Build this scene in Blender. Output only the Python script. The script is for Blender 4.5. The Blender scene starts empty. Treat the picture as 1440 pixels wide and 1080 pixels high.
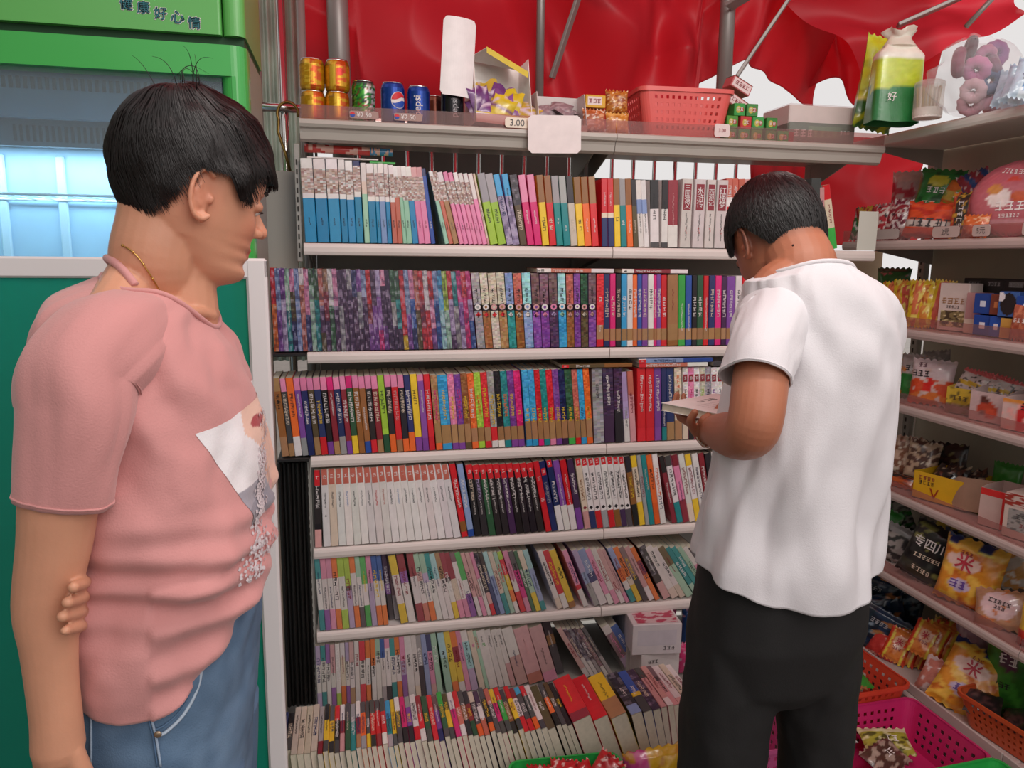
import bpy, bmesh, math, random
import numpy as np
from mathutils import Vector, Matrix, Euler, noise
random.seed(7)
SC = bpy.context.scene
COL = SC.collection
# ------------------------------------------------------------------ camera
YAW, PITCH, ROLL, FPX = math.radians(12.25), math.radians(9.5), math.radians(.63), 1064.0
_cy, _sy = math.cos(YAW), math.sin(YAW)
CF = Vector((_sy*math.cos(PITCH), _cy*math.cos(PITCH), -math.sin(PITCH)))
_r0 = Vector((_cy, -_sy, 0)); _u0 = _r0.cross(CF)
CR = _r0*math.cos(ROLL) + _u0*math.sin(ROLL)
CU = _u0*math.cos(ROLL) - _r0*math.sin(ROLL)
CP = Vector((0, 0, 1.5))
cd = bpy.data.cameras.new('camera'); cam = bpy.data.objects.new('camera', cd); COL.objects.link(cam)
cd.sensor_width = 36; cd.lens = 36*FPX/1440; cd.clip_start = .05
M = Matrix((CR, CU, -CF)).transposed().to_4x4(); M.translation = CP; cam.matrix_world = M
SC.camera = cam
# ------------------------------------------------------------------ world, lights, exposure
SC.view_settings.view_transform = 'Standard'; SC.view_settings.look = 'None'
SC.view_settings.gamma = 1; SC.view_settings.use_curve_mapping = False
SC.view_settings.exposure = -.1
w = bpy.data.worlds.new('sky'); SC.world = w; w.use_nodes = True
bg = w.node_tree.nodes['Background']; bg.inputs[0].default_value = (1, .965, .955, 1); bg.inputs[1].default_value = .85
def area(name, loc, target, size, power, col=(1, 1, 1), size_y=None):
    l = bpy.data.lights.new(name, 'AREA'); l.energy = power; l.color = col; l.size = size
    if size_y: l.shape = 'RECTANGLE'; l.size_y = size_y
    o = bpy.data.objects.new(name, l); COL.objects.link(o); o.location = loc
    o.rotation_euler = (Vector(target)-Vector(loc)).to_track_quat('-Z', 'Y').to_euler(); return o
area('daylight_opening', (1.1, -1.2, 2.9), (1.0, 2.0, 1.2), 2.2, 38, (1, .90, .87))
sl = bpy.data.lights.new('sun', 'SUN'); sl.energy = 2.3; sl.angle = math.radians(6); sl.color = (1, .96, .9)
area('aisle_fill_light', (.75, .75, 2.72), (.95, 1.5, 0), 1.2, 13, (1, .95, .9), .12)  # unseen fill added above the aisle to brighten the rack, no lamp stands there
so = bpy.data.objects.new('sun', sl); COL.objects.link(so); so.rotation_euler = Vector((-.55, -.75, -.72)).to_track_quat('-Z', 'Y').to_euler()
# ------------------------------------------------------------------ pixels to places
def at(px, py, Y):
    d = CR*(px-720) - CU*(py-540) + CF*FPX
    return CP + d*(Y/d.y)
def atx(px, py, X):
    d = CR*(px-720) - CU*(py-540) + CF*FPX
    return CP + d*(X/d.x)
def atz(px, py, Z):
    d = CR*(px-720) - CU*(py-540) + CF*FPX
    return CP + d*((Z-1.5)/d.z)
def xon(px, z, Y=2.2):
    k = px-720
    a = [FPX*CR[i]-k*CF[i] for i in range(3)]
    return -(Y*a[1]+(z-1.5)*a[2])/a[0]
def yon(px, z, X=1.75):
    k = px-720
    a = [FPX*CR[i]-k*CF[i] for i in range(3)]
    return -(X*a[0]+(z-1.5)*a[2])/a[1]
# ------------------------------------------------------------------ colour and materials
def lin(c):
    return tuple((x/12.92 if x <= .04045 else ((x+.055)/1.055)**2.4) for x in c[:3])
def hexc(h):
    h = h.lstrip('#'); return tuple(int(h[i:i+2], 16)/255 for i in (0, 2, 4))
_mats = {}
def mat(name, col=None, rough=.5, metal=0, var=.0, vscale=8, bump=0, bscale=60, coat=0, trans=0, sss=0, emit=0, spec=.5, sheen=0, alpha=1):
    if name in _mats: return _mats[name]
    m = bpy.data.materials.new(name); m.use_nodes = True; nt = m.node_tree
    b = nt.nodes['Principled BSDF']; b.inputs['Roughness'].default_value = rough; b.inputs['Metallic'].default_value = metal
    b.inputs['Coat Weight'].default_value = coat; b.inputs['Coat Roughness'].default_value = .12
    b.inputs['Transmission Weight'].default_value = trans; b.inputs['Specular IOR Level'].default_value = spec
    b.inputs['Sheen Weight'].default_value = sheen; b.inputs['Alpha'].default_value = alpha
    if sss:
        b.inputs['Subsurface Weight'].default_value = sss; b.inputs['Subsurface Radius'].default_value = (.012, .005, .003); b.inputs['Subsurface Scale'].default_value = 1
    if col is None:
        a = nt.nodes.new('ShaderNodeVertexColor'); a.layer_name = 'Col'; out = a.outputs[0]
    else:
        a = nt.nodes.new('ShaderNodeRGB'); a.outputs[0].default_value = (*lin(hexc(col) if isinstance(col, str) else col), 1); out = a.outputs[0]
    tc = nt.nodes.new('ShaderNodeTexCoord')
    if var:
        n = nt.nodes.new('ShaderNodeTexNoise'); n.inputs['Scale'].default_value = vscale; n.inputs['Detail'].default_value = 4
        nt.links.new(tc.outputs['Object'], n.inputs['Vector'])
        mr = nt.nodes.new('ShaderNodeMapRange'); mr.inputs[3].default_value = 1-var; mr.inputs[4].default_value = 1+var
        mr.inputs[1].default_value = .3; mr.inputs[2].default_value = .7
        nt.links.new(n.outputs[0], mr.inputs[0])
        mx = nt.nodes.new('ShaderNodeVectorMath'); mx.operation = 'SCALE'
        nt.links.new(out, mx.inputs[0]); nt.links.new(mr.outputs[0], mx.inputs[3]); out = mx.outputs[0]
    nt.links.new(out, b.inputs['Base Color'])
    if emit: nt.links.new(out, b.inputs['Emission Color']); b.inputs['Emission Strength'].default_value = emit
    if bump:
        n = nt.nodes.new('ShaderNodeTexNoise'); n.inputs['Scale'].default_value = bscale; n.inputs['Detail'].default_value = 3
        nt.links.new(tc.outputs['Object'], n.inputs['Vector'])
        bp = nt.nodes.new('ShaderNodeBump'); bp.inputs['Strength'].default_value = bump; bp.inputs['Distance'].default_value = .002
        nt.links.new(n.outputs[0], bp.inputs['Height']); nt.links.new(bp.outputs[0], b.inputs['Normal'])
    _mats[name] = m; return m
M_BOOK = mat('printed_cover', None, .36, var=.07, vscale=40, coat=.25)
M_PAGE = mat('paper_pages', '#d8cbb8', .8, var=.06, vscale=90)
M_FOIL = mat('printed_foil', None, .3, var=.1, vscale=25, bump=.5, bscale=45, coat=.4)
M_CARD = mat('printed_card', None, .5, var=.05, vscale=30)
M_SHELF = mat('painted_steel_white', '#e2d6d0', .42, var=.04, vscale=6)
M_GREY = mat('painted_steel_grey', '#a09d96', .5, var=.05, vscale=3)
M_TOPS = mat('painted_steel_dull', '#b5ada4', .4, var=.05, vscale=5)
M_SLOT = mat('dark_slot', '#2a2622', .7)
M_CHROME = mat('polished_steel', '#c9c8c4', .18, 1, var=.05)
M_PLAST = mat('coloured_plastic', None, .35, var=.05, vscale=12, spec=.5)
M_TUBE = mat('grey_tube_steel', '#8f8a86', .38, .35, var=.08)
M_INK = mat('ink', None, .5)
def clear_mat(name, tint, op, rough=.08):
    m = bpy.data.materials.new(name); m.use_nodes = True; nt = m.node_tree
    for n in list(nt.nodes):
        if n.type == 'BSDF_PRINCIPLED': nt.nodes.remove(n)
    out = [n for n in nt.nodes if n.type == 'OUTPUT_MATERIAL'][0]
    t = nt.nodes.new('ShaderNodeBsdfTransparent'); t.inputs[0].default_value = (*tint, 1)
    g = nt.nodes.new('ShaderNodeBsdfPrincipled'); g.inputs['Base Color'].default_value = (*tint, 1); g.inputs['Roughness'].default_value = rough
    mx = nt.nodes.new('ShaderNodeMixShader'); mx.inputs[0].default_value = op
    nt.links.new(t.outputs[0], mx.inputs[1]); nt.links.new(g.outputs[0], mx.inputs[2]); nt.links.new(mx.outputs[0], out.inputs[0])
    return m
M_CLEAR = clear_mat('clear_plastic', (.80, .62, .60), .12)
M_FILM = clear_mat('clear_film', (.95, .95, .95), .18, .15)
# ------------------------------------------------------------------ mesh builder
class MB:
    def __init__(s): s.v = []; s.f = []; s.c = []
    def add(s, vs, fs, col, xf=None):
        o = len(s.v)
        s.v += [tuple(xf @ Vector(p)) for p in vs] if xf else [tuple(p) for p in vs]
        s.f += [tuple(i+o for i in f) for f in fs]
        if isinstance(col, list): s.c += col
        else: s.c += [col]*len(fs)
    def quad(s, a, b, c, d, col, xf=None): s.add([a, b, c, d], [(0, 1, 2, 3)], col, xf)
    def box(s, a, b, col, ch=0, xf=None):
        (x0, y0, z0), (x1, y1, z1) = a, b
        if ch <= 0:
            vs = [(x, y, z) for x in (x0, x1) for y in (y0, y1) for z in (z0, z1)]
            fs = [(0, 1, 3, 2), (4, 6, 7, 5), (0, 4, 5, 1), (2, 3, 7, 6), (0, 2, 6, 4), (1, 5, 7, 3)]
            s.add(vs, fs, col, xf); return
        ch = min(ch, (x1-x0)*.45, (y1-y0)*.45, (z1-z0)*.45)
        ax = ((x0, x1), (y0, y1), (z0, z1)); vs = []; idx = {}
        for i in (0, 1):
            for j in (0, 1):
                for k in (0, 1):
                    for a_ in range(3):
                        p = []
                        for q, b_ in enumerate((i, j, k)):
                            e = ax[q][b_]
                            if q != a_: e += ch if b_ == 0 else -ch
                            p.append(e)
                        idx[(i, j, k, a_)] = len(vs); vs.append(tuple(p))
        fs = []
        for a_ in range(3):
            o1, o2 = [q for q in range(3) if q != a_]
            for e in (0, 1):
                L = []
                for (m1, m2) in ((0, 0), (1, 0), (1, 1), (0, 1)):
                    t = [0, 0, 0]; t[a_] = e; t[o1] = m1; t[o2] = m2; L.append(idx[(*t, a_)])
                fs.append(tuple(L))
            for m1 in (0, 1):
                for m2 in (0, 1):
                    L = []
                    for e, w_ in ((0, o1), (1, o1), (1, o2), (0, o2)):
                        t = [0, 0, 0]; t[a_] = e; t[o1] = m1; t[o2] = m2; L.append(idx[(*t, w_)])
                    fs.append(tuple(L))
        for i in (0, 1):
            for j in (0, 1):
                for k in (0, 1): fs.append(tuple(idx[(i, j, k, a_)] for a_ in range(3)))
        s.add(vs, fs, col, xf)
    def grid(s, fn, nu, nv, colfn, closed_u=False):
        """fn(u,v)->point, u,v in 0..1; colfn(u,v)->colour"""
        o = len(s.v); mu = nu if closed_u else nu+1; vc = None
        for j in range(nv+1):
            for i in range(mu): s.v.append(tuple(fn(i/nu, j/nv)))
        for j in range(nv):
            for i in range(nu):
                i2 = (i+1) % mu
                s.f.append((o+j*mu+i, o+j*mu+i2, o+(j+1)*mu+i2, o+(j+1)*mu+i))
                if callable(colfn):
                    if not vc: vc = {}
                    L = []
                    for (a, b) in ((i, j), (i+1, j), (i+1, j+1), (i, j+1)):
                        if (a, b) not in vc: vc[(a, b)] = colfn(a/nu, b/nv)
                        L.append(vc[(a, b)])
                    s.c.append(tuple(L))
                else: s.c.append(colfn)
    def lathe(s, prof, col, n=20, xf=None, cap=True):
        vs = []; fs = []; cs = []
        for (r, z) in prof:
            for i in range(n):
                a = 2*math.pi*i/n; vs.append((r*math.cos(a), r*math.sin(a), z))
        for j in range(len(prof)-1):
            for i in range(n):
                fs.append((j*n+i, j*n+(i+1) % n, (j+1)*n+(i+1) % n, (j+1)*n+i))
                cs.append(col[j] if isinstance(col, list) else col)
        if cap:
            fs.append(tuple(range(n-1, -1, -1))); cs.append(cs[0]); m = (len(prof)-1)*n
            fs.append(tuple(range(m, m+n))); cs.append(cs[-2])
        s.add(vs, fs, cs, xf)
    def tube(s, pts, r, col, n=8, cap=True):
        pts = [Vector(p) for p in pts]; rs = r if isinstance(r, (list, tuple)) else [r]*len(pts)
        vs = []; fs = []; up = None
        for i, p in enumerate(pts):
            t = (pts[min(i+1, len(pts)-1)]-pts[max(i-1, 0)]).normalized()
            if up is None:
                up = Vector((0, 0, 1)) if abs(t.z) < .9 else Vector((1, 0, 0))
            a = (up - t*up.dot(t)).normalized(); b = t.cross(a); up = a
            for k in range(n):
                an = 2*math.pi*k/n; vs.append(p+(a*math.cos(an)+b*math.sin(an))*rs[i])
        for i in range(len(pts)-1):
            for k in range(n): fs.append((i*n+k, i*n+(k+1) % n, (i+1)*n+(k+1) % n, (i+1)*n+k))
        if cap: fs.append(tuple(range(n-1, -1, -1))); m = (len(pts)-1)*n; fs.append(tuple(range(m, m+n)))
        s.add(vs, fs, col)
    def mesh(s, name, smooth=False):
        me = bpy.data.meshes.new(name); me.from_pydata(s.v, [], s.f)
        at_ = me.color_attributes.new('Col', 'FLOAT_COLOR', 'CORNER')
        buf = []
        for f, c in zip(s.f, s.c):
            if isinstance(c[0], tuple):
                for q in c: q = lin(q); buf += [q[0], q[1], q[2], 1.0]
                continue
            c = lin(c); buf += [c[0], c[1], c[2], 1.0]*len(f)
        at_.data.foreach_set('color', buf)
        if smooth: me.shade_smooth()
        return me
    def build(s, name, m, parent=None, smooth=False, fixn=True):
        me = s.mesh(name, smooth)
        if fixn:
            bm = bmesh.new(); bm.from_mesh(me); bmesh.ops.recalc_face_normals(bm, faces=bm.faces); bm.to_mesh(me); bm.free()
        me.materials.append(m); o = bpy.data.objects.new(name, me); COL.objects.link(o)
        if parent: o.parent = parent
        return o
def tag(o, label=None, cat=None, group=None, kind=None):
    if label: o['label'] = label
    if cat: o['category'] = cat
    if group: o['group'] = group
    if kind: o['kind'] = kind
    return o
def thing(name, label, cat, loc=(0, 0, 0), rot=(0, 0, 0), group=None):
    o = bpy.data.objects.new(name, None); COL.objects.link(o); o.empty_display_size = .05
    o.location = loc; o.rotation_euler = rot; return tag(o, label, cat, group)
# text -> flat triangles, cached; x to the right, y up, unit em height
_tc = {}
def text_geo(body, vertical=False):
    k = (body, vertical)
    if k in _tc: return _tc[k]
    c = bpy.data.curves.new('lettering', 'FONT'); c.body = '\n'.join(body) if vertical else body
    c.align_x = 'CENTER'; c.align_y = 'CENTER'; c.resolution_u = 2; c.space_line = .85
    o = bpy.data.objects.new('lettering', c); COL.objects.link(o)
    dg = bpy.context.evaluated_depsgraph_get(); me = bpy.data.meshes.new_from_object(o.evaluated_get(dg))
    vs = [tuple(v.co) for v in me.vertices]; fs = [tuple(p.vertices) for p in me.polygons]
    bpy.data.objects.remove(o); bpy.data.curves.remove(c); bpy.data.meshes.remove(me)
    xs = [v[0] for v in vs]; ys = [v[1] for v in vs]; cx, cy = (min(xs)+max(xs))/2, (min(ys)+max(ys))/2
    vs = [(v[0]-cx, v[1]-cy) for v in vs]
    _tc[k] = (vs, fs, max(xs)-min(xs), max(ys)-min(ys)); return _tc[k]
def lettering(mb, body, fn, col, height=None, width=None, vertical=False, sub=False, cx=0, cy=0, rot=0, bold=0):
    """fn maps (x,y) of the flat layout to 3-D; size so that the overall height or width fits"""
    vs, fs, W, H = text_geo(body, vertical)
    k = min(height/H if height else 9, width/W if width else 9)
    ca, sa = math.cos(rot), math.sin(rot)
    offs = [(0, 0)] if not bold else [(0, 0), (bold, 0), (0, bold), (bold, bold)]
    for (ox, oy) in offs:
        mb.add([fn(cx+(x*ca-y*sa)*k+ox, cy+(x*sa+y*ca)*k+oy) for x, y in vs], fs, col)
# ------------------------------------------------------------------ the setting
def struct(mb, name, m, parent=None, smooth=False):
    o = mb.build(name, m, parent, smooth); tag(o, kind='structure'); return o
mb = MB(); mb.box((-30, -30, -.06), (30, 30, 0), (.36, .34, .32)); struct(mb, 'floor', mat('concrete_floor', '#6b625c', .75, var=.15, vscale=5, bump=.3))
fl = bpy.data.objects['floor']
# room behind the grille (left) and the frame of the stall
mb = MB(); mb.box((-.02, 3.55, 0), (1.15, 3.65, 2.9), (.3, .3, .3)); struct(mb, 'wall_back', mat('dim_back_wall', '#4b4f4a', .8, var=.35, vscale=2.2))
mb = MB(); mb.box((-1.62, -3.2, 0), (-1.55, 3.65, 2.9), (.6, .6, .58)); struct(mb, 'wall_left', mat('left_wall', '#8f948c', .8, var=.08))
# red tarpaulin pieces
M_TARP = mat('red_tarpaulin', '#d23240', .45, var=.10, vscale=3)
nt = M_TARP.node_tree; b_ = nt.nodes['Principled BSDF']; out = [n for n in nt.nodes if n.type == 'OUTPUT_MATERIAL'][0]
tl = nt.nodes.new('ShaderNodeBsdfTranslucent'); tl.inputs[0].default_value = (.76, .045, .075, 1)
mx = nt.nodes.new('ShaderNodeMixShader'); mx.inputs[0].default_value = .45
nt.links.new(b_.outputs[0], mx.inputs[1]); nt.links.new(tl.outputs[0], mx.inputs[2]); nt.links.new(mx.outputs[0], out.inputs[0])
def tarp(name, label, fn, nu, nv, ridge=.05, seed=0, fold=None, thick=.0015):
    mb = MB()
    def g(u, v):
        p = Vector(fn(u, v))
        q = Vector((u*3.1+seed, v*2.3, seed*.7))
        d = noise.noise(q*.8)*ridge*1.8 + (1-abs(noise.noise(q*1.05))*2.2)*ridge*.8 + noise.noise(q*2.0)*ridge*.22
        if fold: d += fold(u, v)
        return p + Vector((0, -d, d*.15))
    mb.grid(g, nu, nv, (.8, .1, .1))
    o = mb.build(name, M_TARP, smooth=True)
    s = o.modifiers.new('thickness', 'SOLIDIFY'); s.thickness = thick
    return tag(o, label, 'tarpaulin', 'red tarpaulins around the stall')
def swag(u, v):   # swags hanging between the tied points, folds bending down to them
    a = 0
    for cx, w_, amp, f in ((.30, .26, .07, 9), (.53, .12, .17, 11), (.74, .10, .12, 11), (.93, .10, .07, 9)):
        k = (u-cx)/w_; e = math.exp(-k*k*1.2); y = v-.42*k*k
        a += amp*e*(.6+.5*math.sin(y*f+cx*20))
    a += .02*math.sin(u*17+v*2.5)
    return a
def back_fn(u, v):
    X = -.14+u*2.0
    zb = 2.10 if u > .86 else 1.93
    low = 2.13+.05*math.sin(u*9)-.03*math.sin(u*21) if X > 1.25 else (2.13 if X < .3 and X < .02 else 1.905)
    if X < .05: low = 2.10-.04*(X+.14)/.19
    elif X <= 1.25: low = 1.905
    z = low+(3.0-low)*v
    return (X, 2.82-.05*v, z)
tarp('red_tarpaulin', 'red tarpaulin gathered in deep folds behind the drinks and the salmon basket', back_fn, 180, 110, .07, 3.2, swag)
def side_fn(u, v):
    X = 1.80+u*.42
    low = 2.16-.05*u+.05*math.sin(u*7); z = low+(2.9-low)*v
    z -= 0 if u < .35 else (u-.35)*0
    return (X, 2.90-.2*u, z)
tarp('red_tarpaulin', 'red tarpaulin in broad folds above the green gift box and yellow bags', side_fn, 70, 70, .05, 9.1, lambda u, v: .04*math.sin(u*8+v*5))
def low_fn(u, v):
    X = 1.50+u*.80; z = 1.56+v*(.44-.03*u)
    return (X, 2.72+.06*u, z)
tarp('red_tarpaulin', 'smooth red tarpaulin hanging in the corner behind the sweet packs', low_fn, 50, 70, .025, 5.5)
def roof_fn(u, v):
    return (-.9+u*4.3-.2*v, 2.78-v*1.75, 2.96+.30*v+.08*math.sin(u*11))
mb = MB(); mb.grid(lambda u, v: Vector(roof_fn(u, v))+Vector((0, 0, .05*noise.noise(Vector((u*6, v*4, 2))))), 60, 30, (.8, .1, .1))
o = mb.build('red_tarpaulin', M_TARP, smooth=True); tag(o, 'red tarpaulin stretched overhead as the stall roof', 'tarpaulin', 'red tarpaulins around the stall')
mb = MB()
def corner_fn(u, v):
    a = at(1210, 120, 2.55); b = at(1445, 22, 2.30); c = at(1060, -90, 2.5); d = at(1480, -160, 2.2)
    p = a.lerp(b, u).lerp(c.lerp(d, u), v); return p+Vector((0, -.07*math.sin(v*8+u*3)-.03*noise.noise(Vector((u*4, v*5, 0))), .01*math.sin(u*15)))
mb.grid(corner_fn, 50, 40, (.8, .1, .1)); o = mb.build('red_tarpaulin', M_TARP, smooth=True)
tag(o, 'red tarpaulin flap folded over the beam at the top right corner', 'tarpaulin', 'red tarpaulins around the stall')
mb = MB(); mb.box((1.69, 2.66, 1.0), (2.075, 2.68, 1.54), (.7, .66, .55), .002); tag(mb.build('board', mat('beige_board', '#b9a98a', .7, var=.1), smooth=False), 'beige board standing behind the corner of the two racks', 'board')
mb = MB(); mb.box((1.69, 2.66, .0), (2.6, 2.70, .999), (.3, .25, .2), .002); tag(mb.build('board', mat('gap_shade_board', '#5d5148', .8, var=.1)), 'dark brown board added as shade below the beige one behind the rack corner', 'board')  # added board, its dark colour stands in for shadow in the corner gap
mb = MB()
mb.grid(lambda u, v: (-.42+.27*u, 3.0+.012*math.sin(u*60), 1.1+1.8*v), 60, 2, (.6, .66, .6)); o = mb.build('curtain', mat('grey_green_sheet', '#aebdae', .4, var=.3, vscale=4), smooth=True); tag(o, 'pleated grey green plastic curtain behind the fridge corner', 'curtain')
# steel tubes of the stall frame
def pole(label, a, b, r, m=M_TUBE, flat=False, name='steel_pole'):
    mb = MB()
    if flat:
        d = (Vector(b)-Vector(a)); L = d.length; q = d.to_track_quat('Z', 'Y').to_matrix().to_4x4(); q.translation = Vector(a)
        mb.box((-r, -.006, 0), (r, .006, L), (.5, .5, .5), .002, q)
    else: mb.tube([a, b], r, (.5, .5, .5), 16)
    o = mb.build(name, m, smooth=not flat); return tag(o, label, 'pole')
T = lambda px, py, Y: at(px, py, Y)
pole('grey steel pole rising behind the right edge of the salmon basket', (1.295, 2.55, 1.87), (1.295, 2.55, 2.9), .026)
pole('thin grey strut slanting beside the pole behind the salmon basket', T(1036, 108, 2.50), T(1122, -20, 2.42), .013, flat=True)
pole('slim grey pole behind the open purple candy carton', (.648, 2.6, 1.87), (.648, 2.6, 2.9), .014)
pole('thin grey strut meeting the slim pole behind the purple candy carton', T(776, 110, 2.58), T(822, -30, 2.5), .013, flat=True)
pole('grey steel pole behind the stacked gold cans', (.0, 2.7, 1.6), (-.02, 2.7, 2.9), .035)
pole('dark grey beam crossing the red tarpaulin at upper right', T(1262, 36, 2.35), T(1420, -34, 2.2), .022, flat=True)
pole('light grey strut slanting down to the clear bags at upper right', T(1358, 38, 2.2), T(1412, -20, 2.15), .008)
pole('grey beam at the very top above the thick pole', T(1024, 10, 2.5), T(1080, -24, 2.4), .03, flat=True)
# window grille with dim interior behind it
g = thing('window_grille', 'chrome window grille with upright bars behind the top of the shelving', 'grille', (0, 2.74, 0))
for i in range(21):
    x = .05+i*.083
    mb = MB(); mb.tube([(x, 0, .9), (x, 0, 1.96)], .0075, (.8, .8, .8), 8); mb.build('bar', M_CHROME, g, True)
for z in (.92, 1.95):
    mb = MB(); mb.box((-.1, -.012, z-.015), (1.75, .012, z+.015), (.7, .7, .7), .003); mb.build('rail', M_CHROME, g)
# frames at far left beside the fridge
p = thing('door_frame', 'bright steel door frame with a cross bar between fridge and shelving', 'frame', (0, 2.45, 0))
for (x, r, m_) in ((-.172, .012, M_CHROME), (-.262, .03, M_TUBE), (-.115, .012, M_TUBE)):
    mb = MB(); mb.tube([(x, 0, 0), (x, 0, 2.9)], r, (.7, .7, .7), 12); mb.build('post', m_, p, True)
mb = MB(); mb.tube([(-.28, -.01, 1.93), (-.1, -.01, 1.93)], .013, (.8, .75, .7), 10); mb.build('cross_bar', M_CHROME, p, True)
# brass hook hanging on that bar
mb = MB(); pts = []
c0 = Vector((-.158, 2.40, 1.905))
for i in range(15):
    a = math.pi*(1.15-1.2*i/14); pts.append(c0+Vector((.03*math.cos(a), 0, .035*math.sin(a))))
pts = [c0+Vector((.032, 0, -.03))][0:0]+pts
pts = pts[::-1]; pts.append(c0+Vector((-.03, 0, -.05))); pts.append(c0+Vector((-.012, 0, -.11))); pts.append(c0+Vector((0, 0, -.16)))
mb.tube(pts, .0045, (.6, .45, .2), 8); tag(mb.build('hook', mat('brass', '#8b6f3a', .35, .9), smooth=True), 'old brass hook hanging on the cross bar beside the gold cans', 'hook')
# ------------------------------------------------------------------ book shelving (two bays) and snack rack
SZ = [1.864, 1.534, 1.230, .925, .644, .378, .13]
BX = [-.117, .783, 1.683]
WHITE = (.9, .86, .84)
unit = thing('shelving_unit', 'white metal shelving of two bays filled with rows of books', 'shelving unit', (0, 0, 0))
def shelf_board(parent, a, b, z, deep, axis, m=M_SHELF, lip=.034, face=None, gap=.0012):
    """board whose front edge runs along axis 'x' (faces -Y) or 'y' (faces -X); a..b along it, deep=(front,back)"""
    f, k = deep
    def P(s, d, h): return (s, f+d, z+h) if axis == 'x' else (f+d, s, z+h)
    mb = MB(); a += gap; b -= gap
    prof = [(k-f, -.002), (.006, -.002), (.002, -.001), (-.003, -.006), (-.005, -.012), (-.005, -lip+.01), (-.002, -lip+.002), (.004, -lip), (.014, -lip), (.014, -.014), (k-f, -.014)]
    n = len(prof); vs = [P(a, *q) for q in prof]+[P(b, *q) for q in prof]
    fs = [(i, (i+1) % n, (i+1) % n+n, i+n) for i in range(n)]+[tuple(range(n)), tuple(range(2*n-1, n-1, -1))]
    mb.add(vs, fs, WHITE); return mb.build('shelf_board', m, parent)
for r, z in enumerate(SZ[1:6]):
    for j in range(2):
        bd = shelf_board(unit, BX[j], BX[j+1], z, (2.2, 2.56), 'x')
        for x in (BX[j]+.012, BX[j+1]-.012):
            mb = MB(); mb.add([(x, 2.22, z-.014), (x, 2.56, z-.014), (x, 2.56, z-.075), (x+.003, 2.22, z-.014), (x+.003, 2.56, z-.014), (x+.003, 2.56, z-.075)], [(0, 1, 2), (3, 5, 4), (0, 3, 4, 1), (1, 4, 5, 2), (0, 2, 5, 3)], (.6, .6, .58))
            mb.build('bracket', M_GREY, bd)
# row two and three extend left on narrow boards
for z, x0 in ((SZ[2], -.222), (SZ[3], -.208)):
    mb = MB(); mb.box((x0, 2.19, z-.012), (-.119, 2.4, z-.002), (.2, .2, .2), .002); mb.build('side_board', mat('black_plastic', '#1d1b1b', .45), unit)
# top shelf: a flat wide board with a doubled lip
mb = MB()
for j in range(2):
    mb = MB(); a, b = BX[j]+.001, BX[j+1]-.001
    prof = [(.42, 0), (0, 0), (-.008, -.004), (-.010, -.014), (-.006, -.022), (.002, -.026), (.006, -.034), (.010, -.052), (.02, -.058), (.03, -.058), (.03, -.02), (.42, -.02)]
    n = len(prof); z = SZ[0]
    vs = [(a, 2.2+q[0], z+q[1]) for q in prof]+[(b, 2.2+q[0], z+q[1]) for q in prof]
    mb.add(vs, [(i, (i+1) % n, (i+1) % n+n, i+n) for i in range(n)]+[tuple(range(n)), tuple(range(2*n-1, n-1, -1))], WHITE)
    bd = mb.build('shelf_board', M_TOPS, unit)
    mb = MB(); mb.box((a, 2.2, z+.001), (b, 2.2015, z+.036), (1, 1, 1)); mb.build('clear_guard', M_CLEAR, bd)
    for x in ((BX[j]+.03, BX[j+1]-.02)):
        mb = MB(); mb.add([(x, 2.30, z-.02), (x, 2.56, z-.02), (x, 2.56, z-.11), (x+.004, 2.30, z-.02), (x+.004, 2.56, z-.02), (x+.004, 2.56, z-.11)], [(0, 1, 2), (3, 5, 4), (0, 3, 4, 1), (1, 4, 5, 2), (0, 2, 5, 3)], (.6, .6, .58))
        mb.build('bracket', M_GREY, bd)
# uprights with slots
for x in BX:
    mb = MB(); mb.box((x-.02, 2.56, 0), (x+.02, 2.60, 1.88), (.6, .6, .58), .003); u = mb.build('upright', M_GREY, unit)
    mb = MB()
    for i in range(60):
        z = .05+i*.03
        for dx in (-.009, .005): mb.box((x+dx, 2.5585, z), (x+dx+.004, 2.5605, z+.015), (.1, .1, .1))
    o = mb.build('slot', M_SLOT, u); tag(o, kind='stuff')
# slotted front edge of the left end, seen beside the first row
for z0, z1 in ((.126, .905), (1.482, 1.80)):
    mb = MB(); mb.box((-.135, 2.222, z0), (-.121, 2.237, z1), (.6, .6, .58), .002); u = mb.build('end_post', M_GREY, unit)
    mb = MB()
    for i in range(int((z1-z0-.02)/.025)): mb.box((-.1305, 2.2205, z0+.012+i*.025), (-.1265, 2.2225, z0+.026+i*.025), (.1, .1, .1))
    tag(mb.build('slot', M_SLOT, u), kind='stuff')
for j in range(2):
    for (z0, z1) in ((.14, .56), (.56, .98), (.98, 1.40), (1.40, 1.775 if j else 1.74)):
        mb = MB(); mb.box((BX[j]+.021, 2.575, z0+.001), (BX[j+1]-.021, 2.59, z1-.001), (.6, .6, .58), .002); mb.build('back_panel', M_GREY, unit)
# grey end plate at the left and base deck
mb = MB(); mb.box((-.235, 2.30, 1.35), (-.137, 2.31, 1.735), (.6, .6, .58), .002)
mb.build('end_plate', mat('painted_steel_taupe', '#98948a', .5), unit)
mb = MB(); mb.box((-.188, 1.74, .0), (.782, 2.60, .125), (.6, .6, .58), .004); mb.build('base_deck', M_GREY, unit)
mb = MB(); mb.box((.784, 1.74, .0), (.955, 2.60, .125), (.6, .6, .58), .004); mb.build('base_deck', M_GREY, unit)
mb = MB(); mb.box((.957, 2.05, .0), (1.683, 2.60, .125), (.6, .6, .58), .004); mb.build('base_deck', M_GREY, unit)
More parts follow.
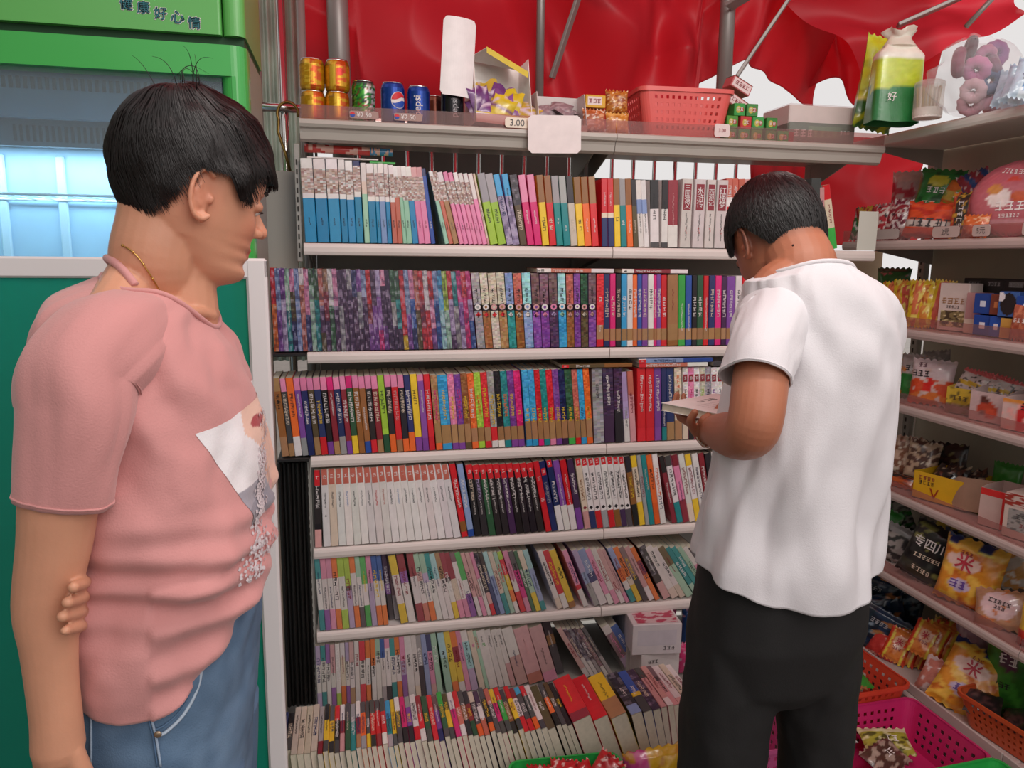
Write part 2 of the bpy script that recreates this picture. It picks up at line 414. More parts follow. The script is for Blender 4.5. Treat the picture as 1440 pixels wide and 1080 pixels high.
# black ribbed bundle at the left end
mb = MB(); prof = []
t = thing('folded_awning', 'black ribbed folded awning panels standing at the left end of the shelving', 'awning', (0, 0, 0))
for i in range(7):
    x = -.212+i*.0125
    mb = MB(); mb.box((x, 2.22+.004*(i % 2), .127), (x+.0115, 2.24+.03, .905), (.08, .08, .08), .004); mb.build('panel', mat('black_plastic_ribbed', '#171514', .35), t)
# ---------------- snack rack along the right side
RZ = [1.914, 1.570, 1.290, 1.045, .750, .470, .130]
RY = [2.46, 1.56, .66]
M_RACK = mat('painted_steel_rack', '#c2b0ab', .45, var=.05, vscale=5)
rack = thing('snack_rack', 'pale metal rack of snacks along the right side', 'shelving unit', (0, 0, 0))
for r, z in enumerate(RZ[:6]):
    for j in range(2):
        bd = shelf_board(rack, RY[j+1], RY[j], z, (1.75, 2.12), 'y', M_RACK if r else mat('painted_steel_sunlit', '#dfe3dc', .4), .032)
        if r:
            mb = MB(); mb.box((1.747, RY[j+1]+.002, z+.001), (1.7485, RY[j]-.002, z+.036), (1, 1, 1)); mb.build('clear_guard', M_CLEAR, bd)
        for y in (RY[j]-.012, RY[j+1]+.012):
            mb = MB(); mb.add([(1.78, y, z-.014), (2.12, y, z-.014), (2.12, y, z-.08), (1.78, y+.003, z-.014), (2.12, y+.003, z-.014), (2.12, y+.003, z-.08)], [(0, 1, 2), (3, 5, 4), (0, 3, 4, 1), (1, 4, 5, 2), (0, 2, 5, 3)], (.6, .6, .58)); mb.build('bracket', M_GREY, bd)
for j in range(2):
    mb = MB(); mb.box((1.72, RY[j+1]+.001, .0), (2.12, RY[j]-.001, .13), (.6, .6, .58), .004); mb.build('base_deck', M_RACK, rack)
    mb = MB(); mb.box((1.735, RY[j+1]+.001, .131), (1.742, RY[j]-.001, .165), (.6, .6, .58), .002); mb.build('kerb', M_RACK, rack)
    for (z0, z1) in ((.14, .5), (.5, .95), (.95, 1.4), (1.4, 1.912)):
        mb = MB(); mb.box((2.125, RY[j+1]+.02, z0+.001), (2.14, RY[j]-.001, z1-.001), (.6, .6, .58), .002); mb.build('back_panel', mat('painted_steel_olive', '#c4c0ae', .55, var=.04), rack)
for y in (2.48, 1.56, .66):
    mb = MB(); mb.box((2.10, y-.018, 0), (2.125, y+.018, 1.93), (.6, .6, .58), .003); u = mb.build('upright', M_GREY, rack)
    mb = MB()
    for i in range(62): mb.box((2.098, y-.003, .05+i*.03), (2.1005, y+.003, .065+i*.03), (.1, .1, .1))
    tag(mb.build('slot', M_SLOT, u), kind='stuff')
# joint plate at the far end of the first book shelf and pale board in the corner
mb = MB(); mb.box((1.62, 2.205, SZ[1]+.001), (1.69, 2.208, SZ[1]+.125), (.8, .8, .76), .002); mb.build('divider', mat('painted_steel_pale', '#cfcfc4', .5), unit)
# ------------------------------------------------------------------ books
PAL = {k: hexc(v) for k, v in dict(w='ebe4e2', c='e6d3bd', r='d9202c', R='8f2634', b='2a52a6', B='252e62', t='1f8a8c', a='9fd6dc', g='3fae4a', G='2c5a3c',
    l='a3cc3a', y='efc62c', o='ee6a28', p='e98bb2', h='e2267c', v='83479f', V='45294e', n='96602f', N='5d4e30', k='241f24', K='4c4a4c', e='a3a0a3', s='3aa3d8',
    f='ab7f56', m='9fd0b4', q='2389b8', i='d9a0a0', j='b9a3cf', u='8aa0cf', d='7a5a62', x='c86a5a', z='cfc3b2').items()}
CNAME = dict(w='white', c='cream', r='red', R='dark red', b='blue', B='navy', t='teal', a='pale blue', g='green', G='dark green', l='lime', y='yellow', o='orange', p='pink',
    h='hot pink', v='purple', V='dark purple', n='brown', N='olive brown', k='black', K='charcoal', e='grey', s='sky blue', f='tan', m='mint', q='bright blue', i='dusty pink',
    j='lilac', u='periwinkle', d='mauve', x='coral', z='beige')
BASIC = dict(R='r', B='b', G='g', V='v', N='n', K='k', q='b', i='p', j='v', u='b', d='v', x='o', z='c', h='p', s='b', a='b')
ALLB = []
def jit(c, a=.03):
    d = random.uniform(-a, a); return tuple(min(1, max(0, x+d+random.uniform(-a, a)*.4)) for x in c)
def glyph(mb, cx, cz, s, col, y=-.0004, hs=1):
    n = random.choice((2, 3, 3))
    t = s*.13
    for q in range(n):
        z = cz+s*hs*(-.4+.8*q/(n-1)); a = s*random.uniform(.25, .48)
        mb.add([(cx-a, y, z), (cx+a, y, z+s*.05), (cx+a, y, z+t+s*.05), (cx-a, y, z+t)], [(0, 1, 2, 3)], col)
    for q in range(random.choice((1, 2))):
        x = cx+s*random.uniform(-.3, .3)
        mb.add([(x, y, cz-s*.42*hs), (x+t, y, cz-s*.42*hs), (x+t*1.2, y, cz+s*.45*hs), (x+t*.2, y, cz+s*.45*hs)], [(0, 1, 2, 3)], col)
def disc(mb, cx, cz, r, col, y, n=10):
    mb.add([(cx+r*math.cos(2*math.pi*q/n), y, cz+r*math.sin(2*math.pi*q/n)) for q in range(n)], [tuple(range(n))], col)
def parse(tok):
    import re
    rep = 1; wd = 1.0; push = 0; marks = ''
    for q in re.findall(r'[@^*:][^@^*:]+', tok):
        if q[0] == '@': rep = int(q[1:])
        elif q[0] == '^': push = float(q[1:])
        elif q[0] == '*': wd = float(q[1:])
        else: marks = q[1:]
    tok = re.split(r'[@^*:]', tok)[0]
    bands = []; i = 0
    while i < len(tok):
        c = tok[i]; i += 1; fl = ''
        while i < len(tok) and tok[i] in '~#': fl += tok[i]; i += 1
        n = 1.0
        if i < len(tok) and (tok[i].isdigit()): n = float(tok[i]) or .4; i += 1
        bands.append((c, n, fl))
    return bands, wd, push, marks, rep
def make_book(kind, t, h, d, bands, marks, plain_pages=True):
    """origin: lower left corner of the spine; spine faces -Y, x thickness, z height"""
    mb = MB(); tot = sum(b[1] for b in bands); z = h; e = min(.0016, t*.25)
    main = max(bands, key=lambda b: b[1])[0]
    mc = {'P': PAL['w']}.get(main) or PAL[main]
    cc = jit(mc, .03)
    cols = [(0, e), (e, 0), (t-e, 0), (t, e)]
    for (c, n, fl) in bands:
        z1 = z; z0 = z-h*n/tot; z = z0
        base = PAL['w'] if c == 'P' else jit(PAL[c], .035)
        if kind == 'novel' and c != 'P': base = tuple(.68*x_+.32*y_ for x_, y_ in zip(base, (.66, .60, .57)))
        if c == 'P' or '~' in fl or '#' in fl:
            rows = max(2, int((z1-z0)/(.004 if c == 'P' else .005))); nx = 4 if c == 'P' and t > .02 else 3
            for r in range(rows):
                for q in range(nx):
                    a, b_ = z1-(z1-z0)*r/rows, z1-(z1-z0)*(r+1)/rows
                    x0, x1 = t*q/nx, t*(q+1)/nx
                    if c == 'P':
                        k = noise.noise(Vector((q*.9+t*733, a*210, h*311+d)))+.5*noise.noise(Vector((q*1.7, a*420, t*990))); k = min(1, max(0, .5+k*1.3))
                        hue = PAL[random.choice('wfnReaix')]; col = tuple((.90-.02*i_)*(1-k)+(.55, .42, .38)[i_]*k for i_ in range(3)); col = tuple(.78*x_+.22*y_ for x_, y_ in zip(col, hue))
                    elif '~' in fl:
                        k = noise.noise(Vector((q*.55+t*900, a*75, h*999))); k2 = noise.noise(Vector((q*.8+t*500, a*160+9, h*777)))
                        tgt = (.80, .76, .84) if k > 0 else (.20, .15, .27); m_ = min(.5, abs(k)*1.1)+max(0, k2)*.25
                        col = jit(tuple(b0*(1-m_)+t0*m_ for b0, t0 in zip(tuple(x*.80 for x in base), tgt)), .03)
                    else: col = jit(base, .09)
                    mb.add([(x0, 0, a), (x1, 0, a), (x1, 0, b_), (x0, 0, b_)], [(0, 1, 2, 3)], col)
            for (xa, ya), (xb, yb) in ((cols[0], (0, 0)), ((t, 0), cols[3])):
                mb.add([(xa, ya, z1), (xb, yb, z1), (xb, yb, z0), (xa, ya, z0)], [(0, 1, 2, 3)], base)
        else:
            for q in range(3):
                (xa, ya), (xb, yb) = cols[q], cols[q+1]
                mb.add([(xa, ya, z1), (xb, yb, z1), (xb, yb, z0), (xa, ya, z0)], [(0, 1, 2, 3)], base)
    th = .0006; bx = [((0, e), (0, d), (th, d), (th, e+.0005)), ((t, d), (t, e), (t-th, e+.0005), (t-th, d))]
    for L in bx:
        vs = [(x, y, 0) for x, y in L]+[(x, y, h) for x, y in L]
        mb.add(vs, [(0, 1, 5, 4), (2, 3, 7, 6), (1, 2, 6, 5), (0, 3, 2, 1), (4, 5, 6, 7)], cc)
    # marks: ink letter + start digit + end digit (+ kind)
    for mk in (marks.split(',') if marks else []):
        ink = PAL[mk[0]]; a, b_ = int(mk[1])/10, int(mk[2])/10; kd = mk[3] if len(mk) > 3 else ''
        if b_ == 0: b_ = 1
        s = min(t*.78, .012); zt = h*(1-a)
        if kd == 'o':
            zc = h*(1-(a+b_)/2); r = t*.40; disc(mb, t/2, zc, r*1.15, PAL['k'], -.0003); disc(mb, t/2, zc, r, ink, -.0005); disc(mb, t/2, zc, r*.45, cc, -.0007); continue
        if kd == 'd':
            zc = h*(1-(a+b_)/2); r = t*.34; mb.add([(t/2-r, -.0004, zc), (t/2, -.0004, zc-r), (t/2+r, -.0004, zc), (t/2, -.0004, zc+r)], [(0, 1, 2, 3)], ink); continue
        if kd == 'l':   # red logo block
            mb.add([(t*.12, -.0003, h*(1-b_)), (t*.88, -.0003, h*(1-b_)), (t*.88, -.0003, h*(1-a)), (t*.12, -.0003, h*(1-a))], [(0, 1, 2, 3)], ink)
            glyph(mb, t/2, h*(1-(a+b_)/2), t*.5, PAL['w'], -.0006); continue
        if kd == 's': s *= .5
        n = max(1, int(h*(b_-a)/(s*1.12)))
        for q in range(n):
            glyph(mb, t/2+random.uniform(-.05, .05)*t, zt-(q+.5)*h*(b_-a)/n, s, ink)
    o = mb.build(kind, M_BOOK, fixn=False)
    pb = MB(); pb.box((th, e+.001, .0012), (t-th, d-.0015, h-.0012), (.85, .8, .7)); pg = pb.build('pages', M_PAGE, o)
    return o
def autoink(bands):
    c = max(bands, key=lambda b: b[1])[0]; lum = sum(PAL.get(c, PAL['w'])) / 3
    return random.choice('wwcy') if lum < .5 else random.choice('kkBR')
ORD = ['first', 'second', 'third', 'fourth', 'fifth', 'sixth', 'seventh', 'eighth', 'ninth', 'tenth', 'eleventh', 'twelfth', 'thirteenth', 'fourteenth', 'fifteenth', 'sixteenth', 'seventeenth', 'eighteenth', 'nineteenth', 'twentieth']
def run(kind, rowname, z, xb0, xb1, xt0, xt1, h0, h1, toks, Y=2.205, depth=.145, auto=True, group=None, hpx=None, tight=.94):
    items = []
    for tk in toks.split():
        b, wd, push, mk, rep = parse(tk); items += [(b, wd, push, mk)]*rep
    W = sum(i[1] for i in items); acc = 0
    for (b, wd, push, mk) in items:
        f0 = acc/W; f1 = (acc+wd)/W; acc += wd; fm = (f0+f1)/2
        h = h0+(h1-h0)*fm+random.uniform(-.0015, .0015)
        X0 = xon(xb0+(xb1-xb0)*f0, z, Y); X1 = xon(xb0+(xb1-xb0)*f1, z, Y)
        Xt = xon(xt0+(xt1-xt0)*f0, z+h*.98, Y)
        lean = math.atan2(X0-Xt, h)
        t = max(.004, (X1-X0)*math.cos(lean)*tight)
        if not mk and auto: mk = autoink(b)+random.choice(('25s', '36', '26', '47s'))
        o = make_book(kind, t, h, depth, b, mk)
        o.location = (X0, Y+push/100+random.uniform(0, .0025), z+.0005)
        o.rotation_euler = (0, -lean, 0)
        ALLB.append((o, rowname, b, lean, X0, group))
    return
def desc(b):
    cs = []
    for c, n, fl in b:
        nm = 'white and mottled' if c == 'P' else CNAME[c]
        if c == 'P': nm = 'picture-topped'
        if nm not in cs: cs.append(nm)
    return cs
R1, R2, R3, R4, R5, R6, R7 = 'top book shelf', 'second book shelf', 'third book shelf', 'fourth book shelf', 'fifth book shelf', 'row below the shelves', 'bottom row'

PB, CB, NV, PP = 'picture_book', 'comic_book', 'novel', 'paperback_book'
z = SZ[1]+.001
run(PB, R1, z, 429.5, 512, 421.8, 506, .226, .222, 'w2P5w1q9:k78s*1.45@2 w2P5w1q9:k78s*1.4 w2P5w1q9:k78s*.8 w2P5w1q9:k78s*.9 B1P5w1q9:k78s*.85')
run(PB, R1, z, 513, 552, 506.5, 545, .219, .216, 'w3c2m8:k78s w2P5w1q9:k78s*1.35 w2P5w1q9:k78s*.7 w2P5w1u9:k78s*1.1 w2P5w1q9:k78s*.8')
run(PB, R1, z, 552.5, 613, 545.5, 597.5, .214, .211, 'w2P5w1x9:k78s w2P4x9:k78s w2P4m9:k78s*.8 w2P5m9:k78s*1.1 w2P5q9:k78s*1.2 i2P5p9:R78s*1.2 i2P5p9:R78s*1.2 B1b9:w78s*.9')
run(PB, R1, z, 626, 646, 602, 621.5, .207, .205, 'w1P5m9:K78s*1 P6x9:k78s*1 w2P4f9:K78s*1.3')
run(PB, R1, z, 646.5, 689, 622, 668, .205, .203, 'p2P5p9:k78s@2 w2P5p9:R78s@3 w5p9:k78s c9i1*.5')
run(PB, R1, z, 690, 713, 670.5, 692, .204, .203, 'e6l9:k57@2')
run(PB, R1, z, 713.5, 731.5, 693, 717, .203, .203, 's4j~9@2')
run(PB, R1, z, 732, 763, 716.5, 752.5, .203, .203, 'k~6N8:c58 p5h8:w57s p5h8:w57s')
run(PB, R1, z, 763.5, 843, 754, 797.5+40, .201, .201, 'n5y8:k68 n5r8:c68 e5t8:w67s e5t8:w78s k5z8:c68 n5y8:k68 n5o8:w68s f5r8:w68s')
run(PB, R1, z, 847, 914, 846, 908, .199, .199, 'r7c1B6:w24s@2 n5y8:k66 e5t8:w67 n5o8:w68s k5N8:c68s*.85 w4u3w7:k58s*.85 w4u3w7:k58s*.85')
run(PB, R1, z, 914+1, 928, 914, 926.5, .199, .199, 'k6w7K1*.8')
run(PB, R1, z, 941-11, 954, 943-12, 954, .2, .2, 'k6w7K1*.8 R8w4:i27s*1.2')
# four white classics with dark red title panels
for i, (xa, xb, tt) in enumerate(((956, 971, '三国演义'), (973.5, 989, '水浒传'), (990.5, 1003, '西游记'), (1004.5, 1020, '红楼梦'))):
    X0, X1 = xon(xa, z, 2.2), xon(xb, z, 2.2); t = (X1-X0)*.97; h = .205
    o = make_book('novel', t, h, .15, [('w', 1, '')], 'k59s,r78s'); o.location = (X0, 2.2, z+.0005)
    m_ = MB(); m_.add([(t*.14, -.0004, h*.55), (t*.86, -.0004, h*.55), (t*.86, -.0004, h*.93), (t*.14, -.0004, h*.93)], [(0, 1, 2, 3)], PAL['R'])
    lettering(m_, tt, lambda x, y: (t/2+x, -.0012, h*.74+y), PAL['w'], height=h*.34, width=t*.62, vertical=True)
    m_.build('title_panel', M_BOOK, o, fixn=False)
    tag(o, ['thick white classic novel with dark red title panel beside the maroon book', 'thick white classic novel with three characters, second of the four classics',
            'thinner white classic novel, third of the four with dark red title panels', 'thick white classic novel with red panel nearest the man\'s head'][i], 'book', 'white classics with red title panels')
run(PB, R1, z, 1022, 1112, 1022, 1108, .212, .212, 'x4w2r5l4:w13@3 i4c5e3@3 x5c4g3@4', auto=True)
run(PB, R1, z, 1113, 1136, 1112, 1134, .214, .212, 'c9r1:R36 c9r1:R35 z9R2:R25')
run(PB, R1, z, 1138, 1152, 1142, 1154.5, .222, .222, 'K9k2:e25')
run(PB, R1, z, 1153, 1160, 1153, 1160, .195, .195, 'i9R2*1')
run(PB, R1, z, 1168, 1179, 1156.5, 1167.5, .205, .205, 'r4c8g6:R36')
# row two: mottled swirl-cover comics
z = SZ[2]+.001
sw = 'r~3o~4 u~5v~5 v~3j~5 m~5t~5:w27s*1 p~3N~4B~4 u~9 w~2x~4x~4 p~5B~4 G~2m~5m~3 G~3t~5 x~4V~3N~2 f~3R~4V~4 w~4G~5 p~5V~6 V~4e~5 V~9 e~3V~9 B~3V~6 v~3e~5V~3 u~3V~6 r~5R~3v~4 V~4v~5 j~4v~5h~3 p~2V~5v~3 V~9 G~4e~3V~3 G~4t~4V~3 r~5r~4y~2 u~5v~4 p~4b~4B~3 x~4N~4 r~4R~4r~3 w~4r~4 r~4p~4v~3 u~3b~5 s~5a~5 l~4m~4 r~4j~5V~2 t~4e~5 h~4v~3j~3 r~3h~6 h~4j~3b~4'
run(CB, R2, z, 386, 670.5, 379, 660.5, .232, .227, sw, auto=False)
def badge(c1, c2, ink='k', dd='w'): return '%s4%s2%s7' % (c1, c1, c2)
gr = ['e#5k1e#6:k26,w45o,r56d', 'z#5k1n#6:k26,w45o,r56d*.95', 'z#5k1z#6:k26,i45o,r56d', 'z#5k1f#6:k26,i45o,r56d', 'u#5k1t#6:k26,w45o,w56d*.95', 'x#5k1n#6:k26,i45o,z56d', 'a#5k1u#6:k26,w45o,w56d*1.1', 'd#5k1v#6:k26,i45o,p56d', 'd#5k1v#6:k26,w45o,p56d*1.05',
      'd#5k1V#6:k26,p45o,j56d*1.05', 'a#5k1s#6:k26,w45o,m56d', 'x#5k1n#6:k26,i45o,i56d*.9', 'v#5k1v#6:k26,w45o,j56d*.8', 'G#5k1N#6:k26,i45o,z56d*.9', 'd#5k1v#6:k26,w45o,i56d*.95']
run(CB, R2, z, 672, 839, 662, 839, .224, .222, ' '.join(gr), auto=False, tight=.92)
run(CB, R2, z, 839.5, 938.5, 839.5, 938.5, .222, .221, 'r#7f2r1:w34,w78s*1.25 B9f2B1:c26*1.05 h9f2h1:c36 k9f2k1:c26*.95 s9f2s1:w36 w9f2w1:k25 o9f2o1:w26*.8 b9f2b1:w26*.8 v9f2v1:c26 w9f2w1:k25 h9f2h1:w26*.5 v9f2v1:w26*.8 r9f2r1:w36')
run(CB, R2, z, 939, 1106, 939, 1110, .220, .216, 'f9f3n1*1.7 g9f2g1:w48s*1.1 b9f2b1:w48s k9f2k1:w36*.8 G9f2G1:w36 r9f2r1:w38s*.8 B9f2B1:c26 h9f2h1:w26 V9f2V1:w26*.8 v9f2v1:w26*1.3 w9f2w1:k25*1 r9r1:w26*1.1 r9f2r1:w26@6')
# row three
z = SZ[3]+.001
r3 = 'f2n7f3:k24*1.2 p2K8f2*.9 o9w3:k25*1.2 p2v8e3 p2B8B2*1.05 p2N8f3*1.0 p2B8r3*1.1 p2k8v2:w26 h2R8f2 p2B8e3:w26*1.05 p2R8v2*.9 h2G8y3:w26 p2n9n2 p2n9b2 p2k8r2:w26 p2R8f2 l9l1G3:k25*1.05 p2k8o3:c25 p2r9f2:i26*1.05 p2k8o2:c25 B9o3:w26 y9v2:k24*1.1 p1v9v2 r9r2:w26'
run(CB, R3, z, 396.5, 613, 382, 604, .228, .232, r3)
run(CB, R3, z, 614, 739, 605, 731, .228, .238, 'f#7f3o1:h26 s#8f3s1:y26*1.5 p#8f3v1:y36 v#8f3v1:h26 n#8f3N1:y36 o#8f2o1:w26 l#8f2l1:o36 r#8f2r1:y26 e#8r2w1:y37 k#8f2w1:y36 t#8f2t1:o36 v#8f2v1:y36 h#8f2v1:y56')
run(CB, R3, z, 741, 835, 733, 828, .238, .238, 's#8f3s1:y57@2 r#8f3h1:y57*.9 t#8f3t1:y57 r#8f3p1:y57 v#8f3v1:y57 B#8f3V1:y57 G#8f3g1:y57*1.15 x#8f3r1:y57*.9 s#8f3s1:B57*.9 o#8f3o1:y57')
run(CB, R3, z, 836, 878, 832, 875, .238, .238, 'e#6e#6:K24*1.1 V#7V4:w15*1.1 V#6k5:w36*.9')
run(CB, R3, z, 860.5, 895.5, 857, 889.5, .236, .232, 'j4j3w4:e58*1.2 t4u3w4:K35*1 j4j3w4*1 i7x4i1:k36 x4i5R3:k36*1') if False else run(CB, R3, z, 879, 896, 873, 891, .226, .226, 'j5j3w4:e58 x4i8:R36')
run(CB, R3, z, 897, 960, 896, 958, .236, .236, 'r9r2:w16*1.2 r9r2:w16*1.2 v9v2:w16 B9t2:w58s*.7 B9f3:w16*1.1 c#8f3:o13,n35')
run(CB, R3, z, 961, 1042, 960, 1040, .236, .234, 'w#8c3:R12l,k35 p#8k3:R12l,h35 w#8h3:R12l,k35 z#8B3:R12l,l35 e#8l3:R12l,k35 w#8v3:R12l,v35 w#8g3:R12l,e35 f#8n3:R12l,k35 n#8n3:R12l,w35 K#9k2:w35')
# row four
z = SZ[4]+.001
run(CB, R4, z, 443, 453.5, 441, 449, .236, .236, 'k9k1i3:r02l,w25*1.3', tight=.9)
run(CB, R4, z, 455, 649, 450.5, 629.5, .238, .238, 'w9:x02l,K35s,k66s c9:x02l,K35s w9:x02l,K35s w9:x02l,u35s w9:x02l,K35s w9:x02l,e35s w9:x02l,K35s w9:x02l,r35s w9:x02l,x35s w9:x02l,K35s w9:x02l,u35s w9:x02l,K35s@4 w9:x02l,K35s@3')
run(CB, R4, z, 650, 668, 631, 652.5, .238, .236, 'r9r2n2r1:w26 u9b1:w26')
run(CB, R4, z, 668.5, 767, 654, 749, .232, .228, 'r1k9:r02l,c25,w57s r1k9:r02l,j25,w57s r1G9:r02l,w25,w57s r1k9:r02l,w25,w57s@2 r1V9:r02l,w25,w57s r1k9:r02l,w25,w57s@4')
run(CB, R4, z, 768, 785, 749, 765.5, .236, .236, 'r9r4:i23,w56 B9B3:r12l,e36')
run(CB, R4, z, 785.5, 822, 767, 806.5, .236, .234, 'B9w5:r01l,w36 v9w5:w27s r9w5:w27s V9v4:w25')
run(CB, R4, z, 823, 891, 808, 877, .236, .236, 'c9i3:r01l,n36,R77d w9B3:r01l,k26,k77d w9r3:r01l,k26,k77d w9e3:r01l,k26,k77d w9r3:r01l,k26,k77d w9n3:r01l,k26,k77d w9V3:r01l,k26,k77d*.9 w9K3:r01l,k26,k77d*.9')
run(CB, R4, z, 892, 938, 878, 925, .238, .238, 'k3n6k4*1 y2c6y4:k26 e9*.7 t9*.9 o9o4:k25 w9w4:o26,B68')
run(CB, R4, z, 946, 1012, 926, 999, .236, .236, 'k3R9*.8 K2w7t4:K26*1 R2p6R4*1 w8c3:R26 y2w6y4:R26 w9w3:V27 R9k3:w26*.9 k9k2:x36*.9')
run(CB, R4, z, 1013, 1062, 1000, 1046, .238, .238, 'w9*.7:i28s@4 c9:R26@4')
# row five
z = SZ[5]+.001
run(NV, R5, z, 450, 547, 441.5, 535.5, .231, .226, 't4w6t4 p4w6v4 p4w6p4 o4w6o4 l4w7l4*1.2 l6K1j8 o3w6o4 m4w6K4*.9 g5w4g4 p5j8*1 b5w5o4 b5w5o4*.9')
run(NV, R5, z, 549, 562, 536, 550, .22, .22, 'V6v2k5 d7e4', Y=2.205, depth=.14) if False else run(NV, R5, z, 548.5, 564, 536, 552, .224, .224, 'V6v2k5^3 d7e4^3')
run(NV, R5, z, 564, 586, 545, 568, .226, .226, 'y4w6y4 R3v2w7')
run(NV, R5, z, 580.5, 596, 562, 579, .222, .222, 'R4k6 K3d6:w35') if False else None
run(NV, R5, z, 588, 672, 571, 645, .226, .224, 'R5w6R4*1.2 m4i2w5x4 m4j2w4o4 t5w8*1 a5w8*1 f5w8*.9 R6k1w5y4*.9 R6c5p4 d2w8p4*.9 g6w3v5:B68')
run(NV, R5, z, 673, 732, 646, 704, .222, .220, 'i9w4 i9p4:k57s p5w7*.9 k~4k3i2r2 k4B9:c25*.9 a5u8*1.1 c8t4*1.1 m9:r25 l2r4y4o3w3*1')
run(NV, R5, z, 733, 770, 705, 741, .218, .218, 'p7w3r5*1 K4h6p3 G9:w36*.7 c4m5y4 a4u7t2*1')
run(NV, R5, z, 784.5, 812, 753.5, 779, .215, .215, 'w9c2*.9 r9w3 y9n1:k35*1.1')
run(NV, R5, z, 821, 829, 788, 797, .212, .212, 'p8r1w4')
run(NV, R5, z, 836, 887, 801, 847, .212, .212, 'j4u2e4*1 u5B2w5:w25*1.4 p9w2 w9p3:R26 i9w3:R68*.9 i9p2*.7')
run(NV, R5, z, 888, 930, 850, 888, .214, .214, 'u5o3w2t3 o7c2y4 d6k5*1 i9w3 o3R3o6*.9')
run(NV, R5, z, 934, 978, 893, 925, .214, .214, 'K~7k2i4 w9c2:K14 w9c3:k36*.8 N4m7') 
run(NV, R5, z, 979, 1020, 927, 966, .214, .214, 't9m3 t9t3:w24 m9t2 w4p4w3 K8r3')
# row below the shelves, standing on the deck
z = .126
run(NV, R6, z, 447, 523, 443, 520, .205, .208, 'j4w6j3 t3w6t3 v4w6w3*.9 i6w3v4 w8l2:w16 w3c6o4 j4w5v4*.8 i5w6f4 w9w2:R24 r4w5r4*1.2 o4w6o4', depth=.14)
run(NV, R6, z, 524, 624, 520.5, 612, .208, .210, 'o5w7*.9 m3w8:K24 b4w6e3*.9 p2w8k3 t4w6t4 o4w6o4 p5j3v5 w9:k35*1.4 w9c2*1 e6k6:w25 u9:B35 B3p6i2 m9:w25*1.1', depth=.14)
run(NV, R6, z, 628, 674, 614, 655, .212, .212, 'a5m7*1.2 y9o2:k25*1.1 o3R3y4w2*1.1 p6p5*.9 w2a5j4*1.2', depth=.14)
run(NV, R6, z, 675, 727, 656, 703, .21, .21, 'c9:p23 m9:r13*.6 w9:g23,k12s*1.5 w9:k13s@2 w6i4:k13s*.9', depth=.14)
run(NV, R6, z, 728, 787, 704, 762, .208, .205, 'w5i5*.9 i9x2:i25*1.2 i9p2*1.1', depth=.14)
run(NV, R6, z, 788, 800, 765, 776, .205, .205, 'k3n2k6^4', depth=.14)
run(NV, R6, z, 824, 864, 777, 817, .208, .206, 'i9w2:R36*1.3 d~6w4*1 e~6w3 d~6e3 d#8w2*1 K6e4', depth=.14)
run(NV, R6, z, 884, 912, 839, 860, .200, .2, 'w2d6j4:p27 b6y3u2:w25*1.1', depth=.14)
# bottom row: books lying spine up, tails towards the viewer
def flat_run(x0, x1, lean0, lean1, toks, Yt=1.765, L=.205, H=.15):
    items = []
    for tk in toks.split():
        b, wd, push, mk, rep = parse(tk); items += [(b, wd, push, mk)]*rep
    W = sum(i[1] for i in items); acc = 0; z = .127
    for (b, wd, push, mk) in items:
        f0 = acc/W; f1 = (acc+wd)/W; acc += wd; fm = (f0+f1)/2
        h = H+random.uniform(-.005, .004)
        X0 = xon(x0+(x1-x0)*f0, z+h, Yt); X1 = xon(x0+(x1-x0)*f1, z+h, Yt)
        lean = math.radians(lean0+(lean1-lean0)*fm); t = max(.005, (X1-X0)*math.cos(lean)*.95)
        if not mk: mk = autoink(b)+random.choice(('37', '26s', '46'))
        o = make_book(PP, t, L, h, b, mk)
        # spine (-Y) up, tail (z=0) towards the viewer, turned a little
        m_ = Matrix.Rotation(lean, 4, 'Y') @ Matrix.Rotation(-math.pi/2, 4, 'X')
        m_ = Matrix.Rotation(-lean*2, 4, 'Y') @ m_
        # spine edge sits above; page fore-edge rests on the deck
        p0 = m_ @ Vector((0, h, 0)); p1 = m_ @ Vector((t, h, 0)); zl = min(p0.z, p1.z)
        tp = m_ @ Vector((0, 0, 0))
        o.matrix_world = Matrix.Translation(Vector((X0-tp.x, Yt+random.uniform(-.004, .006)+push/100, z-zl)))@m_
        ALLB.append((o, R7, b, lean, X0, None))
flat_run(389, 410, 3, 4, 'B6z3*1.1 k3K6*1', Yt=1.80, L=.16)
flat_run(408, 446, 4, 5, 'z9*1@4', Yt=1.775)
flat_run(446, 560, 5, 9, 'e9R3 k5y6K3 K5y6k3 r4k5K3 w4R3i4 K4G6*1 e4t6 w4R4f3*.9 K3o6e3 K4K4y3*.8 K4r6k3 K3r6R3 K4r6w3 s5t4e3*1 y4y6K3*.8')
flat_run(560, 690, 9, 14, 'w4K5K3 h6h3k4 e3v5k4 w8r3:k26*1.1 R5r4w3 G9K3*1.1 r8r4*1 d4v5B3 g4G6K2:y36 N5y5K3:y26 w4h6*1 r5x5w3 K4n4k4 k4R5G4 z3K6o3 V4w3x4')
flat_run(690, 806, 14, 20, 'K3k6o2 x3K5 y4h5K3 r4g6K3 K4n5k3 r4y6K3 R3w5r4 s2K7r3 r3K6o3 w9K2*1.1 N9N3*1.6 K4o4k3 N6K5 k9k2')
flat_run(806, 884, 20, 20, 'r9R2*1.5 r8r3*1.2 y6f4*1.3', H=.155)
flat_run(888, 930, 16, 12, 'k~8u2*1.3 b6y1K4*1.1 V~9*.9', Yt=1.775, H=.15)
flat_run(930, 985, 10, 8, 'K3i8 i9w2:R26 d4i6 w9i2:R26*1.2 c9 w9', Yt=1.785, H=.152)
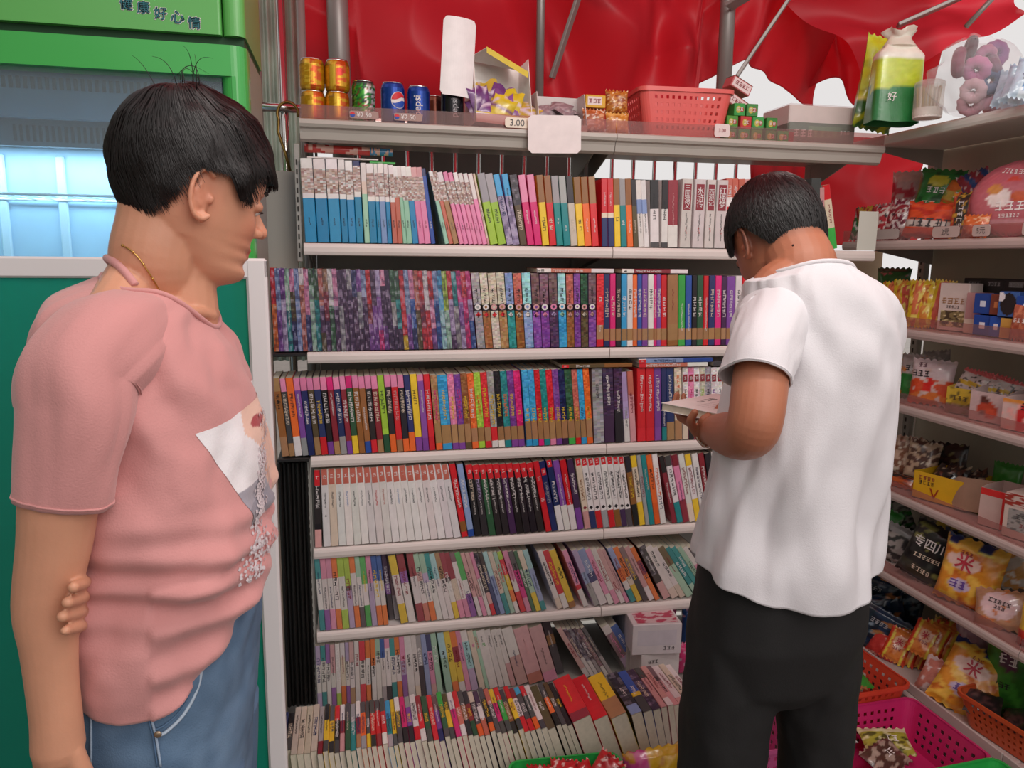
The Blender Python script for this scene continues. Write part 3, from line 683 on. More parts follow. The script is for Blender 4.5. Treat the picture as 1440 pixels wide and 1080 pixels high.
# horizontally laid books
def lying(px0, px1, z, t, Y, d, bands, mk, label, title=None, tcol='w', yaw=0, panel=None):
    X0, X1 = xon(px0, z, Y), xon(px1, z, Y); L = X1-X0
    o = make_book('paperback_book', t, L, d, bands, mk)
    # z axis of the book -> +X; spine towards viewer; x thickness -> -z... lay on its side
    m_ = Matrix(((0, 0, -1, X1), (0, 1, 0, Y), (1, 0, 0, z), (0, 0, 0, 1)))
    o.matrix_world = m_
    tag(o, label, 'book')
    return o
zt = SZ[2]+.2265
lying(755, 863, zt, .0125, 2.20, .14, [('w', 1.6, ''), ('x', 4.6, ''), ('w', 2.6, '')], 'k01,w26', 'white paperback with coral stripe lying on the grey comics')
lying(875, 967, zt, .0125, 2.20, .14, [('w', 1.6, ''), ('R', 5, ''), ('w', 2.4, '')], 'k01,w26', 'white paperback with dark red stripe lying on the bright comics')
zt = SZ[3]+.243
lying(790, 889, zt, .012, 2.197, .14, [('N', 6, ''), ('n', 4, '')], 'r01l,w24', 'dark brown paperback lying on the blue and purple comics')
lying(899, 995, zt-.003, .014, 2.197, .14, [('r', 1, ''), ('x', 6, ''), ('w', 3, '')], 'w16', 'coral and white paperback lying on the red comics')
lying(898, 1002, zt+.0115, .013, 2.195, .14, [('w', 1, ''), ('u', 5, ''), ('b', 4, '')], 'r01l,B25', 'blue and white paperback topmost on the red comics')
lying(1003, 1060, zt-.003, .016, 2.20, .14, [('K', 3, ''), ('r', 1, ''), ('K', 5, '')], 'w26', 'charcoal paperback lying behind the white sleeve')
# unique labels from look, row and neighbours
def label_books():
    rows = {}
    for e in ALLB: rows.setdefault(e[1], []).append(e)
    kindw = {'picture_book': 'picture book', 'comic_book': 'comic', 'novel': 'novel', 'paperback_book': 'paperback'}
    used = set()
    for rn, L in rows.items():
        L.sort(key=lambda e: e[4])
        names = []
        for (o, _, b, lean, X, g) in L:
            cs = desc(b); pt = 'picture-topped' in cs; cs = [c for c in cs if c != 'picture-topped']
            big = sorted([(n, CNAME.get(c, '')) for c, n, f in b if c != 'P'], reverse=True)
            uni = []
            for n, c in big:
                if c and c not in uni: uni.append(c)
            s = ' and '.join(uni[:2])
            names.append((('picture-topped ' if pt else '')+s, uni[0]))
        K = 0
        for i, (o, _, b, lean, X, g) in enumerate(L):
            kw = kindw[o.name.split('.')[0]]; nm = names[i][0]
            lf = names[i-1][0] if i else None; rt = names[i+1][0] if i+1 < len(L) else None
            where = {R6: 'below the shelves', R7: 'in the spine-up bottom row'}.get(rn, 'on the '+rn)
            cand = []
            if lf and rt: cand.append('%s %s %s between %s and %s' % (nm, kw, where.replace(' book shelf', ' shelf'), names[i-1][1], names[i+1][1]))
            if not lf: cand.append('%s %s at the left end %s' % (nm, kw, where))
            if not rt: cand.append('%s %s at the right end %s' % (nm, kw, where))
            n = i+1
            o_ = ORD[n-1] if n <= 20 else '%d%s' % (n, {1: 'st', 2: 'nd', 3: 'rd'}.get(n % 10 if n % 100 not in (11, 12, 13) else 0, 'th'))
            cand.append('%s %s %s, %s book from its left end' % (nm, kw, where.replace(' book shelf', ' shelf'), o_))
            # the neighbour form must be unique among all of them
            def form(j): return '%s|%s|%s' % (names[j][0], names[j-1][1] if j else '', names[j+1][1] if j+1 < len(L) else '')
            same = sum(1 for j in range(len(L)) if form(j) == form(i))
            lab = cand[0] if same == 1 else cand[-1]
            if len(lab.split()) > 16 or lab in used: lab = '%s %s %s, %s from left' % (names[i][1], kw, where.replace(' book shelf', ' shelf'), o_)
            used.add(lab)
            o['label'] = lab; o['category'] = 'book'; o['group'] = {R6: 'novels standing in the row below the shelves', R7: 'paperbacks lying spine up in the bottom row'}.get(rn, 'books on the '+rn)
label_books()
# ------------------------------------------------------------------ goods: builders
def H(s): return hexc(s) if len(s) == 6 else PAL[s]
def design(ops, seed=0):
    def f(u, v):
        c = PAL['w']
        for op in ops:
            k = op[0]
            if k == 'base': c = H(op[1])
            elif k == 'band':
                if op[1] <= v <= op[2]: c = H(op[3])
            elif k == 'vband':
                if op[1] <= u <= op[2]: c = H(op[3])
            elif k == 'ell':
                if ((u-op[1])/op[3])**2+((v-op[2])/op[4])**2 < 1: c = H(op[5])
            elif k == 'noise':
                if noise.noise(Vector((u*op[3], v*op[3]*1.3, seed*3.7+op[2]*9))) > op[2]: c = H(op[1])
            elif k == 'diag':
                if (u*op[1]+v*op[2]) % op[3] < op[4]: c = H(op[5])
        return jit(c, .02)
    return f
def basis(loc, yaw=0, tilt=0, roll=0):
    return Matrix.Translation(Vector(loc)) @ Matrix.Rotation(math.radians(yaw), 4, 'Z') @ Matrix.Rotation(math.radians(tilt), 4, 'X') @ Matrix.Rotation(math.radians(roll), 4, 'Y')
def pouch(name, label, cat, w, h, t, M4, ops, texts=(), group=None, seed=None, m=None, nu=20, nv=26, crinkle=.004, seal=.06, round_=False):
    """sealed bag: x across, z up from its bottom edge, front is -Y"""
    seed = seed if seed is not None else random.random()*50
    D = design(ops, seed); mb = MB()
    def depth(u, v):
        a = max(0, 1-abs(2*u-1)**2.6)**.5; b = max(0, 1-abs(2*v-1)**3.2)**.6
        if v < seal or v > 1-seal: b *= .15
        return t/2*a*b
    rnd = random.Random(int(seed*100))
    def pos(u, v, side):
        k = depth(u, v)
        n = noise.noise(Vector((u*w*38+seed, v*h*38, seed*1.3+side)))*crinkle+noise.noise(Vector((u*w*14+seed, v*h*14, side*2.1)))*crinkle*1.3
        k = max(.0006, k+n*min(1, k/(t*.15+1e-6)))
        pinch = 1-.06*(1-abs(2*v-1)**2)
        zz = v*h; xx = (u-.5)*w*pinch
        if round_:
            r = math.sqrt(max(0, 1-(2*v-1)**2)); xx = (u-.5)*w*max(.05, r)
        zz += .004*math.sin(u*40+seed) * (1 if (v < .01 or v > .99) else 0)
        return (xx, side*k, zz)
    mb.grid(lambda u, v: pos(u, v, -1), nu, nv, D)
    mb.grid(lambda u, v: pos(1-u, v, 1), nu, nv, D)
    o = mb.build(name, m or M_FOIL, smooth=True, fixn=False); o.matrix_world = M4
    bm = bmesh.new(); bm.from_mesh(o.data); bmesh.ops.remove_doubles(bm, verts=bm.verts, dist=.0008); bmesh.ops.recalc_face_normals(bm, faces=bm.faces); bm.to_mesh(o.data); bm.free()
    tag(o, label, cat, group)
    for tx in texts:
        body, u0, v0, hh, col = tx[:5]; rot = tx[5] if len(tx) > 5 else 0
        def fn(x, y):
            u = min(.97, max(.03, u0+x/w)); v = min(.97, max(.03, v0+y/h)); p = pos(u, v, -1); return (p[0], p[1]-.0022, v*h)
        tb = MB()
        if body.startswith('~'):
            n = len(body)
            for q in range(n):
                cx = (q-(n-1)/2)*hh*1.05
                g = MB(); glyph(g, 0, 0, hh, H(col), 0)
                ca, sa = math.cos(math.radians(rot)), math.sin(math.radians(rot))
                tb.add([fn((cx+x)*ca-z*sa, (cx+x)*sa+z*ca) for x, y, z in g.v], g.f, H(col))
        else: lettering(tb, body, fn, H(col), height=hh, rot=math.radians(rot), bold=hh*.03)
        tb.build('lettering', M_INK, o, fixn=False)
    return o
def carton(name, label, cat, w, d, h, M4, col, panels=(), texts=(), group=None, m=None):
    """closed box, front -Y; panels=(face,u0,v0,u1,v1,colour|ops)"""
    mb = MB(); mb.box((-w/2, -d/2, 0), (w/2, d/2, h), H(col), .0015)
    o = mb.build(name, m or M_CARD); o.matrix_world = M4; tag(o, label, cat, group)
    face = {'F': lambda u, v, k=0: ((u-.5)*w, -d/2-.0005-k, v*h), 'T': lambda u, v, k=0: ((u-.5)*w, (v-.5)*d, h+.0005+k), 'L': lambda u, v, k=0: (-w/2-.0005-k, (.5-u)*d, v*h), 'R': lambda u, v, k=0: (w/2+.0005+k, (u-.5)*d, v*h)}
    if panels:
        mb = MB()
        for i, (fc, u0, v0, u1, v1, c) in enumerate(panels):
            f = face[fc]; D = design([('base', 'w')]+c) if isinstance(c, list) else (lambda u, v, c=c: H(c))
            n = 22 if isinstance(c, list) else 1
            mb.grid(lambda a, b: f(u0+(u1-u0)*a, v0+(v1-v0)*b, .0001*i), n, n, D)
        mb.build('printed_panel', M_CARD, o, fixn=False)
    if texts:
        tb = MB()
        for (fc, body, cu, cv, hh, c) in texts:
            f = face[fc]; W_, H_ = {'F': (w, h), 'T': (w, d), 'L': (d, h), 'R': (d, h)}[fc]
            g = lambda x, y: f(cu+x/W_, cv+y/H_, .0012)
            if body.startswith('~'):
                n = len(body)
                for q in range(n):
                    gm = MB(); glyph(gm, 0, 0, hh, H(c), 0); cx = (q-(n-1)/2)*hh*1.1
                    tb.add([g(cx+x, z) for x, y, z in gm.v], gm.f, H(c))
            else: lettering(tb, body, g, H(c), height=hh)
        tb.build('lettering', M_INK, o, fixn=False)
    return o
def tray(name, label, cat, w, d, h, M4, col, hf=None, panels=None, flap=None, texts=(), inner='z', group=None):
    """open display carton: walls of card, lower front; flap=(length, angle) hinged at the front top edge"""
    t = .0018; hf = hf or h; o = thing(name, label, cat, group=group); o.matrix_world = M4
    mb = MB(); mb.box((-w/2, -d/2, 0), (w/2, d/2, t), H(inner)); mb.build('base', M_CARD, o)
    for nm, a, b in (('back_wall', (-w/2, d/2-t, 0), (w/2, d/2, h)), ('front_wall', (-w/2, -d/2, 0), (w/2, -d/2+t, hf))):
        mb = MB(); mb.box(a, b, H(col)); mb.build(nm, M_CARD, o)
    for sx in (-1, 1):
        x0, x1 = (sx*w/2, sx*w/2-sx*t); x0, x1 = min(x0, x1), max(x0, x1); mb = MB()
        vs = [(x, y, z) for x in (x0, x1) for (y, z) in ((-d/2, 0), (d/2, 0), (d/2, h), (-d/2+d*.35, h), (-d/2, hf))]
        mb.add(vs, [(0, 1, 2, 3, 4), (9, 8, 7, 6, 5)]+[(i, (i+1) % 5, (i+1) % 5+5, i+5) for i in range(5)], H(col)); mb.build('side_wall', M_CARD, o)
    if panels:
        mb = MB()
        for i, (u0, v0, u1, v1, c) in enumerate(panels):
            D = design([('base', 'w')]+c) if isinstance(c, list) else (lambda u, v, c=c: H(c)); n = 12 if isinstance(c, list) else 1
            mb.grid(lambda a, b: ((u0+(u1-u0)*a-.5)*w, -d/2-.0005-.0001*i, (v0+(v1-v0)*b)*hf), n, n, D)
        mb.build('printed_panel', M_CARD, o, fixn=False)
    if texts:
        tb = MB()
        for (body, cu, cv, hh, c) in texts:
            if body.startswith('~'):
                n = len(body)
                for q in range(n): gm = MB(); glyph(gm, 0, 0, hh, H(c), 0); cx = (q-(n-1)/2)*hh*1.1; tb.add([((cu-.5)*w+cx+x, -d/2-.0018, cv*hf+z) for x, y, z in gm.v], gm.f, H(c))
            else: lettering(tb, body, lambda x, y: ((cu-.5)*w+x, -d/2-.0018, cv*hf+y), H(c), height=hh)
        tb.build('lettering', M_INK, o, fixn=False)
    return o
def basket(label, w, d, h, M4, col, group=None, nx=12, nz=5, taper=.88, round_=.0):
    o = thing('basket', label, 'basket', group=group); o.matrix_world = M4; c = H(col); m = M_PLAST
    def corner(t):   # t: height 0..1
        k = taper+(1-taper)*t; return w/2*k, d/2*k
    def wall(fu, n, name):
        mb = MB(); z0, z1 = .012, h-.012; mg = .28
        def P(u, v, out):
            return fu(u, v, out)
        for i in range(n):
            for j in range(nz):
                u0, u1, v0, v1 = i/n, (i+1)/n, j/nz, (j+1)/nz
                hu, hv = (u1-u0)*mg, (v1-v0)*mg
                a = [(u0, v0), (u1, v0), (u1, v1), (u0, v1)]; b = [(u0+hu, v0+hv), (u1-hu, v0+hv), (u1-hu, v1-hv), (u0+hu, v1-hv)]
                vs = [P(u, v, 0) for u, v in a]+[P(u, v, 0) for u, v in b]+[P(u, v, 1) for u, v in a]+[P(u, v, 1) for u, v in b]
                fs = []
                for q in range(4):
                    r = (q+1) % 4; fs += [(q, r, r+4, q+4), (q+8, q+12, r+12, r+8), (q+4, r+4, r+12, q+12)]
                mb.add(vs, fs, c)
        mb.build('side_wall', m, o, fixn=False)
    th = .0022; vm = .10
    def mk(sx, axis):
        def fu(u, v, out):
            t = vm+(1-vm-.10)*v; W_, D_ = corner(t); e = 1-th/ max(W_, D_)*out
            s = .12+.76*u
            if axis == 'x': return ((2*s-1)*W_, sx*(D_-th*out), t*h)
            return (sx*(W_-th*out), (2*s-1)*D_, t*h)
        return fu
    for sx in (-1, 1): wall(mk(sx, 'x'), nx, 'w'); wall(mk(sx, 'y'), max(4, int(nx*d/w)), 'w')
    # solid frame: corners, bottom and top bands
    mb = MB()
    def ring(t, inset=0, n=6, rr=.03):
        W_, D_ = corner(t); W_ -= inset; D_ -= inset; pts = []
        for (cx, cy, a0) in ((W_-rr, D_-rr, 0), (-W_+rr, D_-rr, 90), (-W_+rr, -D_+rr, 180), (W_-rr, -D_+rr, 270)):
            for q in range(n+1):
                a = math.radians(a0+90*q/n); pts.append((cx+rr*math.cos(a), cy+rr*math.sin(a), t*h))
        return pts
    def strip(r0, r1):
        n = len(r0); mb.add(r0+r1, [(i, (i+1) % n, n+(i+1) % n, n+i) for i in range(n)], c)
    strip(ring(0), ring(vm)); strip(ring(.90), ring(1)); strip(ring(0, th), ring(vm, th)); strip(ring(.9, th), ring(1, th))
    strip(ring(vm), ring(vm, th)); strip(ring(.9), ring(.9, th))
    for s_ in ((1, 1), (-1, 1), (-1, -1), (1, -1)):
        for q in range(2):
            A = []; B = []
            for t in (vm, .9):
                W_, D_ = corner(t)
                for k in range(7):
                    a = math.radians(90*k/6); rr = .03
                    x = W_-rr+rr*math.cos(a)-th*q*math.cos(a); y = D_-rr+rr*math.sin(a)-th*q*math.sin(a)
                    A.append((s_[0]*x, s_[1]*y, t*h))
            # arms from the arc to the lattice
            n = 7
            mb.add(A, [(i, i+1, n+i+1, n+i) for i in range(n-1)], c)
            W0, D0 = corner(vm); W1, D1 = corner(.9)
            mb.add([(s_[0]*(W0*.76), s_[1]*(D0-th*q), vm*h), A[6], A[13], (s_[0]*(W1*.76), s_[1]*(D1-th*q), .9*h)], [(0, 1, 2, 3)], c)
            mb.add([(s_[0]*(W0-th*q), s_[1]*D0*.76, vm*h), A[0], A[7], (s_[0]*(W1-th*q), s_[1]*D1*.76, .9*h)], [(0, 1, 2, 3)], c)
    mb.add(ring(0, 0), [tuple(range(28))], c); mb.add([(x, y, z+th) for x, y, z in ring(0, 0)], [tuple(range(28))], c)
    mb.build('frame', m, o, fixn=False)
    mb = MB(); outr = [(x*1.035, y*1.045, z) for x, y, z in ring(1)]; inn = [(x, y, z) for x, y, z in ring(1)]
    n = len(outr)
    for (r0, r1) in ((inn, [(x, y, z+.004) for x, y, z in inn]), ([(x, y, z+.004) for x, y, z in inn], [(x, y, z+.004) for x, y, z in outr]), ([(x, y, z+.004) for x, y, z in outr], [(x, y, z-.008) for x, y, z in outr]), ([(x, y, z-.008) for x, y, z in outr], [(x*.995, y*.995, z-.008) for x, y, z in inn])):
        mb.add(r0+r1, [(i, (i+1) % n, n+(i+1) % n, n+i) for i in range(n)], c)
    mb.build('rim', m, o, True, fixn=False)
    return o
def can(label, r, h, loc, bands, rotz=0, group=None, logo=None, text=None, texture=None):
    o = thing('drink_can', label, 'drink can', loc, (0, 0, math.radians(rotz)), group)
    mb = MB(); n = 24
    mb.lathe([(r*.80, 0), (r*.9, .004), (r, .012), (r, h-.016), (r*.93, h-.006), (r*.86, h-.003)], (.5, .5, .5), n, cap=False)
    mb = MB(); nv = 22; n = 40
    prof = [(r*.80, 0), (r*.93, .004), (r, .012)]+[(r, .012+(h-.028)*i/nv) for i in range(1, nv+1)]+[(r*.93, h-.007), (r*.86, h-.003)]
    f = design(bands, random.random()*9); vc_ = {}
    def fc_(u, v):
        k = (round(u, 4), round(v, 4))
        if k not in vc_: vc_[k] = f(u, v)
        return vc_[k]
    for j in range(len(prof)-1):
        for i in range(n):
            a0, a1 = 2*math.pi*i/n, 2*math.pi*(i+1)/n; (r0, z0), (r1, z1) = prof[j], prof[j+1]
            mb.add([(r0*math.sin(a0), -r0*math.cos(a0), z0), (r0*math.sin(a1), -r0*math.cos(a1), z0), (r1*math.sin(a1), -r1*math.cos(a1), z1), (r1*math.sin(a0), -r1*math.cos(a0), z1)], [(0, 1, 2, 3)], [(fc_((i/n+.5) % 1, z0/h), fc_(((i+1)/n+.5) % 1, z0/h), fc_(((i+1)/n+.5) % 1, z1/h), fc_((i/n+.5) % 1, z1/h))])
    mb.build('body', mat('printed_metal', None, .25, .45), o, True)
    mb = MB(); mb.lathe([(r*.86, h-.003), (r*.87, h), (r*.83, h), (r*.80, h-.004), (.001, h-.004)], (.8, .8, .8), n, cap=False); tp = mb.build('lid', M_CHROME, o, True)
    mb = MB(); mb.box((-.008, -.012, h-.0035), (.008, .010, h-.002), (.8, .8, .8), .001); mb.build('ring_pull', M_CHROME, o)
    cyl = lambda x, y, k=.0006: ((r+k)*math.sin(x/r), -(r+k)*math.cos(x/r), y)
    tb = MB()
    if logo:
        R_, zc = logo
        N = 26
        def strips(lo, hi, col, k, R2):
            for i in range(N):
                xa, xb = R2*(2*i/N-1), R2*(2*(i+1)/N-1)
                tb.add([cyl(xa, zc+lo(xa), k), cyl(xb, zc+lo(xb), k), cyl(xb, zc+hi(xb), k), cyl(xa, zc+hi(xa), k)], [(0, 1, 2, 3)], H(col))
        hh_ = lambda x, q: math.sqrt(max(0, q*q-x*x)); wv = lambda x: .20*R_*math.sin(x/R_*2.4)
        Rw = R_*1.08; strips(lambda x: -hh_(x, Rw), lambda x: hh_(x, Rw), 'w', .0008, Rw)
        strips(lambda x: min(hh_(x, R_), wv(x)+.22*R_), lambda x: hh_(x, R_), 'd5202c', .0016, R_)
        strips(lambda x: -hh_(x, R_), lambda x: max(-hh_(x, R_), wv(x)-.22*R_), '2450b4', .0016, R_)
    if text:
        body, hh, zc, col, rot, cx = text
        lettering(tb, body, lambda x, y: cyl(cx+x, zc+y, .0014), H(col), height=hh, rot=math.radians(rot), bold=hh*.03)
    if logo or text: tb.build('printed_logo', M_INK, o, fixn=False)
    return o
def card(name, label, cat, w, h, M4, col='f0ebe8', curl=0, body=None, bcol='K', hh=None, group=None, rr=.006, th=.0012, flat=False):
    """stiff paper with rounded corners, front -Y, curl bends it about z"""
    mb = MB(); pts = []
    for (cx, cz, a0) in ((w/2-rr, h-rr, 0), (-w/2+rr, h-rr, 90), (-w/2+rr, rr, 180), (w/2-rr, rr, 270)):
        for q in range(5): a = math.radians(a0+22.5*q); pts.append((cx+rr*math.cos(a), cz+rr*math.sin(a)))
    cols_ = 14; o_ = 0
    def zlim(x):
        e = max(0, abs(x)-(w/2-rr)); s = rr-math.sqrt(max(0, rr*rr-e*e)); return s, h-s
    def B(x, y):   # bend
        if curl: a = x*curl; return (math.sin(a)/curl, (1-math.cos(a))/curl*1.0+y)
        return (x, y)
    for i in range(cols_):
        x0, x1 = -w/2+w*i/cols_, -w/2+w*(i+1)/cols_
        for y, fl in ((0, 0), (th, 1)):
            a0, b0 = zlim(x0); a1, b1 = zlim(x1); q = [(*B(x0, y), a0), (*B(x1, y), a1), (*B(x1, y), b1), (*B(x0, y), b0)]
            mb.add(q, [(0, 1, 2, 3)], H(col))
    for i in range(cols_):
        x0, x1 = -w/2+w*i/cols_, -w/2+w*(i+1)/cols_
        for e in (0, 1): mb.add([(*B(x0, 0), zlim(x0)[e]), (*B(x1, 0), zlim(x1)[e]), (*B(x1, th), zlim(x1)[e]), (*B(x0, th), zlim(x0)[e])], [(0, 1, 2, 3)], H(col))
    o = mb.build(name, M_CARD, fixn=False); o.matrix_world = M4; tag(o, label, cat, group)
    if body:
        tb = MB()
        lettering(tb, body, lambda x, y: (*B(x, -.0012), h/2+y), H(bcol), height=hh or h*.55, width=w*.85); tb.build('lettering', M_INK, o, fixn=False)
    return o
# ------------------------------------------------------------------ top shelf, left to right
ZT = SZ[0]+.001
def tx(px, Y=2.27, z=ZT): return (xon(px, z, Y), Y, z)
gold = [('base', 'b98417'), ('band', .80, 1, '8a6414'), ('vband', .44, .60, 'e6b93a'), ('vband', .52, .66, 'c8551c'), ('band', .05, .14, '8a6414'), ('noise', 'c9941c', .2, 9)]
gc = [('bottom left gold can under the left stack', 441), ('bottom right gold can beside the green can', 474)]
for i, (l, px) in enumerate((('gold drink can at the bottom of the far left stack', 441), ('gold drink can at the bottom of the second stack', 475))):
    x, y, z_ = tx(px, 2.28); can(l, .034, .084, (x, y, z_), gold, 10*i, 'gold drink cans stacked in pairs')
for i, (l, px) in enumerate((('gold drink can on top of the far left stack', 441), ('gold drink can with red emblem on top of the second stack', 476))):
    x, y, z_ = tx(px, 2.28); can(l, .034, .084, (x, y, z_+.0845), gold if i == 0 else gold+[('ell', .58, .6, .05, .12, 'c8362a')], -12, 'gold drink cans stacked in pairs')
x, y, z_ = tx(512, 2.28); can('green and silver drink can beside the gold cans', .033, .118, (x, y, z_), [('base', 'cfc8c2'), ('vband', .3, .5, '4aa53a'), ('noise', '2c7a34', .1, 14), ('noise', '8a2f34', .32, 20), ('noise', '26302a', .35, 17), ('band', .93, 1, '3a3f3c')], 0, text=('~', .01, .06, 'w', 0, 0) if False else None)
x, y, z_ = tx(553, 2.28); can('blue cola can with red, white and blue roundel facing forward', .0335, .118, (x, y, z_), [('base', '1b3f93'), ('band', 0, .08, '14285e')], 26, 'cola cans', logo=(.021, .068))
x, y, z_ = tx(589, 2.28); can('blue cola can with white lettering running up its side', .0325, .112, (x, y, z_), [('base', '1b3f93'), ('band', 0, .08, '14285e')], 0, 'cola cans', text=('pepsi', .024, .055, 'w', 90, -.004))
x, y, z_ = tx(612, 2.36); can('brown and dark blue can behind the blue cola cans', .028, .105, (x, y, z_), [('base', '5a3a34'), ('vband', .3, .5, '8a4a34')], 0)
x, y, z_ = tx(636, 2.28); can('black cola can with grey lettering beside the white card', .033, .115, (x, y, z_), [('base', '1d1a1e')], 0, 'cola cans', text=('pepsi', .022, .055, 'e', 90, .004))
# printed price strips on the clear guard
def guard_text(px, body, label):
    x = xon(px, ZT+.012, 2.197); o = card('price_label', label, 'price tag', .078, .020, basis((x, 2.196, ZT+.004)), 'a8867e', body=body, bcol='w', hh=.013, rr=.002)
    mb = MB()
    for q in range(2):
        N = 12; mb.add([(-.031+.007*math.cos(math.pi*i/N), -.0014, .010+(1 if q else -1)*.007*math.sin(math.pi*i/N)) for i in range(N+1)], [tuple(range(N+1))], H(('1f46a8', 'd5202c')[q]))
    mb.build('roundel', M_INK, o, fixn=False)
guard_text(512, '   ¥2.50', 'price label with roundel below the green can')
guard_text(574, '   ¥2.50', 'price label with roundel below the blue cola cans')
# curled white card
p = at(643, 140, 2.235); q = at(643, 30, 2.235)
card('paper_sheet', 'white card curled upright in front of the black can', 'card', .100, q.z-p.z+.005, basis((p.x, 2.235, p.z+.010), 10, -2, 4), 'f4f0ef', 9, rr=.012)
# open carton of purple candy
def rim(mb_, p0, p1, r, col): mb_.tube([p0, p1], r, H(col), 6)
p = at(702, 163, 2.27)
cM = basis((p.x, 2.29, ZT+.004), 8, -7, 3)
tray('carton', 'open white and yellow carton of purple candies tilted on the top shelf', 'carton', .172, .12, .215, cM, 'f0ece6', hf=.03, inner='8a7f7a', flap=None, panels=[(0, .0, 1, 1, 'w'), (0, .9, 1, 1, 'd8b830')])
mb = MB(); mb.add([(-.086, .055, .214), (.050, .055, .214), (.075, -.045, .165), (-.055, -.052, .215), (-.086, .055, .2155), (.050, .055, .2155), (.075, -.045, .1665), (-.055, -.052, .2165)], [(0, 1, 2, 3), (7, 6, 5, 4), (0, 4, 5, 1), (1, 5, 6, 2), (2, 6, 7, 3), (3, 7, 4, 0)], H('f2eee8')); mb.add([(-.055, -.0525, .200), (.075, -.0455, .150), (.076, -.0455, .168), (-.056, -.0525, .218)], [(0, 1, 2, 3)], H('d9c23a'))
lid = mb.build('top_flap', M_CARD); lid.parent = [o for o in bpy.data.objects if o.name.startswith('carton') and o.type == 'EMPTY'][0]
rs = random.Random(4)
CANDY_L = ['at the left', 'near the bottom', 'in the middle', 'at the right', 'under the lid', 'on top', 'at the lower right', 'at the lower left', 'behind the others', 'at the back']
for i in range(14):
    u, v = (i % 4)/3-.5, (i//4)/3
    c = ['7b4a86', 'd9c02c', '8d5a9a', 'c9a83a', '6b3a78'][i % 5]
    nm = {'7b4a86': 'purple', 'd9c02c': 'yellow', '8d5a9a': 'lilac purple', 'c9a83a': 'gold yellow', '6b3a78': 'dark purple'}[c]
    pouch('candy_packet', '%s candy packet %s in the %s of the open yellow carton' % (nm, ['upright', 'slanted', 'leaning', 'folded'][(i*7) % 4], ['bottom left corner', 'bottom centre left', 'bottom centre right', 'bottom right corner', 'lower left', 'lower middle', 'lower centre right', 'lower right', 'middle left', 'centre', 'centre right', 'middle right', 'top left', 'top middle'][i]), 'candy', .072, .075, .022,
          cM @ basis((u*.105, -.045+v*.040, .012+v*.048+rs.random()*.01), rs.uniform(-20, 20), rs.uniform(-25, 5), rs.uniform(-35, 35)), [('base', c), ('band', .4, .6, ['e0d0e0', '7b4a86', 'd9c02c'][i % 3]), ('noise', 'd8c6d8', .35, 8)], group='candy packets in the open yellow carton', nu=8, nv=8)
# grey carton with its white flap hanging over the lip
p = at(782, 160, 2.235); x, y, z_ = tx(782, 2.30)
tray('carton', 'small grey open carton with white flap hanging over the shelf lip', 'carton', .148, .10, .115, basis((x, 2.275, ZT), 2), 'cfc9c6', hf=.02, inner='77706e')
cM = basis((x, 2.275, ZT), 2)
card('paper_sheet', 'pinkish white card hanging over the lip below the grey carton', 'card', .158, .104, basis((xon(781, 1.85, 2.18), 2.183, 1.797), 1, 3, -2), 'f1e4e2', 0, rr=.010)
for i in range(5):
    pouch('packet', 'dusky grey packet %s in the small grey carton' % ['at the left', 'second from left', 'in the middle', 'right of the middle', 'at the right'][i], 'packet', .07, .05, .02, cM @ basis((-.045+.022*i, -.01+.01*(i % 2), .045+.008*(i % 3)), rs.uniform(-20, 20), -50, rs.uniform(-40, 40)), [('base', '8f7f84'), ('noise', 'b5a7aa', .2, 7)], group='packets in the small grey carton', nu=8, nv=8)
x, y, z_ = tx(726, 2.2)
card('price_tag', 'cream price tag reading 3.00 below the candy carton', 'price tag', .070, .028, basis((x, 2.188, ZT-.002)), 'efe0cd', body='3.00', hh=.018, bcol='K')
# small packs
def tpack(px0, px1, py0, Yp, ops, label, base=ZT, t=.04, texts=(), yaw=0, m=None, tilt=-5):
    X0, X1 = xon(px0, base, Yp), xon(px1, base, Yp); h = at((px0+px1)/2, py0, Yp).z-base
    return pouch('snack_packet', label, 'snack', X1-X0, h, t, basis(((X0+X1)/2, Yp, base), yaw, tilt), ops, texts, m=m)
tpack(819, 851, 153, 2.25, [('base', 'b45c2c'), ('noise', 'e09a6a', .15, 7), ('band', 0, .1, '7a2f22'), ('noise', 'f0e0d0', .4, 9)], 'orange brown snack packet under the small yellow box')
tpack(851, 884, 158, 2.25, [('base', 'c98230'), ('noise', 'e6b060', .1, 7), ('noise', 'f2e6d6', .4, 9)], 'amber snack packet at the bottom beside the salmon basket')
tpack(851, 883, 127, 2.26, [('base', 'c27a2e'), ('noise', '9a4a20', .15, 8), ('noise', 'f2d6a6', .35, 9)], 'amber snack packet stacked above the other amber packet', base=ZT+.064)
X0 = xon(835, ZT, 2.26)
carton('box', 'small yellow box with white panel on the orange brown packet', 'box', .062, .04, .036, basis((X0, 2.27, ZT+.077)), 'd8a626', [('F', .1, .2, .8, .85, 'e6d3d0')], [('F', '~~~', .45, .5, .012, 'R')])
# salmon basket, lying towards the viewer
x0, x1 = xon(890, ZT, 2.30), xon(1020, ZT, 2.30)
bM = basis(((x0+x1)/2+.0, 2.335, ZT+.008), -3, 0, 0)
basket('salmon pink perforated plastic basket on the top shelf', .30, .19, .135, bM, 'e2625c', nx=12, nz=5, taper=.84)
x, y, z_ = tx(1014, 2.2)
card('price_tag', 'small pinkish price tag below the gum boxes', 'price tag', .050, .038, basis((x, 2.195, ZT+.001)), 'e6d2cf', body='3.00', hh=.01, bcol='R')
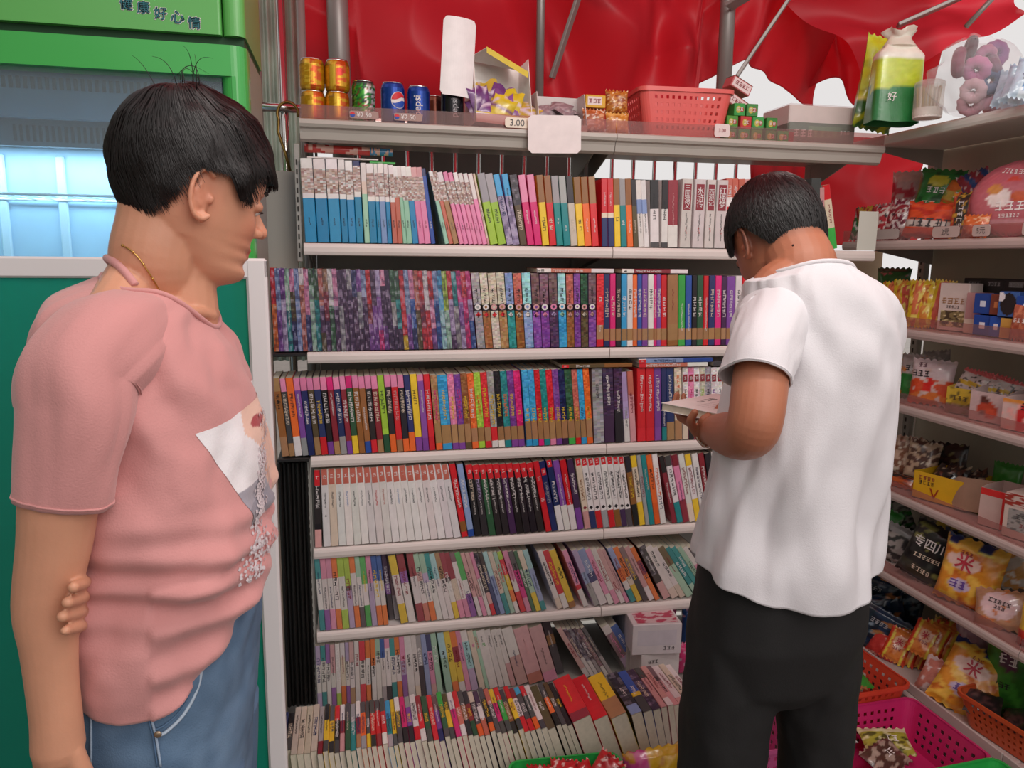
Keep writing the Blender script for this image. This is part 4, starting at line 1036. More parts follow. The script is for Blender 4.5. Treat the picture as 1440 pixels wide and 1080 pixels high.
# gum boxes
rs = random.Random(9)
gi = 0
rowsG = [(0, 1028, 5, 2.25), (1, 1030, 4, 2.255), (2, 1040, 2, 2.26)]
GB = ['at the left end of the bottom layer', 'second in the bottom layer', 'third in the bottom layer', 'fourth in the bottom layer', 'at the right end of the bottom layer', 'at the left of the second layer', 'second in the second layer', 'third in the second layer', 'at the right of the second layer', 'at the left of the top layer', 'at the right of the top layer']
for (lay, px, n, Y) in rowsG:
    for i in range(n):
        x = xon(px+i*18.5, ZT+.02+lay*.032, Y); c = ['3c8a3c', '2f9a4a', '4b9434', 'c63a3a', '38a048'][(i+lay*2) % 5]
        if c == 'c63a3a' and lay != 1: c = '3c8a3c'
        carton('box', '%s gum box %s beside the salmon basket' % ({'3c8a3c': 'green', '2f9a4a': 'bright green', '4b9434': 'leaf green', 'c63a3a': 'red', '38a048': 'vivid green'}[c], GB[gi]), 'box', .038, .06, .0375, basis((x, Y+.03, ZT+lay*.039), rs.uniform(-4, 4)), c, [('F', .08, .15, .92, .85, [('base', c), ('ell', .35, .5, .25, .4, 'c8b84a'), ('ell', .72, .5, .2, .3, 'a83a2c')]), ('T', .1, .1, .9, .9, 'c94b3c' if i % 2 else c)], [('F', '~~', .5, .5, .010, 'w')], group='gum boxes beside the salmon basket'); gi += 1
for i, (px, py, a) in enumerate(((1028, 148, 28), (1026, 128, 24))):
    p = at(px+(8 if i else 0), py, 2.33)
    carton('box', ['pink and white box leaning low against the salmon basket', 'pink and white box with lettering tilted on top of the other'][i], 'box', .075, .05, .034, basis((p.x, 2.33, p.z-.01+(.006 if i else 0)), 5, 0, a), 'c46a6c', [('F', .05, .1, .95, .9, 'e8d5d3'), ('T', 0, 0, 1, 1, '7aa05a')], [('F', '~~~~', .5, .5, .012, 'R')])
# red dark boxes behind
p = at(1092, 180, 2.25)
carton('box', 'dark red box with blue corner at the right end of the gum boxes', 'box', .05, .09, .038, basis((xon(1097, ZT, 2.28), 2.30, ZT), 18), '9c2b30', [('F', 0, 0, .4, .5, '2c3f8a')])
# low green carton under clear film
x0, x1 = xon(1112, ZT, 2.26), xon(1205, ZT, 2.26); xm = (x0+x1)/2
carton('box', 'long low dark green carton with white lid in clear film', 'box', x1-x0, .16, .125, basis((xm, 2.36, ZT), 0), 'e4d6d0', [('F', 0, 0, 1, .58, '53604a'), ('F', .30, .2, .8, .5, '6a7a5a'), ('L', 0, 0, 1, .55, '53604a')], [('F', '~~~', .22, .30, .022, 'w'), ('F', '~~~~', .55, .30, .02, '8fae7a'), ('F', '~~~', .85, .36, .012, 'w')])
mb = MB(); mb.box((-(x1-x0)/2-.002, -.083, 0), ((x1-x0)/2+.002, .083, .130), (1, 1, 1), .006)
f_ = mb.build('clear_film', M_FILM); f_.parent = [o for o in bpy.data.objects if o.get('label', '').startswith('long low dark green')][0]
# bags standing at the corner of the right rack top
RT = RZ[0]+.001
ZC = ZT
p = at(1232, 183, 2.10); q = at(1232, 62, 2.10)
ZB = RT
p0 = (xon(1226, RT, 2.20), 2.20, RT)
pouch('snack_bag', 'lime yellow bag with twisted knotted top behind the green and yellow gift bag', 'bag', .15, .285, .07, basis((xon(1224, RT, 2.24), 2.24, RT-.0), 6, 0, 7), [('base', 'c3cf2a'), ('band', 0, .3, '3b6b2c'), ('band', .3, .34, 'e6d86a'), ('noise', 'a8b020', .2, 6), ('ell', .3, .72, .14, .08, 'd8c05a'), ('ell', .62, .22, .16, .14, 'd9cfae')], (('~~', .35, .7, .018, 'R'),), crinkle=.008)
gb = thing('gift_bag', 'yellow green tissue pack with dark green base and clear gathered top', 'bag'); gb.matrix_world = basis((xon(1252, RT, 2.12), 2.12, RT), -14, 0, 2)
mb = MB()
D = design([('base', 'c4d534'), ('band', 0, .42, '1f7a3c'), ('diag', -.35, 1, 3, .42, '1f7a3c'), ('band', .86, 1, 'eceade')])
def gbf(u, v):
    a = 2*math.pi*u; k = 1-.06*v-(.42*max(0, v-.86)/.14); e = 5
    c_, s_ = math.cos(a), math.sin(a); r = (abs(c_)**e+abs(s_)**e)**(-1/e)
    return (.072*k*r*c_, .05*k*r*s_*(1-.3*v), .232*v+.004*noise.noise(Vector((u*9, v*7, 1))))
mb.grid(gbf, 40, 26, lambda u, v: H('1f7a3c') if v < .38+.12*((u*2) % 1) else (H('ecebdc') if v > .80 else jit(H('bccf2e'), .03)))
mb.build('printed_bag', M_FOIL, gb, True)
mb = MB()
def top(u, v):
    a = 2*math.pi*u; r = .036*(1-v)**.8+.010+.030*max(0, v-.55)/.45*(1+.4*math.sin(a*5)); return (r*math.cos(a)*1.1-.004*v, r*math.sin(a)*.8, .222+.048*v+.008*math.sin(a*4)*v)
mb.grid(top, 28, 12, (.95, .95, .95)); mb.build('gathered_top', mat('milky_film', '#e8e9d8', .2, alpha=.75), gb, True)
tb = MB(); lettering(tb, '好', lambda x, y: (-.028+x, -.0535, .07+y), H('w'), height=.026); tb.build('lettering', M_INK, gb, fixn=False)
# cotton swab tub
tub = thing('tub', 'clear tub of white cotton swabs beside the green and yellow pack', 'tub'); tub.matrix_world = basis((xon(1303, RT, 2.02), 2.02, RT), 0)
mb = MB(); mb.lathe([(.036, 0), (.040, .01), (.040, .088), (.041, .09), (.041, .102), (.030, .108), (.001, .108)], (.9, .9, .9), 28, cap=False); mb.build('wall', clear_mat('clear_tub', (.96, .95, .92), .3), tub, True)
mb = MB(); mb.lathe([(.0385, .002), (.0385, .03)], (.86, .84, .82), 24, cap=True); mb.build('paper_insert', mat('white_card', '#e6e0da', .6), tub)
mb = MB()
for i in range(46):
    a = i*2.4; r = .034*math.sqrt(i/46); x, y = r*math.cos(a), r*math.sin(a); mb.tube([(x*.8, y*.8, .006), (x, y, .09)], .0016, H('c9b46a' if i % 2 else 'e8dfcf'), 5)
sw_ = mb.build('cotton_swabs', M_CARD, tub); tag(sw_, kind='stuff')
# bag of hair scrunchies
sb_ = thing('bag', 'big clear bag bursting with pink, plum and violet hair scrunchies', 'bag'); sb_.matrix_world = basis((xon(1368, RT, 1.93), 1.93, RT), 0)
rs = random.Random(3)
SCR = [(-.062, .0, .138, .040, '7a2f4c'), (-.040, -.01, .175, .032, '3a2b34'), (-.030, -.03, .115, .036, 'c57aa5'), (.0, -.02, .150, .034, 'a96a8c'), (.028, -.03, .120, .038, '6d4a63'), (.045, -.01, .165, .036, '7d4a86'), (.010, -.04, .085, .036, '5d6a8c'), (-.025, -.02, .060, .034, 'd9b4bd'), (.035, -.03, .050, .040, 'dba7b8'), (.075, 0, .085, .034, 'd8a0ac'), (-.01, .0, .03, .035, 'cfa0ac'), (.08, 0, .04, .04, 'd6b4b8')]
for i, (x, y, z_, r, c) in enumerate(SCR):
    mb = MB(); n1, n2 = 20, 8; th_ = rs.uniform(0, 3); ph = rs.uniform(-.7, .7)
    R_ = Euler((math.pi/2+ph, th_*.2, th_)).to_matrix()
    mb.grid(lambda u, v: Vector((x, y, z_))+R_ @ Vector(((r*.62+r*.42*(1+.12*math.sin(u*60))*math.cos(6.283*v))*math.cos(6.283*u), (r*.62+r*.42*(1+.12*math.sin(u*60))*math.cos(6.283*v))*math.sin(6.283*u), r*.42*math.sin(6.283*v))), 40, 10, H(c))
    o = mb.build('hair_scrunchie', mat('velvet', None, .8, sheen=.5), smooth=True); o.matrix_world = sb_.matrix_world
    tag(o, '%s hair scrunchie %s in the big clear bag' % (['plum', 'near-black', 'orchid pink', 'mauve', 'dusky purple', 'violet', 'slate blue', 'pale pink', 'rose pink', 'soft pink', 'blush pink', 'pastel rose'][i], ['at the left', 'top left', 'at the centre left', 'near the top', 'right of centre', 'top right', 'at the middle', 'lower left', 'lower right', 'far right', 'at the bottom', 'bottom right'][i]), 'scrunchie', 'hair scrunchies in the clear bag')
mb = MB()
def bagf(u, v):
    a = 2*math.pi*u; r = math.sin(math.pi*min(.97, .12+v*.8))**.6; n = noise.noise(Vector((math.cos(a)*2, math.sin(a)*2, v*5)))
    return ((.140*r+.03*n)*math.cos(a), (.085*r+.015*n)*math.sin(a), .003+.20*v+.012*n*v)
mb.grid(bagf, 40, 24, (.95, .95, .95)); mb.build('clear_film', M_FILM, sb_, True)
pp = atx(1425, 140, 1.80)
for i in range(3):
    y_ = 1.84-.06*i
    pouch('wipes_packet', 'pale blue wipes packet %s beside the scrunchie bag' % ['nearest', 'second', 'farthest right'][i], 'packet', .075, .105, .03, basis((xon(1412+13*i, RT, y_), y_, RT), -30, -12, 14), [('base', 'b9cede'), ('vband', .3, .7, 'd8e6ee'), ('ell', .5, .45, .2, .3, '4a8abf'), ('band', .85, 1, '9fb8ca')], (('~~~', .5, .5, .014, 'B'),), group='wipes packets on top of the right rack')
# ------------------------------------------------------------------ right rack goods
def rk(px0, py0, px1, zi, X):
    z_ = (RZ[zi] if zi < 7 else 0)+.0015; a, b = yon(px0, z_, X), yon(px1, z_, X); h = atx((px0+px1)/2, py0, X).z-z_
    return (a+b)/2, abs(a-b), h, z_
def rbag(px0, py0, px1, zi, X, ops, label, texts=(), yaw=-70, tilt=-8, roll=0, t=.045, dz=0, hs=1, ws=1, cat='snack', group=None, name='snack_bag', **k):
    y_, w_, h_, z_ = rk(px0, py0, px1, zi, X)
    return pouch(name, label, cat, w_*ws, max(.03, (h_-dz)*hs), t, basis((X, y_, z_+dz), yaw, tilt, roll), ops, texts, group, **k)
# first shelf
rs = random.Random(12)
for i, (px, c1, c2, nm) in enumerate(((1208, '2f8a4c', 'e6dfdf', 'green and white'), (1222, 'c8b23a', 'a83238', 'yellow and red'), (1236, 'c23a44', 'e9d6d0', 'red and white'), (1250, 'a52f3c', 'e6c6c0', 'crimson'), (1262, '8a2c44', 'efe0de', 'maroon'))):
    rbag(px-9, 292-i*3, px+12, 1, 1.83+.01*i, [('base', c1), ('noise', c2, .05, 7), ('noise', '3a2a30', .4, 9)], '%s candy packet standing on the top snack shelf' % nm, yaw=-60+rs.uniform(-15, 15), roll=rs.uniform(-15, 15), t=.04, group='candy packets at the far end of the top snack shelf')
rbag(1256, 240, 1296, 1, 1.97, [('base', 'c9a7a4'), ('noise', 'c03a4a', .05, 6), ('band', .8, 1, 'd8b0a8')], 'pink and red patterned snack bag at the back beside the green bag', dz=.06, yaw=-50, t=.05)
rbag(1282, 238, 1326, 1, 1.93, [('base', '2b7a34'), ('noise', '1d5226', .15, 6), ('ell', .5, .78, .25, .1, 'c9c23a')], 'dark green snack bag standing behind the orange bag', (('~~~', .5, .6, .02, 'w'), ('~~', .4, .35, .022, 'c')), dz=.05, yaw=-60, roll=8, t=.05)
rbag(1316, 256, 1362, 1, 1.96, [('base', 'd9702c'), ('band', .3, .6, 'cfae4a'), ('noise', '8a9a3a', .3, 6)], 'orange and yellow snack bag lying behind the price tags', (('~~~', .6, .5, .02, 'w'),), dz=.09, yaw=-70, roll=20, t=.05)
rbag(1278, 285, 1345, 1, 1.82, [('base', 'e0542e'), ('noise', 'c23424', .15, 5), ('band', .30, .48, 'd2c4bc'), ('band', 0, .08, 'a82f24')], 'bright orange snack bag with silver lettering in front', (('~~~~~', .45, .4, .028, 'K'),), yaw=-66, roll=6, t=.05)
rbag(1338, 270, 1374, 1, 1.83, [('base', 'c24c2c'), ('vband', .2, .55, '3c342e'), ('noise', 'd8a43a', .2, 7)], 'orange and black snack bag with white lettering beside the round bag', (('~~~~~', .38, .5, .016, 'w', 90),), yaw=-66, t=.045)
rbag(1355, 302, 1384, 1, 1.78, [('base', 'd26a34'), ('noise', 'e8b48a', .2, 7)], 'small orange packet in front of the round pink bag', yaw=-70, t=.03)
rbag(1366, 235, 1400, 1, 1.99, [('base', 'a23240'), ('diag', 1, .8, .5, .2, '2c4a86'), ('noise', 'e0c8c8', .35, 8)], 'red and blue snack bag behind the round pink bag', dz=.05, yaw=-60, roll=-20, t=.04)
rbag(1372, 226, 1470, 1, 1.84, [('base', 'a85560'), ('ell', .5, .5, .47, .47, 'b8606a'), ('ell', .36, .50, .13, .13, 'ecdcd8'), ('ell', .30, .62, .08, .06, 'c9843a'), ('ell', .58, .52, .09, .07, 'c4562c'), ('ell', .74, .55, .08, .07, 'b9482c'), ('ell', .5, .74, .07, .04, 'c8402c'), ('band', .16, .2, 'c28a90')], 'large round dusky pink dried fruit bag with a white flower', (('~~~~~~~', .5, .84, .014, 'w', -6), ('~~~~', .55, .38, .026, 'w'), ('~~~~~~', .5, .26, .010, 'w')), yaw=-62, t=.06, nu=30, nv=30, round_=True, seal=0, crinkle=.001)
for (px0, px1, body, l, c) in ((1205, 1222, None, 'blank white tag at the far end of the top snack shelf', 'b5aaa4'), (1229, 1264, None, 'blank white tag below the candy packets', 'b9aca8'), (1311, 1349, '2元', 'white price tag reading 2 yuan under the orange bag', 'c5b3ad'), (1367, 1392, '5元', 'white price tag reading 5 yuan near the round pink bag', 'c8b6b0'), (1437, 1456, '6元', 'white price tag at the frame edge under the round bag', 'c8b6b0')):
    a, b = yon(px0, RZ[1], 1.745), yon(px1, RZ[1], 1.745)
    if px0 == 1437: body = None
    card('price_tag', l, 'price tag', abs(a-b), .032, basis((1.743, (a+b)/2, RZ[1]+.003), -90), c, body=body, hh=.018)
# second shelf
rbag(1234, 376, 1266, 2, 1.98, [('base', '3c7a3c'), ('noise', 'd86a7a', .25, 6), ('band', .85, 1, '24502c')], 'green floral packet standing behind the yellow packets', dz=.06, yaw=-60, t=.03)
for i in range(6):
    px = 1246+i*13
    rbag(px-8, 396-(i % 2)*3, px+14, 2, 1.81+.012*(i % 3), [('base', 'd9b82c'), ('vband', .3, .6, ['d8744a', 'd98a3c', 'cf5a4a'][i % 3]), ('noise', 'e9d46a', .2, 6), ('noise', 'b0522c', .42, 9)], 'yellow snack packet %s in the row before the white carton' % ['first', 'second', 'third', 'fourth', 'fifth', 'last'][i], yaw=-62, roll=rs.uniform(-7, 7), t=.03, group='yellow snack packets on the second snack shelf')
y_, w_, h_, z_ = rk(1320, 398, 1357, 2, 1.83)
carton('box', 'white upright carton with a dark snack picture', 'box', w_*.92, .06, h_, basis((1.85, y_, z_), -78), 'ddcdc6', [('F', .1, .08, .9, .42, [('base', '8a7a52'), ('noise', '4a3c2c', .1, 5), ('noise', 'd8c89a', .3, 5)])], [('F', '~~~~', .5, .62, .018, 'f'), ('F', '~~~~~', .5, .50, .008, 'K')])
y_, w_, h_, z_ = rk(1358, 405, 1372, 2, 1.82); carton('box', 'narrow pink upright carton between white carton and blue boxes', 'box', .05, .05, h_*.9, basis((1.84, y_, z_), -80), 'b98a8a', [('F', 0, 0, 1, .35, 'd8c4b4')])
for i, (px0, px1, dz, c, nm, pic) in enumerate(((1368, 1392, 0, '1d4aa0', 'lower left', 'e6e6f0'), (1390, 1408, 0, '2456b4', 'lower middle', 'e6e6f0'), (1366, 1390, .062, '1c4696', 'upper left', 'd8e0f0'), (1388, 1404, .062, '7a3c2c', 'upper brown', 'c87a4a'), (1424, 1452, .062, '1d4aa0', 'upper right', 'e6e6f0'))):
    y_, w_, h_, z_ = rk(px0, 430, px1, 2, 1.80); carton('box', '%s cookie box of the stack %s' % ('brown' if i == 3 else 'royal blue', ['at the lower left', 'at the lower middle', 'at the upper left', 'beside the round cookie print', 'at the upper right'][i]), 'box', w_*.94, .05, .058, basis((1.82, y_, z_+dz), -82), c, [('F', .35, .35, .65, .65, pic)], group='cookie boxes on the second snack shelf')
y_, w_, h_, z_ = rk(1402, 400, 1428, 2, 1.80)
c_ = carton('box', 'blue cookie box printed with a big dark round cookie', 'box', w_*.95, .05, .07, basis((1.815, y_, z_+.06), -82), '2d4f8c', [('F', .02, .02, .98, .98, [('base', '3a64a8'), ('ell', .5, .5, .42, .46, '1f1a1c'), ('ell', .1, .8, .2, .2, 'e8e4e8')])])
y_, w_, h_, z_ = rk(1406, 425, 1426, 2, 1.80); carton('box', 'tan yellow cookie box under the round cookie print', 'box', w_*.94, .05, .056, basis((1.818, y_, z_), -82), 'd0a04c', [('F', .1, .1, .9, .6, 'c08a3a')])
rbag(1420, 425, 1446, 2, 1.79, [('base', 'a8543c'), ('noise', 'c87a5a', .1, 6)], 'reddish brown packet right of the tan cookie box', (('~~~', .5, .5, .012, 'w'),), yaw=-80, t=.03)
for i, (px0, px1) in enumerate(((1356, 1384), (1384, 1412), (1412, 1445))):
    y_, w_, h_, z_ = rk(px0, 390, px1, 2, 1.92); carton('box', 'flat black box %s at the back over the blue boxes' % ['at the left', 'in the middle', 'at the right with pale label'][i], 'box', w_, .08, .16, basis((1.94, y_, z_), -88), '1f1b1c', [('F', .2, .86, .8, .96, '8a8886' if i == 2 else '3a3436')], [('F', '~~~~', .5, .9, .010, 'e')])
mb = MB()
y_, w_, h_, z_ = rk(1270, 440, 1360, 2, 1.76)
# third shelf
rbag(1266, 497, 1290, 3, 1.83, [('base', '2f7a34'), ('band', .55, 1, 'b8a8a6'), ('noise', 'd8883a', .3, 6)], 'green and grey pouch with black lettering at the far end', (('~~', .5, .68, .018, 'k'),), yaw=-60)
rbag(1284, 505, 1328, 3, 1.82, [('base', 'd9c4c6'), ('band', 0, .55, 'd2502c'), ('ell', .5, .3, .14, .3, 'd8231c'), ('ell', .5, .15, .42, .14, 'd97a3c'), ('noise', 'd8bcb4', .35, 6)], 'white and orange pouch with red centre on the third snack shelf', (('~~~', .28, .66, .02, 'k'), ('~~', .3, .86, .015, 'd')), yaw=-64, t=.05)
rbag(1304, 492, 1330, 3, 1.98, [('base', 'a8a4a2'), ('band', .2, .3, '1f1b1c'), ('noise', 'cfc9c4', .2, 6)], 'silver packet with black stripe standing at the back', dz=.06, yaw=-60, roll=-10, t=.03)
y_, w_, h_, z_ = rk(1325, 540, 1359, 3, 1.80)
tray('carton', 'small open carton printed yellow and brown holding pouches', 'carton', w_*.9, .12, .085, basis((1.86, y_, z_), -76), 'cfa93c', hf=.078, panels=[(0, 0, 1, 1, [('base', 'd0b03a'), ('band', 0, .35, '8a6a5a'), ('noise', '6a5a2c', .2, 6), ('ell', .5, .5, .3, .16, 'a88a2c')])], texts=[('~~~', .5, .6, .014, 'N')])
y_, w_, h_, z_ = rk(1358, 548, 1400, 3, 1.79)
tray('carton', 'open carton printed with a reddish fruit picture full of packets', 'carton', w_*.95, .14, .095, basis((1.86, y_, z_), -76), 'c9b2b0', hf=.085, panels=[(0, 0, 1, 1, [('base', 'c9aeac'), ('ell', .5, .42, .3, .26, 'b8442c'), ('ell', .38, .72, .13, .14, '5a2c24'), ('ell', .62, .3, .16, .2, 'd2583c'), ('ell', .35, .3, .1, .1, '8a5a54')])])
for i in range(7):
    rbag(1338+i*9, 518+i*2, 1368+i*9, 3, 1.83+.008*i, [('base', 'c4b4b0'), ('band', .35, .5, 'c8a42c'), ('noise', '4a4440', .25, 7), ('band', .85, 1, 'd86a6a')], 'silver pink packet %s in the open cartons' % ['first', 'second', 'third', 'fourth', 'fifth', 'sixth', 'last'][i], dz=.055, yaw=-74, tilt=-20, roll=14, t=.02, group='silver pink packets in the open cartons')
y_, w_, h_, z_ = rk(1402, 555, 1450, 3, 1.78)
tray('carton', 'open white carton with bright red fruit picture and orange rim', 'carton', w_*.95, .14, .09, basis((1.85, y_, z_), -76), 'd9bdb8', hf=.085, panels=[(0, 0, 1, 1, [('base', 'd4b4ae'), ('vband', .35, 1, 'c62a2c'), ('noise', 'e8a8a0', .2, 6), ('band', .88, 1, 'd98a3c')])], texts=[('~', .55, .8, .02, 'k')])
# fourth shelf
for i, (px0, py0, px1, c, c2, nm) in enumerate(((1240, 612, 1264, 'a8826a', '6b4a3c', 'tan and brown'), (1255, 612, 1285, '8a5a44', 'd0b09a', 'reddish brown'), (1275, 618, 1305, 'c0a48a', '5a3a30', 'beige and brown'))):
    rbag(px0, py0, px1, 4, 1.86, [('base', c), ('noise', c2, .0, 6), ('noise', 'd8c8b4', .35, 7)], '%s dried meat packet at the far end of the fourth shelf' % nm, yaw=-60+i*8, roll=6*i-6, t=.05, dz=.02)
rbag(1238, 660, 1278, 4, 1.79, [('base', 'b5541f'), ('band', .6, 1, '2c201c'), ('noise', '8a3c1c', .2, 6)], 'dark orange packet lying below the dried meat packets', yaw=-70, tilt=-40, t=.03, hs=.8)
y_, w_, h_, z_ = rk(1277, 660, 1333, 4, 1.785)
tM = basis((1.87, y_, z_), -72)
tray('carton', 'bright yellow open carton with red arrow mark and lettering', 'carton', w_*.92, .16, .085, tM, 'd9a81c', hf=.088, inner='6a4a2c', texts=[('~~~~', .28, .80, .012, 'R'), ('~~~~', .28, .62, .012, 'k'), ('V', .45, .3, .034, '9a2a1c')])
for i in range(6):
    pouch('snack_packet', 'black glossy packet %s in the yellow carton' % ['first', 'second', 'third', 'fourth', 'fifth', 'sixth'][i], 'snack', .075, .07, .02, tM @ basis((-.06+.024*i, .0+.02*(i % 3), .035), rs.uniform(-30, 30), -25, rs.uniform(-30, 30)), [('base', '2a2220'), ('noise', '6a3c2c', .15, 6), ('noise', 'c9b49a', .42, 9)], group='black packets in the yellow carton', nu=9, nv=9)
rbag(1300, 622, 1350, 4, 2.0, [('base', '4a2c24'), ('noise', '241c1c', .0, 5), ('noise', 'a89a6a', .35, 6)], 'dark brown snack bag at the back behind the yellow carton', yaw=-70, roll=-5, t=.05)
# kraft flap
a = atx(1330, 705, 1.80); b = atx(1392, 655, 1.80)
card('carton_flap', 'bent kraft cardboard flap beside the yellow carton', 'cardboard', .15, .10, basis((1.82, (a.y+b.y)/2-.01, RZ[4]+.01), -62, -10, -4), 'a3806a', 9, rr=.03, th=.002)
y_, w_, h_, z_ = rk(1372, 668, 1408, 4, 1.79)
tray('carton', 'tall white carton with red rim open at the top', 'carton', w_*.9, .11, .115, basis((1.84, y_, z_), -74), 'c9aca4', hf=.11, panels=[(0, 0, 1, .82, 'c7aaa2'), (0, .82, 1, 1, 'cf2a28'), (.75, 0, 1, 1, 'cf2a28')])
y_, w_, h_, z_ = rk(1404, 672, 1452, 4, 1.775)
carton('box', 'white carton with red date picture on top and grey window', 'box', w_, .10, .125, basis((1.83, y_, z_), -74), 'cbb6ac', [('F', 0, .72, 1, 1, [('base', 'c9b4aa'), ('noise', '9a3428', -.1, 5)]), ('F', .12, .18, .9, .66, [('base', '9a9490'), ('noise', '6a6664', .2, 6)])], [('F', '~~~', .5, .5, .014, 'K'), ('F', '~~', .5, .32, .010, 'R')])
rbag(1392, 650, 1425, 4, 1.97, [('base', '3c8a34')], 'green packet at the back behind the white carton', yaw=-70, t=.03)
# fifth shelf
rbag(1222, 712, 1248, 5, 1.84, [('base', '2f8f34'), ('noise', 'b8c4b4', .25, 6)], 'green packet at the far end of the fifth shelf', yaw=-60, roll=8)
rbag(1236, 705, 1280, 5, 1.95, [('base', '46504c'), ('noise', 'a8b0ac', .05, 6), ('noise', '2f8f34', .3, 5)], 'grey and green crinkled bag behind the black bags', yaw=-60, roll=-25, dz=.04)
rbag(1240, 738, 1275, 5, 1.83, [('base', '3a3838'), ('noise', 'a8a09c', .0, 5), ('band', .8, 1, '9a9a9a')], 'black and silver bag standing left of the big lettered bag', yaw=-58, roll=12)
rbag(1266, 732, 1318, 5, 1.80, [('base', '1d1a1b'), ('band', .1, .3, '3a352a'), ('noise', '3c3a36', .3, 6), ('noise', '8a8a4a', .42, 8)], 'black snack bag with large white characters', (('专四川', .45, .68, .036, 'w', 6), ('~~~~~~', .5, .45, .014, 'c', 6), ('~~~~', .5, .22, .016, 'c')), yaw=-64, roll=16, t=.06)
rbag(1300, 725, 1345, 5, 1.90, [('base', 'c9b02c'), ('noise', '3a3a20', .1, 5), ('vband', .8, 1, 'd8c83a')], 'yellow and black snack bag between the lettered bag and the orange bag', yaw=-64, roll=10)
rbag(1332, 728, 1388, 5, 1.93, [('base', '26305c'), ('diag', .2, 1, .16, .05, 'd8c43a'), ('ell', .5, .7, .1, .05, 'e0dccc')], 'navy snack bag with yellow stripes behind the big orange bag', yaw=-66, roll=-6, dz=.05)
chip = [('base', 'e0902c'), ('band', .88, 1, '2a3468'), ('band', .86, .88, 'e8d85a'), ('noise', 'ecb84a', .05, 5), ('noise', 'c86a24', .28, 6), ('ell', .42, .32, .18, .09, 'cbb6d0'), ('ell', .4, .66, .3, .12, 'e8c4b8')]
def chiptext(k=1): return (('米', .42, .66, .050*k, 'c23a4a', -8), ('~~', .40, .32, .024*k, '6a4a9a'), ('~~~', .42, .80, .012*k, 'R'))
rbag(1322, 757, 1386, 5, 1.80, chip, 'big orange corn snack bag with navy top standing on the fifth shelf', chiptext(), yaw=-64, roll=5, t=.07, nu=24, nv=30)
rbag(1384, 770, 1446, 5, 1.92, [('base', 'cfc4b8'), ('noise', 'd8a05a', .05, 4), ('noise', 'efe8e0', .3, 5)], 'clear and white bread bag leaning on the fifth shelf', dz=.06, yaw=-64, roll=-20)
rbag(1378, 815, 1436, 5, 1.79, [('base', 'b98a6a'), ('ell', .5, .55, .36, .36, 'd8b8b8'), ('noise', 'c9743c', .42, 6)], 'bread packet with pink label and black writing', (('~~~~~', .5, .62, .012, 'k', -14), ('~~~', .5, .48, .010, 'k', -14)), yaw=-66, roll=-12, tilt=-30, hs=.8)
rbag(1432, 850, 1460, 5, 1.78, [('base', 'd8b02c'), ('band', 0, .4, 'c23428')], 'yellow and red packet at the frame edge of the fifth shelf', yaw=-70)
# sixth: the deck
RZ.append(0)
navy = [('base', '1f3450'), ('noise', '14202f', .1, 5), ('noise', '7a8a96', .38, 6), ('noise', 'b0723c', .42, 5)]
for i, (px0, py0, px1, X, dz, r_) in enumerate(((1192, 800, 1236, 1.87, .06, 12), (1226, 800, 1262, 1.92, .06, -14), (1190, 835, 1240, 1.83, .02, -10), (1194, 850, 1250, 1.795, .0, 16), (1240, 805, 1280, 1.96, .05, 6))):
    rbag(px0, py0, px1, 6, X, navy, 'navy blue snack bag %s at the far end of the lowest shelf' % ['topmost', 'at the back', 'in the middle', 'at the front', 'rightmost at the back'][i], (('~~~~', .5, .7, .016, 'e'), ('~~', .5, .45, .014, 'f')), dz=dz, yaw=-55, roll=r_, t=.05, group='navy snack bags on the lowest shelf')
rbag(1222, 890, 1252, 6, 1.79, [('base', 'c23a34'), ('noise', 'e0a090', .2, 5)], 'red packet leaning between navy bags and orange packets', yaw=-55, roll=14, tilt=-30)
for i in range(10):
    r_, c_ = divmod(i, 5); X = 1.80+.025*c_; px = 1238+c_*13+r_*26; py = 895-c_*10-r_*32
    y_ = yon(px+14, RZ[6], X)
    pouch('snack_packet', 'orange and yellow snack packet, %s of the %s stack' % (['first', 'second', 'third', 'fourth', 'last'][c_], ['front', 'rear'][r_]), 'snack', .085, .115, .028, basis((X+.02*r_, y_, RZ[6]+.012+.07*r_), -48, -26, 16), [('base', 'e0843c'), ('vband', 0, .14, 'd23c24'), ('vband', .86, 1, 'd23c24'), ('vband', .14, .2, 'e8cf4a'), ('vband', .8, .86, 'e8cf4a'), ('ell', .5, .6, .24, .2, 'e6b496'), ('noise', 'd26a2c', .3, 7)], (('米', .5, .62, .024, 'c23a4a', 0), ('~~~', .5, .40, .010, 'R')), group='orange and yellow snack packets stacked on the lowest shelf')
for i in range(4):
    y_ = yon(1318+i*6, RZ[6], 1.93)
    pouch('snack_packet', 'orange brown snack packet %s behind the orange stacks' % ['first', 'second', 'third', 'fourth'][i], 'snack', .085, .12, .028, basis((1.93+.02*i, y_-.02*i, RZ[6]+.06), -40, -16, 10), [('base', 'b8682c'), ('vband', 0, .2, 'd0b03a'), ('noise', '8a4a20', .2, 6)], group='orange brown packets behind the orange stacks')
rbag(1300, 905, 1390, 6, 1.80, chip, 'big orange corn snack bag with navy top leaning on the lowest shelf', chiptext(.9), yaw=-44, roll=20, tilt=-28, t=.07, nu=24, nv=30, ws=.72, hs=1.0)
rbag(1290, 925, 1322, 6, 1.79, [('base', 'c87a6a'), ('noise', 'e0c4c0', .1, 5)], 'pink and white packet beside the leaning corn snack bag', yaw=-60, roll=10, tilt=-25)
rbag(1352, 878, 1392, 6, 1.96, [('base', 'b08a9c'), ('noise', 'd0b4c0', .1, 5)], 'mauve crinkled bag between the corn snack bag and the green bag', yaw=-60, roll=-8)
